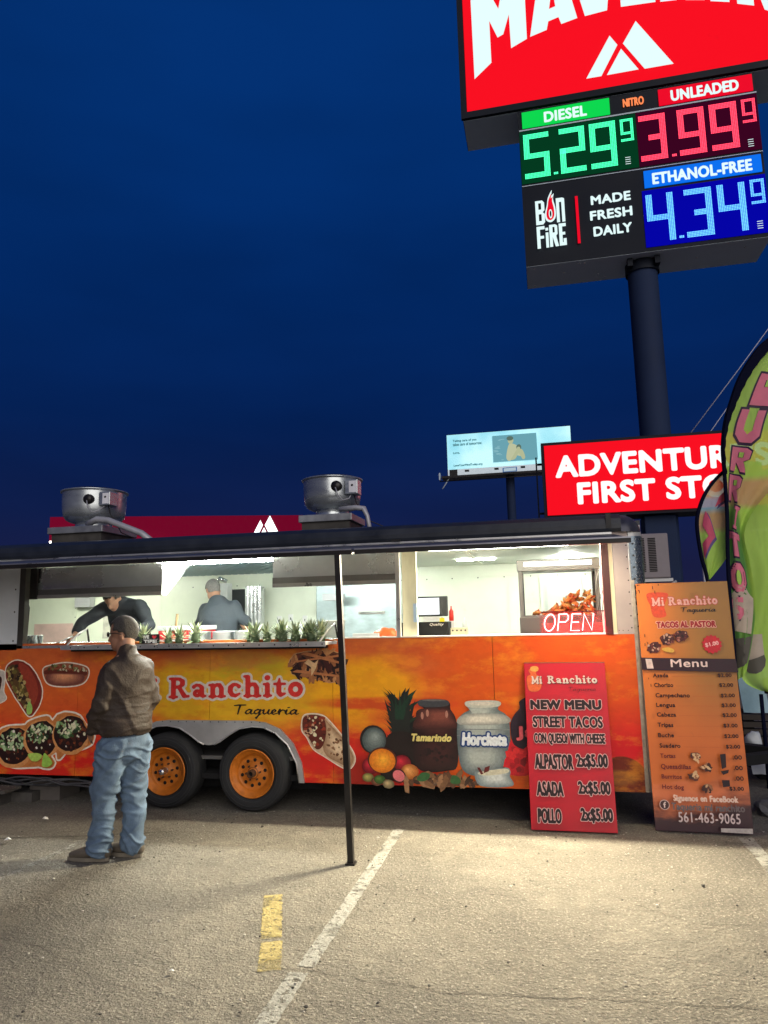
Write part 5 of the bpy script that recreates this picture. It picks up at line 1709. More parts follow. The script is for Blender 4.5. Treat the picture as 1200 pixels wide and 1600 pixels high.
# ================================================================= BIG ROADSIDE SIGN
BS = thing('price_sign', 'tall illuminated fuel price sign with red top panel on a thick pole', 'sign', (2.3, 14.52, 0))
def bsp(name, fn, par=BS, **k):
    mb_ = MB(); fn(mb_)
    mb_.v = [(x - 2.3, y - 14.52, z) for x, y, z in mb_.v]
    return mb_.build(name, par, **k)
cab = mat('sign_cabinet_dark', (.012, .015, .024), .6, .0, spec=.15, var=.1, scale=.6)
cab_under = mat('sign_cabinet_grey', (.62, .72, .80), .6, .0, var=.08, scale=.8)
bsp('pole', lambda m: m.lathe([(.29, 0), (.29, 8.7)], (2.3, 14.52, 0), mat('navy_sign_pole', (.022, .036, .085), .7, .0, var=.15, scale=1, spec=.12), n=40))
bsp('pole_collar', lambda m: m.lathe([(.33, 8.45), (.33, 8.66), (.29, 8.66)], (2.3, 14.52, 0), cab, n=32).box(1.98, 2.08, 14.15, 14.3, 8.5, 8.66, cab).box(2.5, 2.6, 14.15, 14.3, 8.5, 8.66, cab))
pcab = bsp('price_cabinet', lambda m: m.box(-.01, 4.60, 14.0, 15.04, 8.68, 12.16, cab).box(-.005, 4.595, 14.01, 15.03, 8.672, 8.679, cab_under))
ucab = bsp('upper_cabinet', lambda m: m.box(-1.17, 5.80, 14.02, 15.06, 12.20, 17.6, cab).box(-1.16, 5.79, 14.03, 15.05, 12.19, 12.199, cab_under))
def bolts(m):
    for x, y in ((.15, 14.1), (.15, 14.9), (.75, 14.45), (1.05, 14.12), (1.15, 14.15), (1.45, 14.7), (3.35, 14.5), (4.2, 14.3), (1.6, 14.85)):
        m.lathe([(0, 8.655), (.018, 8.66), (.02, 8.671)], (x, y, 0), chrome, n=8)
bsp('cabinet_bolts', bolts, kind='stuff')
sred = glow('sign_face_red', (1.0, .001, .012), .95, base=(.01, .01, .01))
swhite = glow('sign_letter_white', (.80, 1.0, 1.0), 1.0, base=(.01, .01, .01))
face = bsp('red_face', lambda m: m.box(-1.07, 5.70, 13.985, 14.015, 12.36, 17.4, sred))
bsp('face_frame', lambda m: m.box(-1.20, -1.08, 13.95, 14.02, 12.2, 17.6, cab).box(5.71, 5.83, 13.95, 14.02, 12.2, 17.6, cab).box(-1.08, 5.71, 13.95, 14.02, 12.2, 12.345, cab))
def sgn(u, y, v): return (u - 2.3, y - 14.52, v)
pr = Print(13.975, .003, sgn)
ltr = [
    [(-.889, 15.1), (-.88, 13.106), (-.504, 13.426), (-.507, 14.439), (-.347, 13.999), (-.224, 14.05), (-.084, 14.499), (-.073, 13.681), (.268, 13.833), (.28, 15.6), (-.08, 15.75), (-.30, 14.69), (-.55, 15.3)],
    [(.337, 13.861), (.688, 13.95), (.732, 14.145), (.946, 14.199), (.996, 14.022), (1.328, 14.09), (1.02, 15.7), (.66, 15.7)],
    [(1.484, 14.097), (1.935, 14.131), (2.14, 15.75), (1.80, 15.75), (1.70, 14.75), (1.56, 15.72), (1.16, 15.72)],
    [(2.213, 14.144), (2.892, 14.101), (2.885, 14.40), (2.52, 14.42), (2.52, 14.80), (2.84, 14.80), (2.84, 15.08), (2.52, 15.08), (2.52, 15.45), (2.88, 15.45), (2.88, 15.76), (2.2, 15.76)],
    [(2.986, 14.079), (3.301, 14.047), (3.31, 14.6), (3.473, 14.007), (3.831, 13.923), (3.62, 14.72), (3.8, 15.1), (3.7, 15.6), (3.4, 15.74), (2.98, 15.74)],
    [(3.93, 13.87), (4.28, 13.767), (4.26, 15.6), (3.93, 15.68)],
    [(4.419, 13.693), (4.72, 13.58), (4.72, 14.3), (4.90, 13.45), (5.35, 13.15), (5.0, 14.5), (5.3, 15.2), (4.95, 15.35), (4.72, 14.8), (4.72, 15.45), (4.4, 15.55)],
]
for P_ in ltr:
    pr.poly(P_, swhite)
for P_ in ([(.763, 14.421), (.894, 14.455), (.85, 14.95)], [(3.30, 14.85), (3.46, 14.95), (3.46, 15.25), (3.30, 15.35)]):
    pr.poly(P_, sred)
for P_ in ([(1.42, 12.625), (1.721, 12.622), (2.081, 13.268), (1.942, 13.514)], [(1.829, 12.62), (2.455, 12.622), (2.146, 13.161)], [(2.571, 12.61), (3.127, 12.607), (2.473, 13.731), (2.19, 13.27)]):
    pr.poly(P_, swhite)
pr.build('brand_lettering', BS)
# price displays
sgreen = glow('label_green', (.0, .72, .08), .95, base=(.01, .01, .01))
sred2 = glow('label_red', (.9, .0, .02), .95, base=(.01, .01, .01))
sblue = glow('label_blue', (.0, .17, .92), .95, base=(.01, .01, .01))
def disp(name, x0, x1, z0, z1, bgc, bge, segc, sege, digits, lab, lx0, lx1, lz0, lz1, lmat, ltext, tx0, tx1, tz0, tz1):
    o_ = bsp(name, lambda m: m.box(x0, x1, 13.98, 13.998, z0, z1, glow(name + '_lens_spill', bgc, bge, base=(.003, .003, .004))), label=lab)  # panel face emits faintly to imitate spill from the digits
    rows = {'5': 'afgcd', '2': 'abged', '9': 'abfgcd', '3': 'abgcd', '4': 'fgbc', '.': '.'}
    led = glow(name + '_led', segc, sege)
    def dots(m):
        def rect(ux0, ux1, vz0, vz1, p=.0285, r=.0108):
            nx_, nz_ = max(1, round((ux1 - ux0) / p)), max(1, round((vz1 - vz0) / p))
            for i in range(nx_):
                for j in range(nz_):
                    cx, cz = ux0 + (i + .5) * (ux1 - ux0) / nx_, vz0 + (j + .5) * (vz1 - vz0) / nz_
                    m.add([(cx - r, 13.972, cz - r), (cx + r, 13.972, cz - r), (cx + r, 13.972, cz + r), (cx - r, 13.972, cz + r)], [(0, 1, 2, 3)], led)
        for ch, xx, zz, W_, H_, tk in digits:
            if ch == '.':
                rect(xx, xx + W_, zz, zz + H_)
                continue
            s_ = rows[ch]
            mid = zz + H_ * .5
            short = ch == '3'
            vb, vt = zz, zz + H_
            if 'a' in s_: rect(xx, xx + W_, vt - tk, vt)
            if 'd' in s_: rect(xx, xx + W_, vb, vb + tk)
            lo = mid - tk / 2 - (.07 if ch in '9' else 0)
            if 'g' in s_: rect(xx + (W_ * .33 if short else (tk if 'f' in s_ else 0)), xx + W_ - (tk if True else 0), lo, lo + tk)
            topv = vt - (tk if 'a' in s_ else 0)
            if 'f' in s_: rect(xx, xx + tk, lo, topv)
            if 'b' in s_: rect(xx + W_ - tk, xx + W_, lo, topv)
            botv = vb + (tk if 'd' in s_ else 0)
            if 'c' in s_: rect(xx + W_ - tk, xx + W_, botv, (lo if 'b' in s_ else lo + tk))
            if 'e' in s_: rect(xx, xx + tk, botv, lo + tk)
    d = MB(); dots(d)
    d.v = [(x - 2.3, y - 14.52, z) for x, y, z in d.v]
    q_ = d.build('led_digits', o_); q_['kind'] = 'stuff'
    bsp('grade_label', lambda m: m.box(lx0, lx1, 13.97, 13.998, lz0, lz1, lmat), par=BS)
    p_ = Print(13.966, .003, sgn)
    p_.text(ltext, tx0, tx1, tz0, tz1, swhite, bold=.012, res=18)
    p_.build('grade_lettering', BS)
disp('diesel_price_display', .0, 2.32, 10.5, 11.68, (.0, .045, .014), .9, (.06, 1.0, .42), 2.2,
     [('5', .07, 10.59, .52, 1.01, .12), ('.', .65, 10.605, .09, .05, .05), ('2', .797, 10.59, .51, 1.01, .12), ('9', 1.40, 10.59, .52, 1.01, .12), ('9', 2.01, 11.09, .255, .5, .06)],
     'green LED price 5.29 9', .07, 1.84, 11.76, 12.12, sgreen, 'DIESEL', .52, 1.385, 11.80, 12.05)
disp('unleaded_price_display', 2.33, 4.59, 10.5, 11.68, (.045, .0, .014), .9, (1.0, .05, .10), 2.6,
     [('3', 2.368, 10.59, .51, 1.0, .12), ('.', 2.95, 10.605, .09, .05, .05), ('9', 3.10, 10.59, .505, 1.0, .12), ('9', 3.70, 10.59, .505, 1.0, .12), ('9', 4.295, 11.08, .255, .51, .06)],
     'red LED price 3.99 9', 2.793, 4.543, 11.76, 12.11, sred2, 'UNLEADED', 3.02, 4.29, 11.80, 12.05)
disp('ethanol_free_price_display', 2.33, 4.59, 8.76, 9.96, (.0, .0, .42), .9, (.13, .50, 1.0), 2.0,
     [('4', 2.383, 8.845, .51, 1.01, .12), ('.', 2.95, 8.86, .09, .05, .05), ('3', 3.095, 8.845, .505, 1.01, .12), ('4', 3.70, 8.845, .505, 1.01, .12), ('9', 4.298, 9.36, .255, .51, .06)],
     'blue LED price 4.34 9', 2.39, 4.548, 10.02, 10.38, sblue, 'ETHANOL-FREE', 2.54, 4.378, 10.06, 10.31)
pr = Print(13.975, .003, sgn)
for bx_, bz_ in ((2.065, 10.59), (4.35, 10.57), (4.36, 8.85)):
    for k in range(4):
        pr.mb.add([pr.P(*q) for q in [(bx_, bz_ + k * .047), (bx_ + .10, bz_ + k * .047), (bx_ + .10, bz_ + k * .047 + .012), (bx_, bz_ + k * .047 + .012)]], [(0, 1, 2, 3)], swhite)
pr.text('NITRO', 2.10, 2.51, 11.85, 12.04, glow('nitro_led', (1.0, .25, .08), 1.1), bold=.008)
pr.text('MADE', 1.34, 2.11, 9.81, 10.01, swhite, bold=.010)
pr.text('FRESH', 1.305, 2.12, 9.47, 9.68, swhite, bold=.010)
pr.text('DAILY', 1.35, 2.09, 9.12, 9.33, swhite, bold=.010)
pr.poly([(1.035, 9.02), (1.09, 9.02), (1.09, 10.05), (1.035, 10.05)], sred2)
# stacked logo lettering, condensed
def blk(P_): pr.poly(P_, swhite)
bh = (9.53, 10.06)
blk([(.24, 9.53), (.38, 9.53), (.42, 9.58), (.42, 9.76), (.38, 9.80), (.42, 9.84), (.42, 10.01), (.38, 10.06), (.24, 10.06)])
blk([(.655, 9.53), (.715, 9.53), (.715, 9.97), (.76, 9.97), (.76, 9.53), (.82, 9.53), (.82, 10.04), (.78, 10.06), (.655, 10.06)])
blk([(.24, 9.01), (.305, 9.01), (.305, 9.22), (.38, 9.22), (.38, 9.28), (.305, 9.28), (.305, 9.42), (.40, 9.42), (.40, 9.49), (.24, 9.49)])
blk([(.415, 9.01), (.47, 9.01), (.47, 9.34), (.415, 9.34)]); blk([(.415, 9.38), (.47, 9.38), (.47, 9.44), (.415, 9.44)])
blk([(.49, 9.01), (.55, 9.01), (.55, 9.22), (.60, 9.01), (.665, 9.01), (.62, 9.24), (.65, 9.28), (.65, 9.46), (.61, 9.49), (.49, 9.49)])
blk([(.68, 9.01), (.82, 9.01), (.82, 9.16), (.76, 9.16), (.76, 9.08), (.745, 9.08), (.745, 9.24), (.80, 9.24), (.80, 9.30), (.745, 9.30), (.745, 9.42), (.82, 9.42), (.82, 9.49), (.68, 9.49)])
dk = glow('sign_black_ink', (0, 0, 0), 0)
for P_ in ([(.30, 9.60), (.355, 9.60), (.355, 9.75), (.30, 9.75)], [(.30, 9.85), (.355, 9.85), (.355, 9.99), (.30, 9.99)], [(.555, 9.31), (.595, 9.31), (.595, 9.43), (.555, 9.43)]):
    pr.poly(P_, dk)
fl = [(.52, 9.54), (.44, 9.60), (.425, 9.74), (.47, 9.92), (.50, 10.08), (.585, 10.24), (.57, 10.12), (.62, 10.16), (.60, 10.04), (.635, 9.86), (.64, 9.68), (.60, 9.58)]
pr.smooth_poly(fl, swhite)
cxy = (.53, 9.78)
pr.smooth_poly([(cxy[0] + (x - cxy[0]) * .72, cxy[1] + (z - cxy[1]) * .82) for x, z in fl], sred2)
pr.ell(.535, 9.72, .035, .10, swhite); pr.ell(.535, 9.72, .017, .07, dk)
pr.build('panel_lettering', BS)
bsp('panel_divider', lambda m: m.box(.0, 4.6, 13.985, 13.999, 11.70, 11.73, cab_under).box(.0, 4.6, 13.985, 13.999, 10.44, 10.455, cab_under))

# lower banner sign
AS = thing('banner_sign', 'wide glowing red ADVENTURE\'S FIRST STOP sign on the same pole', 'sign', (2.45, 14.0, 3.5))
def asp(name, fn, **k):
    mb_ = MB(); fn(mb_)
    mb_.v = [(x - 2.45, y - 14.0, z - 3.5) for x, y, z in mb_.v]
    return mb_.build(name, AS, **k)
asp('cabinet', lambda m: m.box(.08, 4.90, 13.995, 14.75, 3.46, 4.96, cab))
asp('red_face', lambda m: m.box(.14, 4.84, 13.96, 13.994, 3.52, 4.895, sred))
asp('side_bracket', lambda m: m.box(-.04, -.01, 14.3, 14.5, 3.45, 4.75, cab).box(-.008, .078, 14.38, 14.42, 3.6, 3.64, cab).box(-.008, .078, 14.38, 14.42, 4.6, 4.64, cab))
pr = Print(13.955, .003, lambda u, y, v: (u - 2.45, y - 14.0, v - 3.5))
w2 = glow('banner_letter_white', (1, 1, 1), 1.05, base=(.01, .01, .01))
pr.text("ADVENTURE'S", .33, 4.17, 4.235, 4.695, w2, bold=.024, res=20)
pr.text('FIRST STOP', .715, 3.755, 3.695, 4.13, w2, bold=.024, res=20)
pr.build('banner_lettering', AS)
b_ = MB(); b_.bbox(1.93, 2.50, 14.2, 14.8, 0, 3.45, mat('navy_sign_pole', (.014, .017, .034), .42), .02)
b_.build('pole_cover', BS).location = (-2.3, -14.52, 0)

# dark service frame right of the pole (glass shelter frame)
SF = thing('canopy_frame', 'thin pale metal frame standing right of the sign pole', 'frame', (2.66, 13.0, 0))
part('uprights', SF, lambda m: m.tube([(.0, 0, 0), (0, 0, 2.95)], .022, alu, 6).tube([(2.2, 0, 0), (2.2, 0, 2.95)], .022, alu, 6))
part('cross_bars', SF, lambda m: m.tube([(.0, 0, 2.95), (2.2, 0, 2.95)], .02, alu, 6).tube([(0, 0, 2.7), (.35, 0, 2.95)], .014, alu, 6).tube([(0, 0, 1.75), (.8, 0, 2.4)], .012, alu, 6).tube([(0, 0, 1.6), (.8, 0, 2.25)], .012, alu, 6).tube([(0, 0, 1.5), (2.2, 0, 1.5)], .014, alu, 6))

# overhead wires
for nm_, (a_, b2), lb in (('power_line', ((3.2, 20, 5.3), (7.6, 20, 10.8)), 'upper thin wire rising to the right behind the flags'), ('power_line', ((4.0, 20, 5.7), (5.2, 20, 7.2)), 'lower thin wire rising to the right behind the flags')):
    b_ = MB(); b_.tube([a_, tuple((p + q) / 2 - (0, 0, .04)[i] for i, (p, q) in enumerate(zip(a_, b2))), b2], .014, mat('pale_wire', (.45, .45, .55), .5, .3), 5)
    setp(b_.build(nm_), lb, 'power line', 'overhead wires')

# billboard
BB = thing('billboard', 'lit pale blue billboard with photo of two people, behind the red banner', 'billboard', (-1.55, 40.2, 0))
def bbp(name, fn, par=BB, **k):
    mb_ = MB(); fn(mb_)
    mb_.v = [(x + 1.55, y - 40.2, z) for x, y, z in mb_.v]
    return mb_.build(name, par, **k)
bbm = bpy.data.materials.new('billboard_face_print')
bbm.use_nodes = True
g = NG(bbm); t = bbm.node_tree
pos = t.nodes.new('ShaderNodeNewGeometry').outputs['Position']
n_ = g.noise(pos, .35, 3)
c = g.mix(g.step(n_, .35, .65), (.25, .62, .72), (.50, .84, .88))
e = t.nodes['Principled BSDF']
t.links.new(c, e.inputs['Emission Color']); t.links.new(c, e.inputs['Base Color'])
e.inputs['Emission Strength'].default_value = .85
bbp('face', lambda m: m.box(-5.05, 1.88, 39.95, 40.0, 9.95, 11.98, bbm))
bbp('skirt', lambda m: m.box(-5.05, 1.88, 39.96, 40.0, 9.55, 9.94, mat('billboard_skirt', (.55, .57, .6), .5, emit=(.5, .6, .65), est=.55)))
bbp('back_frame', lambda m: m.box(-5.07, 1.9, 40.01, 40.5, 9.5, 12.02, cab))
bbp('catwalk', lambda m: m.box(-5.3, 1.9, 39.0, 39.9, 9.28, 9.40, black_metal).tube([(-5.4, 39.0, 9.1), (1.9, 39.0, 9.1)], .03, black_metal, 5).tube([(-5.3, 39.2, 8.7), (-4.9, 39.2, 9.3)], .04, cab_under, 5).box(-5.45, -5.38, 39.0, 39.3, 9.2, 9.6, cab_under))
bbp('post', lambda m: m.lathe([(.24, 0), (.24, 9.4)], (-1.55, 40.0, 0), mat('navy_sign_pole', (.014, .017, .034), .42), n=20))
bbp('lamp_heads', lambda m: [m.box(x - .12, x + .12, 39.3, 39.5, 9.66, 9.74, black_metal) for x in (-3.9, -2.25, -.8)] and None)
bbp('corner_box', lambda m: m.box(-4.95, -4.5, 39.9, 39.955, 9.58, 9.92, black_metal))
pr = Print(39.93, .01, lambda u, y, v: (u + 1.55, y - 40.2, v))
gk = glow('billboard_ink', (.12, .32, .36), .8)
pr.text('Taking care of you', -4.71, -3.34, 11.50, 11.68, gk, bold=.008, res=12)
pr.text('takes care of tomorrow.', -4.71, -3.02, 11.30, 11.48, gk, bold=.008, res=12)
pr.text('Love,', -4.70, -4.32, 10.82, 10.96, gk, bold=.008, res=10)
pr.text('LoveYourMindToday.org', -4.70, -3.05, 10.06, 10.22, gk, bold=.008, res=10)
pr.poly([(-2.44, 10.18), (.04, 10.18), (.02, 11.72), (-2.44, 11.72)], glow('photo_bg', (.16, .42, .50), .85))
skin_e, skin2 = glow('photo_skin', (.55, .60, .36), .8), glow('photo_dark', (.12, .20, .16), .8)
pr.smooth_poly([(-1.55, 11.1), (-1.35, 11.2), (-1.0, 11.0), (-.8, 10.7), (-.9, 10.45), (-1.2, 10.5), (-1.5, 10.2), (-1.7, 10.4)], glow('photo_shirt', (.62, .66, .42), .8))
pr.ell(-1.42, 11.38, .16, .2, skin_e); pr.ell(-1.45, 11.5, .19, .13, skin2); pr.ell(-.98, 10.95, .14, .17, skin2); pr.ell(-1.0, 10.86, .10, .12, skin_e)
pr.smooth_poly([(-1.1, 10.8), (-.8, 10.8), (-.65, 10.35), (-.8, 10.25), (-1.0, 10.6), (-1.2, 10.3), (-1.45, 10.25), (-1.3, 10.5)], skin_e)
rnd = random.Random(9)
for _ in range(26):
    x, z = rnd.uniform(-2.35, -.15), rnd.uniform(10.25, 11.6)
    if -1.8 < x < -.6: continue
    pr.ell(x, z, rnd.uniform(.08, .2), .016, glow('photo_wave', (.32, .62, .68), .85), 8)
pr.build('billboard_print', BB)
pr = Print(39.93, .01, lambda u, y, v: (u + 1.55, y - 40.2, v))
pr.poly([(-1.94, 9.58), (-1.14, 9.60), (-1.14, 9.86), (-1.94, 9.84)], glow('plate_blue', (.06, .16, .40), .7))
pr.poly([(-1.88, 9.62), (-1.20, 9.64), (-1.20, 9.82), (-1.88, 9.80)], glow('plate_white', (.6, .75, .85), .7))
pr.build('owner_plate', BB)

# station canopy far left
CN = thing('station_canopy', 'dark red fuel station canopy with lit mountain emblem behind the trailer', 'canopy', (-12.99, 23.66, 0), (0, 0, math.atan2(25.134 - 22.228, -8.661 + 17.312)))
cl = math.hypot(8.65, 2.9) / 2
part('fascia', CN, lambda m: m.box(-cl, cl, 0, .1, 4.45, 5.5, mat('canopy_red_glow', (.08, .001, .01), .8, var=.06, emit=(.17, .0, .018), est=.7, spec=.1)))  # dim red emission added to the fascia, which is no lamp
part('canopy_deck', CN, lambda m: m.box(-cl, cl, .11, 8, 4.5, 5.4, mat('canopy_white', (.5, .5, .5), .5)))
part('column', CN, lambda m: m.box(-3, -2.6, 3, 3.4, 0, 4.49, mat('canopy_white', (.5, .5, .5), .5)))
part('column', CN, lambda m: m.box(2.6, 3.0, 3, 3.4, 0, 4.49, mat('canopy_white', (.5, .5, .5), .5)))
part('canopy_lamp', CN, lambda m: m.box(-cl + .02, -cl + .32, -.02, .6, 4.46, 4.62, glow('canopy_lamp', (1, 1, .9), 12)).box(-1.6, -.4, -.04, -.01, 4.52, 4.6, glow('canopy_lamp', (1, 1, .9), 12)))
pr = Print(-.03, .01)
e0 = cl - 1.95
k = .78
lw = glow('canopy_emblem', (.9, 1.0, 1.0), 2.2)
for P_ in ([(1.42, 12.625), (1.721, 12.622), (2.081, 13.268), (1.942, 13.514)], [(1.829, 12.62), (2.455, 12.622), (2.146, 13.161)], [(2.571, 12.61), (3.127, 12.607), (2.473, 13.731), (2.19, 13.27)]):
    pr.poly([(e0 + (x - 1.42) * k * .85, 4.62 + (z - 12.62) * k) for x, z in P_], lw)
pr.build('mountain_emblem', CN)

# ================================================================= FEATHER FLAGS
def catmull(P, n=8):
    out = []
    for i in range(len(P) - 1):
        p0, p1, p2, p3 = P[max(i - 1, 0)], P[i], P[i + 1], P[min(i + 2, len(P) - 1)]
        for k in range(n):
            t_ = k / n
            out.append(tuple(0.5 * (2 * b_ + (c_ - a_) * t_ + (2 * a_ - 5 * b_ + 4 * c_ - d_) * t_ * t_ + (3 * b_ - a_ - 3 * c_ + d_) * t_ ** 3) for a_, b_, c_, d_ in zip(p0, p1, p2, p3)))
    out.append(tuple(P[-1]))
    return out
def flag_mat(name, base, bands, fold_shade=False):
    m = bpy.data.materials.new(name)
    m.use_nodes = True
    g_ = NG(m); t_ = m.node_tree
    oc_ = t_.nodes.new('ShaderNodeTexCoord').outputs['Object']
    sp_ = t_.nodes.new('ShaderNodeSeparateXYZ'); t_.links.new(oc_, sp_.inputs[0])
    Z_ = g_.m('ADD', sp_.outputs['Z'], g_.m('MULTIPLY', g_.noise(oc_, 3, 3), .05))
    c_ = base
    for z0, z1, col in bands:
        f_ = g_.m('MULTIPLY', g_.step(Z_, z0 - .06, z0 + .02), g_.step(Z_, z1 + .06, z1 - .02))
        c_ = g_.mix(f_, c_, col)
    c_ = g_.mix(g_.m('MULTIPLY', g_.step(g_.noise(oc_, 2.5, 4, .6, (3, 1, .6)), .5, .7), .22), c_, (.10, .26, .04))
    if fold_shade:  # shade of a cloth fold, painted in as a dark green band
        X_ = g_.m('ADD', sp_.outputs['X'], g_.m('MULTIPLY', g_.noise(oc_, 2, 2), .04))
        f_ = g_.m('MULTIPLY', g_.step(X_, .0, .02), g_.step(g_.m('SUBTRACT', X_, g_.m('MULTIPLY', g_.m('SUBTRACT', 2.4, sp_.outputs['Z']), .07)), .16, .12))
        f_ = g_.m('MULTIPLY', f_, g_.m('MULTIPLY', g_.step(Z_, 2.75, 2.5), g_.step(Z_, 1.1, 1.3)))
        c_ = g_.mix(g_.m('MULTIPLY', f_, .85), c_, (.05, .26, .06))
    n_ = t_.nodes['Principled BSDF']
    t_.links.new(c_, n_.inputs['Base Color'])
    n_.inputs['Roughness'].default_value = .7
    tr = t_.nodes.new('ShaderNodeBsdfTranslucent')
    t_.links.new(c_, tr.inputs['Color'])
    mx = t_.nodes.new('ShaderNodeMixShader'); mx.inputs[0].default_value = .3
    t_.links.new(n_.outputs[0], mx.inputs[1]); t_.links.new(tr.outputs[0], mx.inputs[2])
    tp = t_.nodes.new('ShaderNodeBsdfTransparent')
    mx2 = t_.nodes.new('ShaderNodeMixShader'); mx2.inputs[0].default_value = .10
    t_.links.new(mx.outputs[0], mx2.inputs[1]); t_.links.new(tp.outputs[0], mx2.inputs[2])
    t_.links.new(mx2.outputs[0], t_.nodes['Material Output'].inputs['Surface'])
    return m
class Flag:
    """cloth between a left and a right edge curve (x,z lists from bottom to top), rippled in y"""
    def __init__(s, L, R, y, amp, fr, ph, NU=28, NV=60):
        s.L, s.R, s.y, s.amp, s.fr, s.ph = catmull(L), catmull(R), y, amp, fr, ph
        s.NU, s.NV = NU, NV
    def at(s, u, v):
        def pick(P):
            t_ = v * (len(P) - 1); i = min(int(t_), len(P) - 2); f_ = t_ - i
            return P[i][0] * (1 - f_) + P[i + 1][0] * f_, P[i][1] * (1 - f_) + P[i + 1][1] * f_
        (xl, zl), (xr, zr) = pick(s.L), pick(s.R)
        x, z = xl + (xr - xl) * u, zl + (zr - zl) * u
        rip = s.amp * (math.sin(u * s.fr + s.ph + v * 3.5) + .45 * math.sin(u * s.fr * 2.3 - v * 5 + s.ph)) * (1 if u > .03 else .2)
        return Vector((x, s.y + rip, z))
    def cloth(s, m):
        b_ = MB()
        vs = [s.at(i / s.NU, j / s.NV)[:] for j in range(s.NV + 1) for i in range(s.NU + 1)]
        b_.add(vs, [(j * (s.NU + 1) + i, j * (s.NU + 1) + i + 1, (j + 1) * (s.NU + 1) + i + 1, (j + 1) * (s.NU + 1) + i) for j in range(s.NV) for i in range(s.NU)], m, True)
        return b_
    def ink_poly(s, pts, mb_, m, off=.006, off2=0):
        """pts in (u, v) flag coordinates"""
        tr = tessellate_polygon([[Vector((p[0], p[1], 0)) for p in pts]])
        # subdivide each triangle a little so that it follows the ripples
        def q(p): w_ = s.at(p[0], p[1]); return (w_.x, w_.y - off - off2, w_.z)
        for a, b2, c_ in tr:
            A, B_, C_ = pts[a], pts[b2], pts[c_]
            N_ = 5
            idx = {}
            vs, fs = [], []
            for i in range(N_ + 1):
                for j in range(N_ + 1 - i):
                    k_ = N_ - i - j
                    p = ((A[0] * i + B_[0] * j + C_[0] * k_) / N_, (A[1] * i + B_[1] * j + C_[1] * k_) / N_)
                    idx[i, j] = len(vs); vs.append(q(p))
            for i in range(N_):
                for j in range(N_ - i):
                    fs.append((idx[i, j], idx[i + 1, j], idx[i, j + 1]))
                    if i + j < N_ - 1: fs.append((idx[i + 1, j], idx[i + 1, j + 1], idx[i, j + 1]))
            mb_.add(vs, fs, m, True)
LET = {
    'B': [[(0, 0), (.75, 0), (1, .15), (1, .4), (.8, .5), (.95, .62), (.95, .85), (.7, 1), (0, 1)]],
    'U': [[(0, 1), (.32, 1), (.32, .35), (.5, .22), (.68, .35), (.68, 1), (1, 1), (1, .2), (.75, 0), (.25, 0), (0, .2)]],
    'R': [[(0, 0), (.3, 0), (.3, .35), (.65, 0), (1, 0), (.68, .42), (.95, .55), (.95, .88), (.7, 1), (0, 1)]],
    'I': [[(.1, 0), (.9, 0), (.9, .14), (.68, .16), (.68, .84), (.9, .86), (.9, 1), (.1, 1), (.1, .86), (.32, .84), (.32, .16), (.1, .14)]],
    'T': [[(.3, 0), (.7, 0), (.7, .72), (1, .68), (1, 1), (0, 1), (0, .68), (.3, .72)]],
    'O': [[(.3, 0), (.7, 0), (1, .3), (1, .7), (.7, 1), (.3, 1), (0, .7), (0, .3)]],
    'S': [[(0, .05), (.7, 0), (1, .2), (1, .48), (.35, .68), (.4, .78), (1, .75), (1, .98), (.3, 1), (0, .82), (0, .58), (.62, .38), (.6, .25), (0, .3)]],
    'A': [[(0, 0), (.28, 0), (.36, .3), (.64, .3), (.72, 0), (1, 0), (.66, 1), (.34, 1)]],
    'C': [[(.3, 0), (1, .05), (1, .3), (.5, .25), (.32, .5), (.5, .75), (1, .7), (1, .95), (.3, 1), (0, .7), (0, .3)]],
}
def flag_letters(fl, word, ulo, uhi, v0, v1, fill, edge, name, parent, skew=.0, places=None):
    mb_ = MB()
    n = len(word)
    for i, ch in enumerate(word):
        vb = v1 - (i + 1) * (v1 - v0) / n + .012
        vt = v1 - i * (v1 - v0) / n - .006
        if places:
            ulo, uhi, vb, vt = places[i]
        for P_ in LET[ch]:
            cu, cv = (ulo + uhi) / 2, (vb + vt) / 2
            def M_(p, k_): return (cu + (p[0] - .5) * (uhi - ulo) * k_ + skew * (p[1] - .5), cv + (p[1] - .5) * (vt - vb) * k_)
            fl.ink_poly([M_(p, 1.12) for p in P_], mb_, edge, .004)
            fl.ink_poly([M_(p, .97) for p in P_], mb_, fill, .007)
            if ch in 'BRO':
                hole = [(.34, .58), (.62, .58), (.62, .8), (.34, .8)] if ch != 'O' else [(.4, .25), (.6, .25), (.7, .4), (.7, .6), (.6, .75), (.4, .75), (.3, .6), (.3, .4)]
                fl.ink_poly([M_(p, .97) for p in hole], mb_, edge, .010)
                fl.ink_poly([M_(p, .97 * .8) if False else M_((.5 + (p[0] - .5) * .8, p[1]), .97) for p in hole], mb_, MATS['flag_letter_inner'], .013)
    return mb_.build(name, parent, normals=False)
mat('flag_letter_inner', (.40, .62, .10), .6)
fpink, fedge = mat('flag_pink', (.70, .17, .26), .6), mat('flag_dark_edge', (.03, .01, .04), .6)
fbrown = mat('flag_brown', (.16, .05, .05), .6)
green_f = (.58, .92, .14)

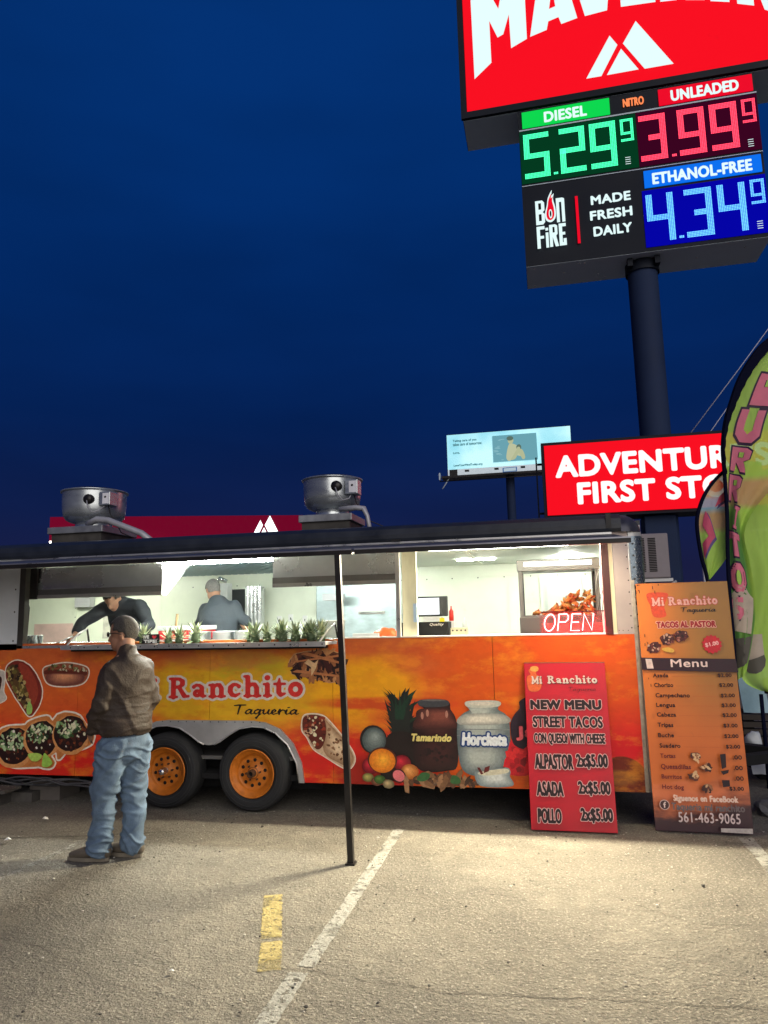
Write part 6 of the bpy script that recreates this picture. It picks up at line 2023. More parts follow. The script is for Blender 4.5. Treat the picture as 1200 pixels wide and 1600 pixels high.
def feather(name, label, loc, L, R, y, amp, fr, ph, bands, word, lr, vr, pole_pts, fill, group='feather flags by the trailer'):
    F_ = thing(name, label, 'flag', loc, group=group)
    fl = Flag([(x - loc[0], z) for x, z in L], [(x - loc[0], z) for x, z in R], y - loc[1], amp, fr, ph)
    fl.cloth(flag_mat(name + '_cloth', green_f, bands, word == 'BURRITOS')).build('flag_cloth', F_)
    if word:
        flag_letters(fl, word, lr[0], lr[1], 0, 1, fill, fedge, 'flag_letters', F_, places=vr)
    part('pole_sleeve', F_, lambda m: m.tube([(x - loc[0], q - loc[1], z) for x, q, z in pole_pts], [.018] * len(pole_pts), mat('navy_sleeve', (.012, .014, .04), .6), 8))
    return F_, fl
peach, sky_b = (.80, .50, .22), (.35, .65, .80)
# back-left flag (smaller, behind)
LB = [(1.475, 1.905), (1.439, 2.137), (1.424, 2.437), (1.467, 2.617), (1.559, 2.782), (1.717, 2.937), (1.896, 3.016)]
RB_ = [(1.481, 1.910), (1.634, 2.093), (1.749, 2.290), (1.880, 2.534), (1.961, 2.709), (2.018, 2.856), (2.031, 2.994)]
FB, flB = feather('feather_flag', 'smaller feather flag with pink arrow shapes, left of the large one', (1.58, 7.08, 0), LB, RB_, 7.08, .012, 9, 1.0, [(2.42, 2.60, peach), (2.60, 2.72, sky_b), (2.74, 2.95, peach)], '', None, None,
    [(x, 7.08, z) for x, z in catmull([(1.502, 1.317), (1.475, 1.905), (1.439, 2.137), (1.424, 2.437), (1.467, 2.617), (1.559, 2.782), (1.717, 2.937), (1.896, 3.016)], 4)], fpink)
mb_ = MB()
for P_ in ([(.12, .16), (.5, .30), (.14, .46), (.14, .34), (.3, .29), (.12, .24)], [(.3, .50), (.62, .66), (.70, .76), (.40, .80), (.42, .72), (.30, .60)], [(.05, .86), (.3, .9), (.3, .95), (.06, .92)]):
    flB.ink_poly([(a + .05, b2 - .012) for a, b2 in P_], mb_, mat('flag_violet_shade', (.12, .08, .25), .6), .004)
    flB.ink_poly(P_, mb_, mat('flag_hot_pink', (.60, .08, .16), .6), .008)
flB.ink_poly([(.45, .72), (.62, .70), (.78, .80), (.70, .86), (.62, .80), (.5, .82)], mb_, mat('flag_sky_blue', sky_b, .6), .010)
mb_.build('flag_shapes', FB, normals=False)
# right flag, seen behind the large one
LC = [(1.936, 0.882), (1.780, 1.000), (1.784, 1.357), (1.911, 1.961), (1.847, 2.398), (1.938, 2.772), (2.069, 2.954), (2.274, 3.004)]
RC_ = [(2.321, 0.812), (2.357, 1.172), (2.398, 1.585), (2.434, 1.943), (2.458, 2.185), (2.494, 2.552), (2.519, 2.799), (2.469, 2.978)]
FC, flC = feather('feather_flag', 'bright green feather flag at the right edge behind the large one', (2.05, 7.45, 0), LC, RC_, 7.45, .03, 7, 2.0, [], '', None, None,
    [(x, 7.47, z) for x, z in [(1.918, -0.538), (1.932, 0.475), (1.934, 0.852)]], fpink)
flagC_pole = part('flag_mast', FC, lambda m: m.tube([(.02, .02, 0), (-.06, .02, .95)], .016, alu, 8).tube([(-.055, .02, .86), (-.065, .02, 1.0)], .03, black_metal, 8))
mb_ = MB()
for cu, cv, s_ in ((.22, .19, 1.0), (.55, .17, .8)):
    flC.ink_poly([(cu + .16 * s_ * math.cos(a), cv + .042 * s_ * math.sin(a)) for a in np.linspace(0, 2 * PI, 12)[:-1]], mb_, mat('flag_bowl_grey', (.12, .11, .09), .6), .006)
    flC.ink_poly([(cu - .12 * s_, cv + .02), (cu + .14 * s_, cv + .02), (cu + .10 * s_, cv + .09 * s_), (cu - .06 * s_, cv + .10 * s_)], mb_, mat('flag_corn_pale', (.50, .42, .34), .6), .009)
mb_.build('food_print', FC, normals=False)
# large front flag
LA = [(1.617, 1.006), (1.629, 1.376), (1.631, 1.775), (1.650, 2.181), (1.675, 2.534), (1.690, 2.893), (1.705, 3.134), (1.745, 3.346), (1.816, 3.519), (1.911, 3.721), (2.026, 3.897), (2.160, 4.033), (2.365, 4.186)]
RA = [(1.715, 1.094), (1.787, 1.373), (1.844, 1.712), (1.827, 2.057), (1.805, 2.350), (1.976, 2.635), (2.237, 2.856), (2.433, 3.080), (2.517, 3.282), (2.565, 3.452), (2.597, 3.655), (2.594, 3.839), (2.567, 3.989), (2.507, 4.145)]
FA, flA = feather('feather_flag', 'large green BURRITOS feather flag rising off the right edge', (1.66, 7.0, 0), LA, RA, 7.0, .022, 8, 0.3, [(2.62, 2.84, peach)], 'BURRITOS', (.38, .86), [(.16, .46, .675, .80), (.10, .38, .525, .66), (.10, .36, .43, .51), (.10, .36, .36, .42), (.26, .55, .302, .352), (.08, .72, .24, .294), (.08, .72, .172, .228), (.05, .5, .12, .164)],
    [(x, 7.0, z) for x, z in catmull([(1.619, 0.544), (1.617, 1.006), (1.629, 1.376), (1.631, 1.775), (1.650, 2.181), (1.675, 2.534), (1.684, 2.893), (1.689, 3.136), (1.731, 3.378), (1.798, 3.570), (1.882, 3.773), (1.992, 3.950), (2.128, 4.105), (2.373, 4.266)], 4)], fpink)
# wide dark hem along the curved top of the flag
mb_ = MB()
hemL = catmull([(1.689, 2.881), (1.689, 3.136), (1.732, 3.390), (1.792, 3.570), (1.877, 3.774), (1.987, 3.951), (2.122, 4.106), (2.375, 4.285)], 6)
hemR = catmull([(1.700, 2.880), (1.703, 3.110), (1.749, 3.327), (1.827, 3.518), (1.921, 3.707), (2.036, 3.883), (2.171, 4.032), (2.393, 4.195)], 6)
nH = min(len(hemL), len(hemR))
vs = []
for i in range(nH):
    vs += [(hemL[i][0] - 1.66, -.03, hemL[i][1]), (hemR[i][0] - 1.66 + .004 * math.sin(i * 1.9), -.035, hemR[i][1])]
mb_.add(vs, [(2 * i, 2 * i + 1, 2 * i + 3, 2 * i + 2) for i in range(nH - 1)], mat('navy_sleeve', (.012, .014, .04), .6), True)
mb_.build('top_hem', FA)
mb_ = MB()
flA.ink_poly([(.10, .10), (.9, .09), (.92, .16), (.5, .19), (.12, .17)], mb_, mat('flag_corn_pale', (.50, .42, .34), .6), .006)
flA.ink_poly([(.10, .03), (.9, .03), (.95, .085), (.12, .085)], mb_, mat('flag_bowl_grey', (.12, .11, .09), .6), .006)
mb_.build('food_print', FA, normals=False)

# ================================================================= RIGHT-HAND CLUTTER
TT = thing('market_table', 'folding table with pale blue cover beyond the orange menu board', 'table', (2.6, 8.5, 0))
blue_cl = mat('pale_blue_tarp', (.30, .46, .55), .5, var=.15, scale=6, bump=.3, bscale=8)
def cover(m):
    n = 24
    vs, fs = [], []
    for j in range(9):
        for i in range(n + 1):
            x = -.62 + 2.2 * i / n
            z = .99 - .42 * j / 8
            y = -.02 * j + .02 * math.sin(i * 1.4 + j * .3)
            vs.append((x, y, z))
    for j in range(8):
        for i in range(n):
            a = j * (n + 1) + i
            fs.append((a, a + 1, a + n + 2, a + n + 1))
    m.add(vs, fs, blue_cl, True)
    m.box(-.62, 1.58, .03, .8, .985, 1.0, blue_cl)
part('table_cover', TT, cover)
for x in (-.55, 1.5):
    for y in (.1, .7):
        part('leg', TT, lambda m: m.tube([(x, y, 0), (x, y, .98)], .018, black_metal, 8))
PL = thing('pallet_stack', 'stack of dark timber slats under the pale blue table cover', 'pallet', (2.5, 8.3, 0))
for k in range(5):
    part('slat', PL, lambda m: m.bbox(-.55, 1.3, 0, .1, .20 + k * .075, .255 + k * .075, mat('dark_wood', (.045, .035, .03), .8, var=.3), .004))
part('runner', PL, lambda m: m.box(-.5, -.42, .1, .7, 0, .55, dark).box(1.1, 1.2, .1, .7, 0, .55, dark))
SH = thing('white_sheet', 'rumpled white plastic sheet draped low beside the slats', 'sheet', (2.45, 7.9, 0))
def sheet(m):
    vs, fs = [], []
    for j in range(12):
        for i in range(20):
            x, y = -.62 + 1.4 * i / 19, -.3 + .5 * j / 11
            z = .16 + .10 * j / 11 + .03 * noise.noise((x * 5, y * 5, 1)) - (.07 if j == 0 else 0)
            vs.append((x, y, z))
    for j in range(11):
        for i in range(19):
            a = j * 20 + i
            fs.append((a, a + 1, a + 21, a + 20))
    m.add(vs, fs, mat('white_plastic_sheet', (.55, .58, .62), .35, bump=.3, bscale=10), True)
part('sheet', SH, sheet)
part('weights', SH, lambda m: m.box(-.5, .8, -.05, .15, .0, .13, dark))
b_ = MB()
bm_ = bmesh.new(); bmesh.ops.create_icosphere(bm_, subdivisions=3, radius=.08)
for v in bm_.verts: v.co *= 1 + .3 * noise.noise(v.co * 20)
b_.bm(bm_, mat('white_plastic_sheet', (.55, .58, .62), .35), True, Matrix.Translation((1.93, 7.85, .36)) @ Matrix.Diagonal((1, .8, 1.2, 1)))
b_.box(1.86, 2.02, 7.8, 7.95, .2, .29, dark)
setp(b_.build('plastic_bag_bundle'), 'knotted white bag on the sheet right of the orange board', 'bag')
def rock(x, y, r, seed, label):
    b_ = MB()
    bm_ = bmesh.new(); bmesh.ops.create_icosphere(bm_, subdivisions=3, radius=r)
    for v in bm_.verts:
        v.co *= 1 + .35 * noise.noise(v.co * 6 / r * .3 + Vector((seed, 0, 0)))
    b_.bm(bm_, mat('grey_rubble', (.12, .12, .13), .9, var=.4, bump=.5, bscale=20), False, Matrix.Translation((x, y, r * .35)) @ Matrix.Diagonal((1.4, 1, .7, 1)))
    setp(b_.build('rubble_rock'), label, 'rock')
rock(1.75, 6.55, .13, 1, 'grey rock on the ground just right of the orange menu board')
rock(2.05, 6.8, .16, 2, 'larger grey rock at the right edge below the white sheet')

# blocks under the left end of the trailer
WB = thing('timber_cribbing', 'dark timber blocks stacked under the left end of the trailer', 'timber blocks', (-5.0, 5.98, 0))
wd = mat('old_timber', (.075, .068, .06), .85, var=.35, scale=10, stretch=(1, 3, 3), bump=.3, bscale=20)
wd2 = mat('old_timber_dark', (.07, .065, .06), .9, var=.35, scale=10)
for k, (x0, x1, y0, y1, z0, z1, mm) in enumerate(((-.55, .12, -.16, .06, .135, .165, wd), (-.42, -.25, -.15, .05, 0, .134, wd), (-.12, -.02, -.10, .12, 0, .134, wd2), (-.55, -.43, -.15, .05, 0, .134, wd2), (-.6, .2, .1, .3, .0, .09, wd2))):
    part('timber_block', WB, lambda m: m.bbox(x0, x1, y0, y1, z0, z1, mm, .005))
CB = thing('cardboard_box', 'grey brown cardboard box tucked behind the timber blocks', 'box', (-4.72, 6.2, 0))
part('box_body', CB, lambda m: m.box(-.20, .13, 0, .3, 0, .17, mat('grey_cardboard', (.11, .097, .088), .85, var=.2)))
part('box_flap', CB, lambda m: m.prism([(0, .171), (.0, .175), (-.08, .20), (-.08, .196)], 'x', -.2, .12, mat('grey_cardboard', (.17, .15, .135), .85)))
b_ = MB()
rnd = random.Random(4)
for k in range(5):
    P_ = [(-5.4 + .25 * j + rnd.uniform(-.05, .05), 6.05 + rnd.uniform(-.05, .1), .18 + .03 * math.sin(j * 1.7 + k) + k * .008) for j in range(6)]
    b_.tube(catmull(P_, 4), .009, mat('grey_hose', (.05, .05, .055), .6), 6)
setp(b_.build('coiled_hose'), 'grey cables and hose bunched on top of the timber blocks', 'hose')
# stabiliser jack at the right
JK = thing('stabiliser_jack', 'black stabiliser jack under the right front corner of the trailer', 'jack', (.35, 6.7, 0))
part('jack_stand', JK, lambda m: m.lathe([(.12, 0), (.10, .02), (.03, .03), (.03, .24)], (0, 0, 0), dark, n=16))

# ================================================================= PEOPLE
def loft(rings, side=None, n=16):
    """rings: (centre, a, b[, side vector]) closed elliptical tube with rounded ends"""
    mb_ = MB()
    P = [Vector(r[0]) for r in rings]
    vs, fs = [], []
    def frame(i):
        d = (P[min(i + 1, len(P) - 1)] - P[max(i - 1, 0)]).normalized()
        s_ = Vector(rings[i][3] if len(rings[i]) > 3 else side)
        s_ = (s_ - d * s_.dot(d)).normalized()
        return d, s_, d.cross(s_).normalized()
    rr = []
    d, s_, q = frame(0)
    for e_ in (.35, .75):
        rr.append((P[0] - d * min(rings[0][1], rings[0][2]) * math.sqrt(1 - e_ * e_) , rings[0][1] * e_, rings[0][2] * e_, s_, q))
    for i, r in enumerate(rings):
        d, s_, q = frame(i)
        rr.append((P[i], r[1], r[2], s_, q))
    d, s_, q = frame(len(P) - 1)
    for e_ in (.75, .35):
        rr.append((P[-1] + d * min(rings[-1][1], rings[-1][2]) * math.sqrt(1 - e_ * e_), rings[-1][1] * e_, rings[-1][2] * e_, s_, q))
    for c_, a, b2, s_, q in rr:
        for k in range(n):
            t_ = 2 * PI * k / n
            vs.append(c_ + s_ * (a * math.cos(t_)) + q * (b2 * math.sin(t_)))
    for i in range(len(rr) - 1):
        for k in range(n):
            fs.append((i * n + k, i * n + (k + 1) % n, (i + 1) * n + (k + 1) % n, (i + 1) * n + k))
    fs.append(tuple(range(n))[::-1]); fs.append(tuple(range((len(rr) - 1) * n, len(rr) * n)))
    return vs, fs

def blend(lofts, name, parent, material, voxel=.012, smooth=4, wrinkle=None, ells=(), cut=None):
    """join closed shapes into one continuous skin"""
    bm_ = bmesh.new()
    def addl(vs, fs):
        V_ = [bm_.verts.new(v) for v in vs]
        for f in fs: bm_.faces.new([V_[i] for i in f])
    for l in lofts: addl(*l)
    for c_, r_, rot in ells:
        mtx = Matrix.Translation(c_) @ rot.to_matrix().to_4x4() @ Matrix.Diagonal((*r_, 1))
        bmesh.ops.create_icosphere(bm_, subdivisions=3, radius=1, matrix=mtx)
    bmesh.ops.recalc_face_normals(bm_, faces=bm_.faces)
    me = bpy.data.meshes.new(name); bm_.to_mesh(me); bm_.free()
    o = bpy.data.objects.new(name + '_tmp', me); C.objects.link(o)
    md = o.modifiers.new('r', 'REMESH'); md.mode = 'VOXEL'; md.voxel_size = voxel; md.adaptivity = 0
    if smooth:
        sm = o.modifiers.new('s', 'SMOOTH'); sm.iterations = smooth; sm.factor = .6
    dg = bpy.context.evaluated_depsgraph_get()
    me2 = bpy.data.meshes.new_from_object(o.evaluated_get(dg))
    bpy.data.objects.remove(o); bpy.data.meshes.remove(me)
    if wrinkle:
        nrm = [v.normal.copy() for v in me2.vertices]
        for v, n_ in zip(me2.vertices, nrm):
            v.co += n_ * wrinkle(v.co, n_)
    if cut is not None:
        bm_ = bmesh.new(); bm_.from_mesh(me2)
        bmesh.ops.delete(bm_, geom=[v for v in bm_.verts if v.co.z < cut + .006 * math.sin(v.co.x * 30) + .004 * math.sin(v.co.y * 47)], context='VERTS')
        rim = [v for v in bm_.verts if v.is_boundary]
        for v in rim: v.co += Vector((-v.co.x * .03, -v.co.y * .03, 0))
        bm_.to_mesh(me2); bm_.free()
    me2.name = name
    me2.materials.clear(); me2.materials.append(material)
    for p in me2.polygons: p.use_smooth = True
    r = bpy.data.objects.new(name, me2); C.objects.link(r); r.parent = parent
    return r

from mathutils import Euler, Quaternion
skin = mat('skin_tone', (.36, .19, .12), .5, var=.08, scale=20, sub=.1)
skin_d = mat('skin_tone_dark', (.27, .135, .085), .5, var=.08, scale=20)
hair_m = mat('short_dark_hair', (.022, .019, .017), .7, var=.5, scale=60, bump=.6, bscale=180)
hair_g = mat('greying_hair', (.16, .15, .14), .7, var=.4, scale=60, bump=.5, bscale=180)

def head_shapes(c_, yaw, pitch=0.0, k=1.0):
    """c_: centre of skull; yaw: heading of the nose in the xy plane; pitch > 0 looks down"""
    q = Quaternion((0, 0, 1), yaw) @ Quaternion((0, 1, 0), pitch)
    def W_(p): return Vector(c_) + q @ (Vector(p) * k)
    E = []
    E.append((W_((-.005, 0, .02)), (.098 * k, .077 * k, .098 * k), q))
    E.append((W_((.028, 0, -.055)), (.066 * k, .060 * k, .072 * k), q))
    E.append((W_((.048, 0, -.098)), (.036 * k, .034 * k, .026 * k), q))
    E.append((W_((.094, 0, -.030)), (.014 * k, .011 * k, .022 * k), q @ Quaternion((0, 1, 0), -.35)))
    E.append((W_((.102, 0, -.045)), (.013 * k, .015 * k, .011 * k), q))
    E.append((W_((.080, 0, -.078)), (.012 * k, .024 * k, .007 * k), q))
    E.append((W_((.082, 0, .004)), (.012 * k, .040 * k, .009 * k), q))
    for s_ in (-1, 1):
        E.append((W_((-.008, .076 * s_, -.022)), (.016 * k, .008 * k, .028 * k), q @ Quaternion((0, 0, 1), -.3 * s_)))
        E.append((W_((.058, .034 * s_, -.042)), (.022 * k, .018 * k, .018 * k), q))
    return E, W_, q

def hand_lofts(w, d, n_, r=.0095, curl=.5, side=1):
    """w wrist, d pointing direction, n_ palm normal (fingers curl towards it)"""
    w, d, n_ = Vector(w), Vector(d).normalized(), Vector(n_).normalized()
    s_ = d.cross(n_).normalized()
    out = [loft([(w, .026, .018), (w + d * .045, .038, .015), (w + d * .085, .040, .013)], side=s_, n=12)]
    for i, (off, L) in enumerate(((-.030, .070), (-.010, .080), (.010, .075), (.029, .058))):
        a = w + d * .082 + s_ * off
        dd = d
        P_ = [a]
        for j in range(3):
            dd = (dd + n_ * curl * .55).normalized()
            P_.append(P_[-1] + dd * L / 3 * (1.1 - j * .12))
        out.append(loft([(P_[0], r, r), (P_[1], r * .97, r * .97), (P_[2], r * .9, r * .9), (P_[3], r * .75, r * .75)], side=s_, n=8))
    th = w + d * .02 - s_ * .028 * side
    P_ = [th, th + (d * .5 - s_ * .8 * side + n_ * .2) * .035, th + (d * 1.0 - s_ * .7 * side + n_ * .5) * .06]
    out.append(loft([(P_[0], r * 1.3, r * 1.2), (P_[1], r * 1.1, r * 1.1), (P_[2], r * .85, r * .85)], side=n_, n=8))
    return out

# --- customer ---------------------------------------------------------------
CX, CY = -3.035, 4.80
CU = thing('person', 'customer in brown jacket and blue jeans standing with back turned, wearing glasses', 'person', (CX, CY, 0))
hd = Vector((-.906, .42, 0)).normalized()          # body heading
lf = Vector((-hd.y, hd.x, 0))                    # his left (towards the camera)
def BP(f_, l_, z): return (hd * f_ + lf * l_ + Vector((0, 0, z)))[:]
shoulder_z = 1.385
head_c = Vector(BP(.05, .0, 1.575))
yaw_h = math.atan2(-.20, -.97)
E, WH, qh = head_shapes(head_c, yaw_h, .04, 1.06)
neck = loft([(BP(-.01, 0, 1.34), .075, .07), (BP(.01, 0, 1.42), .068, .066), (BP(.03, 0, 1.52), .066, .07)], side=lf)
torso_in = loft([(BP(0, 0, .86), .15, .11), (BP(.03, 0, 1.05), .16, .13), (BP(.01, 0, 1.25), .17, .10), (BP(-.01, 0, 1.37), .12, .07)], side=lf)
legs_in = []
ankL, ankR = Vector((-.115, -.085, .09)), Vector((.072, .035, .09))
hipL, hipR = Vector(BP(0, .09, .79)), Vector(BP(0, -.09, .79))
for hp, an in ((hipL, ankL), (hipR, ankR)):
    kn = (hp + an) / 2 + hd * .02
    legs_in.append(loft([(hp, .075, .08), (kn, .052, .055), (an, .036, .04)], side=lf))
# arms: hang down, forearms forward, hands in front of the belly
shL, elL, wrL = Vector(BP(-.01, .140, 1.32)), Vector(BP(-.01, .200, 1.08)), Vector(BP(.11, .195, .89))
shR, elR, wrR = Vector(BP(-.01, -.135, 1.32)), Vector(BP(-.02, -.195, 1.08)), Vector(BP(.14, -.17, .90))
arms_in = [loft([(a, .045, .045), (b2, .036, .036), (c_, .026, .022)], side=hd) for a, b2, c_ in ((shL, elL, wrL), (shR, elR, wrR))]
hands = hand_lofts(wrL, hd * .75 + Vector((0, 0, -.6)) - lf * .25, -lf, side=1) + hand_lofts(wrR, hd * .75 + Vector((0, 0, -.6)) + lf * .25, lf, side=-1)
blend([neck, torso_in] + legs_in + arms_in + hands, 'body', CU, skin_d, voxel=.0075, smooth=2, ells=E)

def crease(p, sx_, sy_, sz_, off=0.0):
    v = abs(noise.noise((p.x * sx_ + off, p.y * sy_ + off, p.z * sz_ + off)))
    return max(0.0, 1 - v * 4.5)
def wr_jacket(p, n_):
    low = max(0, min(1, (1.22 - p.z) / .28))
    w = noise.noise((p.x * 3, p.y * 3, p.z * 2.5)) * .10
    a = noise.noise((p.x * 5 + p.z * 3, p.y * 5, p.z * 7 + p.x * 4)) * .008
    b2 = crease(p, 2.2, 2.2, 13 + 0 * w, 3) * .009 * low + crease(Vector((p.x, p.y, p.z + w)), 3, 3, 20, 8) * .006 * low
    d_ = crease(Vector((p.x, p.y, p.z + .9 * (p.x + 0.0))), 5, 4, 5, 1) * .010
    e_ = crease(Vector((p.x, p.y, p.z - 1.1 * p.x)), 6, 4, 6, 5) * .007
    return a + b2 + d_ + e_ - .006
jk = mat('brown_jacket_cloth', (.036, .026, .021), .62, var=.22, scale=8, bump=.25, bscale=90, spec=.25)
jt = loft([(BP(-.005, 0, .87), .188, .172), (BP(.0, 0, .905), .200, .182), (BP(.02, 0, .96), .208, .188), (BP(.045, 0, 1.05), .205, .19), (BP(.035, 0, 1.15), .205, .175), (BP(.01, 0, 1.25), .214, .155), (BP(-.01, 0, 1.31), .202, .135), (BP(-.012, 0, 1.36), .160, .112), (BP(-.012, 0, 1.40), .112, .095), (BP(-.01, 0, 1.43), .08, .08)], side=lf, n=32)
col = loft([(BP(-.01, 0, 1.40), .085, .082), (BP(.005, 0, 1.438), .076, .076)], side=lf, n=20)
def sleeve(a, b2, c_):
    m1, m2 = (a + b2) / 2, (b2 + c_) / 2
    return loft([(a, .062, .062), (m1, .074, .072), (b2, .064, .062), (m2, .058, .056), (c_, .046, .044)], side=hd, n=18)
yoke = loft([(BP(-.02, .15, 1.325), .06, .055), (BP(-.02, .07, 1.362), .075, .062), (BP(-.02, -.07, 1.362), .075, .062), (BP(-.02, -.15, 1.325), .06, .055)], side=hd, n=18)
jacket = blend([jt, col, yoke, sleeve(shL, elL, wrL), sleeve(shR, elR, wrR)], 'jacket', CU, jk, voxel=.0075, smooth=10, wrinkle=wr_jacket, cut=.855)
jm = mat('blue_denim', (.095, .145, .215), .85, var=.38, scale=8, bump=.3, bscale=160)
def wr_jean(p, n_):
    k1 = math.exp(-((p.z - .45) / .13) ** 2) + 1.2 * math.exp(-((p.z - .10) / .10) ** 2) + .9 * math.exp(-((p.z - .72) / .09) ** 2)
    w = noise.noise((p.x * 4, p.y * 4, p.z * 2.5)) * .12
    b2 = crease(Vector((p.x, p.y, p.z + w + .5 * p.x)), 3.5, 3.5, 13, 2) * .013 * (.35 + k1)
    d_ = crease(Vector((p.x, p.y, p.z - .8 * p.x)), 5, 5, 6, 7) * .010
    return noise.noise((p.x * 6, p.y * 6, p.z * 5)) * .009 + b2 + d_ - .008
jl = []
for hp, an, kk in ((hipL, ankL, 1), (hipR, ankR, -1)):
    kn = (hp + an) / 2 + hd * .025 + lf * .005 * kk
    th_ = (hp + kn) / 2
    cf = (kn + an) / 2 - hd * .01
    foot = an + Vector((0, 0, -.035))
    jl.append(loft([(hp + Vector((0, 0, .0)), .106, .128), (th_, .098, .112), (kn, .084, .088), (cf, .079, .088), (an + Vector((0, 0, .04)), .076, .092), (foot + Vector((0, 0, .035)), .076, .096)], side=lf, n=24))
pel = loft([(BP(-.01, 0, .88), .150, .13), (BP(-.01, 0, .83), .168, .142), (BP(-.015, 0, .77), .168, .138)], side=lf, n=24)
blend(jl + [pel], 'jeans', CU, jm, voxel=.0075, smooth=5, wrinkle=wr_jean)
# back pockets and belt seam
def pockets(m):
    for s_ in (-1, 1):
        c_ = Vector(BP(-.165, .085 * s_, .80))
        n_ = -hd
        u = lf * .055
        P_ = [c_ - u + Vector((0, 0, .055)), c_ + u + Vector((0, 0, .055)), c_ + u * .92 + Vector((0, 0, -.05)), c_ + Vector((0, 0, -.07)), c_ - u * .92 + Vector((0, 0, -.05))]
        P_ = [p + n_ * .012 for p in P_]
        m.add([p[:] for p in P_], [(0, 1, 2, 3, 4)], mat('denim_pocket', (.12, .17, .22), .8, var=.2))
# shoes
shoe_m = mat('brown_grey_shoe', (.085, .07, .055), .6, var=.3, scale=20)
sole_m = mat('shoe_sole', (.16, .14, .11), .8, var=.2)
for an, dv in ((ankL, Vector((-.97, -.05, 0)).normalized()), (ankR, Vector((-.97, .12, 0)).normalized())):
    sd = Vector((-dv.y, dv.x, 0))
    g0 = Vector((an.x, an.y, 0))
    up_ = [loft([(g0 - dv * .055 + Vector((0, 0, .062)), .036, .044), (g0 + dv * .03 + Vector((0, 0, .062)), .041, .044), (g0 + dv * .13 + Vector((0, 0, .052)), .048, .038), (g0 + dv * .205 + Vector((0, 0, .040)), .040, .026)], side=sd, n=18),
           loft([(g0 + Vector((0, 0, .05)), .04, .048), (g0 + Vector((0, 0, .12)), .042, .046)], side=sd, n=16)]
    s1 = blend(up_, 'shoe', CU, shoe_m, voxel=.008, smooth=3)
    mb_ = MB()
    prof = []
    for k in range(24):
        t_ = 2 * PI * k / 24
        l_ = math.cos(t_) * .16 + .085
        w_ = math.sin(t_) * (.046 if math.cos(t_) > -.2 else .038)
        p = g0 + dv * l_ + sd * w_
        prof.append((p.x, p.y))
    mb_.prism(prof, 'z', .004, .030, sole_m)
    mb_.build('shoe_sole', s1)
# hair: cap over the skull
def hair_cap(parent, W_, q, k, m, thick=1.0, low=-.045, front=.055, name='hair'):
    bm_ = bmesh.new()
    bmesh.ops.create_icosphere(bm_, subdivisions=4, radius=1)
    dl = []
    for v in bm_.verts:
        p = Vector((v.co.x * .1045, v.co.y * .0835, v.co.z * .103 + .020))
        hairline = .012 if p.x > .012 else (.004 if p.x > -.024 else low - .012)
        if p.x > front and p.z < .062: dl.append(v)
        elif p.z < hairline: dl.append(v)
    bmesh.ops.delete(bm_, geom=dl, context='VERTS')
    for v in bm_.verts:
        p = Vector((v.co.x * .1045, v.co.y * .0835, v.co.z * .103 + .020)) * (1 + .02 * noise.noise(v.co * 6)) * thick
        v.co = W_(p)
    mb_ = MB(); mb_.bm(bm_, m, True)
    o = mb_.build(name, parent)
    sl = o.modifiers.new('t', 'SOLIDIFY'); sl.thickness = .006; sl.offset = -1
    return o
hair_cap(CU, WH, qh, 1.06, mat('customer_hair', (.045, .040, .036), .7, var=.5, scale=60, bump=.6, bscale=180), thick=1.0, low=-.06)
# glasses
GL = MB()
def eye(s_): return [WH((.097, s_ * .036 + .021 * math.cos(a), -.004 + .017 * math.sin(a)))[:] for a in np.linspace(0, 2 * PI, 17)]
for s_ in (-1, 1):
    GL.tube(eye(s_), .0024, black_metal, 5, cap=False)
    GL.tube([WH((.095, s_ * .058, .002))[:], WH((.03, s_ * .079, .004))[:], WH((-.015, s_ * .082, -.008))[:]], .0032, black_metal, 5)
GL.tube([WH((.099, -.014, .0))[:], WH((.099, .014, .0))[:]], .003, black_metal, 5)
for s_ in (-1, 1):
    e_ = eye(s_)[:-1]
    GL.add(e_, [tuple(range(16))], mat('dark_lens', (.02, .02, .022), .08, spec=.8))
GL.build('glasses', CU)
def mouth(m):
    m.tube([WH((.089, -.022, -.080))[:], WH((.095, 0, -.079))[:], WH((.089, .022, -.080))[:]], [.002, .0032, .002], mat('lip_tone', (.25, .09, .07), .5), 5)
part('lips', CU, mouth)

# --- cook leaning over the shelf ---------------------------------------------
K1 = thing('person', 'cook in black shirt leaning forward over the serving shelf, head hidden by the hood', 'person', (-4.33, 6.95, ZF))
def V3(x, y, z): return Vector((x + 4.33, y - 6.95, z - ZF))
h1 = V3(-4.37, 6.62, 1.905)
E, W1, q1 = head_shapes(h1, -PI / 2 - .05, .75, 1.0)
hip = V3(-4.33, 7.02, 1.38)
s_ax = Vector((1, 0, 0))
shl, shr = V3(-4.51, 6.70, 1.80), V3(-4.13, 6.72, 1.82)
ell, wrl = V3(-4.66, 6.54, 1.66), V3(-4.60, 6.34, 1.545)
elr, wrr = V3(-3.93, 6.60, 1.62), V3(-4.02, 6.36, 1.53)
nk = loft([(V3(-4.33, 6.78, 1.84), .065, .065), (h1 + Vector((0, .02, -.02)), .058, .06)], side=s_ax)
ti = loft([(hip, .13, .09), (V3(-4.33, 6.85, 1.65), .14, .09), (V3(-4.33, 6.75, 1.80), .15, .07)], side=s_ax)
lg = [loft([(hip + Vector((s_ * .09, .02, -.02)), .08, .085), (V3(-4.33 + s_ * .1, 7.0, .95), .055, .06), (V3(-4.33 + s_ * .1, 7.05, .55), .04, .04)], side=s_ax) for s_ in (-1, 1)]
am = [loft([(shl, .045, .045), (ell, .038, .038), (wrl, .027, .023)], side=s_ax), loft([(shr, .045, .045), (elr, .038, .038), (wrr, .027, .023)], side=s_ax)]
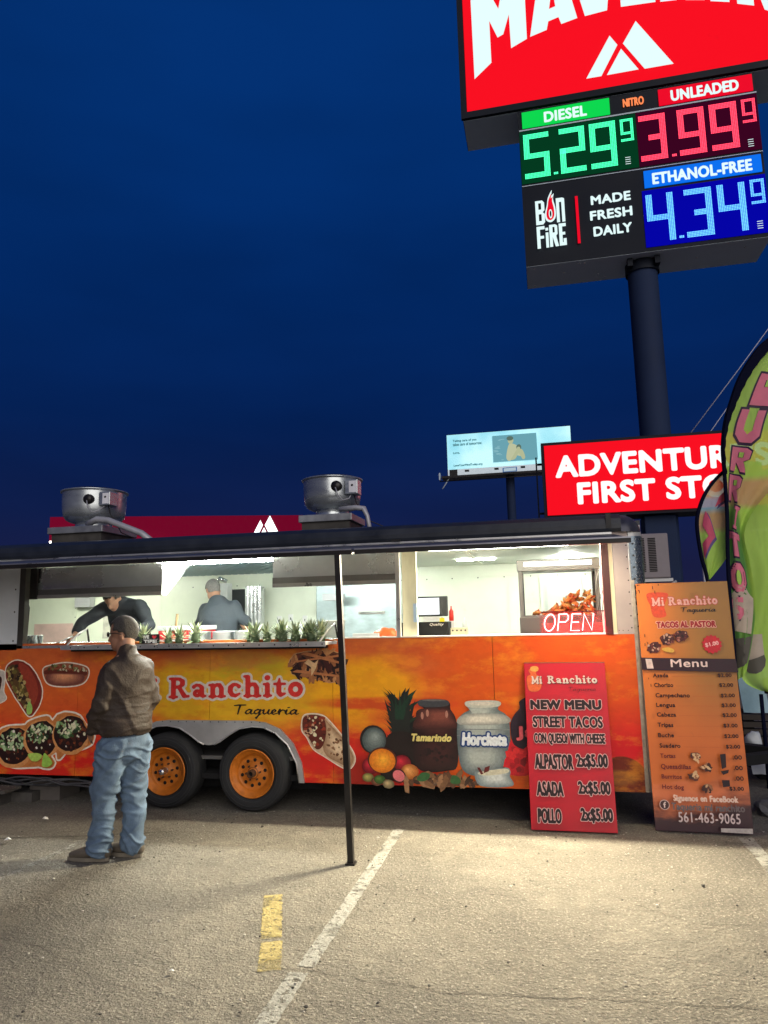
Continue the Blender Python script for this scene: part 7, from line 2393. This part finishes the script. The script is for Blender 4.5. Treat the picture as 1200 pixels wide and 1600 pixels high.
hn = hand_lofts(wrl, V3(-4.60, 6.2, 1.49) - wrl, Vector((.5, .2, -.7)), curl=.7) + hand_lofts(wrr, V3(-4.08, 6.24, 1.49) - wrr, Vector((-.5, .2, -.7)), curl=.5, side=-1)
blend([nk, ti] + lg + am + hn, 'body', K1, skin, voxel=.009, smooth=2, ells=E)
bk = mat('black_tshirt', (.022, .025, .032), .75, var=.2, scale=6, bump=.2, bscale=90)
def wr_s(p, n_): return noise.noise((p.x * 7, p.y * 7, p.z * 6)) * .012 + max(0, 1 - abs(noise.noise((p.x * 6 + 5, p.y * 5, p.z * 5))) * 3) * .008
shirt = [loft([(shl + Vector((.03, 0, 0)), .075, .07), ((shl + shr) / 2 + Vector((0, .03, .01)), .095, .085), (shr - Vector((.03, 0, 0)), .075, .07)], side=Vector((0, 1, 0)), n=18), loft([(hip + Vector((0, 0, -.05)), .20, .145), (V3(-4.33, 6.93, 1.55), .195, .14), (V3(-4.33, 6.83, 1.72), .215, .13), (V3(-4.33, 6.74, 1.835), .20, .10), (V3(-4.34, 6.70, 1.87), .10, .07)], side=s_ax, n=24),
         loft([(shl, .078, .08), ((shl + ell) / 2, .070, .07), (ell, .060, .06), ((ell + wrl) / 2, .052, .052), ((ell + wrl * 3) / 4, .042, .042)], side=s_ax), loft([(shr, .078, .08), ((shr + elr) / 2, .070, .07), (elr, .060, .06), ((elr + wrr) / 2, .052, .052)], side=s_ax)]
blend(shirt, 'shirt', K1, bk, voxel=.011, smooth=9, wrinkle=wr_s)
tr_ = [loft([(hip + Vector((s_ * .09, .02, -.04)), .11, .12), (V3(-4.33 + s_ * .1, 7.0, .95), .085, .085), (V3(-4.33 + s_ * .1, 7.05, .50), .075, .075)], side=s_ax) for s_ in (-1, 1)]
blend(tr_, 'trousers', K1, bk, voxel=.014, smooth=3)
hair_cap(K1, W1, q1, 1.0, hair_m, name='hair')
for s_ in (-1, 1):
    part('shoe', K1, lambda m: m.bbox(s_ * .1 - .045, s_ * .1 + .045, -.12, .15, 0, .07, black_metal, .02))
pr = Print(0, .001, lambda u, y, v: (u, y, v))
pr = None

# --- cook with his back turned -----------------------------------------------
K2 = thing('person', 'cook with grey cap of hair and dark shirt, back turned at the grill', 'person', (-3.52, 7.35, ZF))
def V4(x, y, z): return Vector((x + 3.52, y - 7.35, z - ZF))
h2 = V4(-3.63, 7.40, 2.00)
E, W2, q2 = head_shapes(h2, PI / 2 + .75, .35, .98)
hip = V4(-3.50, 7.33, 1.38)
shl, shr = V4(-3.70, 7.36, 1.77), V4(-3.34, 7.34, 1.79)
ell, wrl = V4(-3.80, 7.45, 1.55), V4(-3.70, 7.68, 1.45)
elr, wrr = V4(-3.22, 7.36, 1.58), V4(-3.27, 7.55, 1.42)
nk = loft([(V4(-3.54, 7.34, 1.83), .065, .065), (h2 + Vector((.02, -.01, -.04)), .058, .06)], side=s_ax)
ti = loft([(hip, .13, .09), (V4(-3.51, 7.31, 1.62), .15, .09), (V4(-3.52, 7.33, 1.80), .15, .07)], side=s_ax)
lg = [loft([(hip + Vector((s_ * .09, 0, -.02)), .08, .085), (V4(-3.50 + s_ * .1, 7.33, .95), .055, .06), (V4(-3.50 + s_ * .1, 7.35, .55), .04, .04)], side=s_ax) for s_ in (-1, 1)]
am = [loft([(shl, .045, .045), (ell, .038, .038), (wrl, .027, .023)], side=s_ax), loft([(shr, .045, .045), (elr, .040, .040), (wrr, .027, .023)], side=s_ax)]
hn = hand_lofts(wrl, Vector((.2, .9, -.3)), Vector((.2, -.1, -.9)), curl=.5) + hand_lofts(wrr, Vector((-.2, .9, -.3)), Vector((-.2, -.1, -.9)), curl=.5, side=-1)
blend([nk, ti] + lg + am + hn, 'body', K2, skin, voxel=.009, smooth=2, ells=E)
bk2 = mat('charcoal_shirt', (.042, .052, .064), .7, var=.2, scale=5, bump=.2, bscale=90)
shirt = [loft([(shl + Vector((.03, 0, 0)), .078, .07), ((shl + shr) / 2 + Vector((0, 0, .01)), .10, .085), (shr - Vector((.03, 0, 0)), .078, .07)], side=Vector((0, 1, 0)), n=18), loft([(hip + Vector((0, 0, -.10)), .20, .15), (V4(-3.50, 7.31, 1.48), .205, .15), (V4(-3.51, 7.31, 1.64), .225, .145), (V4(-3.52, 7.33, 1.77), .225, .115), (V4(-3.53, 7.33, 1.86), .12, .075)], side=s_ax, n=24),
         loft([(shl, .078, .08), ((shl + ell) / 2, .072, .072), (ell + Vector((0, 0, .03)), .066, .066)], side=s_ax), loft([(shr, .078, .08), ((shr + elr) / 2, .070, .072), (elr + Vector((0, 0, .06)), .064, .064)], side=s_ax)]
blend(shirt, 'shirt', K2, bk2, voxel=.011, smooth=9, wrinkle=wr_s)
tr_ = [loft([(hip + Vector((s_ * .09, 0, -.04)), .11, .12), (V4(-3.50 + s_ * .1, 7.33, .95), .085, .085), (V4(-3.50 + s_ * .1, 7.35, .50), .075, .075)], side=s_ax) for s_ in (-1, 1)]
blend(tr_, 'trousers', K2, bk, voxel=.014, smooth=3)
hair_cap(K2, W2, q2, .98, hair_g, name='hair')
for s_ in (-1, 1):
    part('shoe', K2, lambda m: m.bbox(s_ * .1 - .045 + .02, s_ * .1 + .045 + .02, -.1, .17, 0, .07, black_metal, .02))
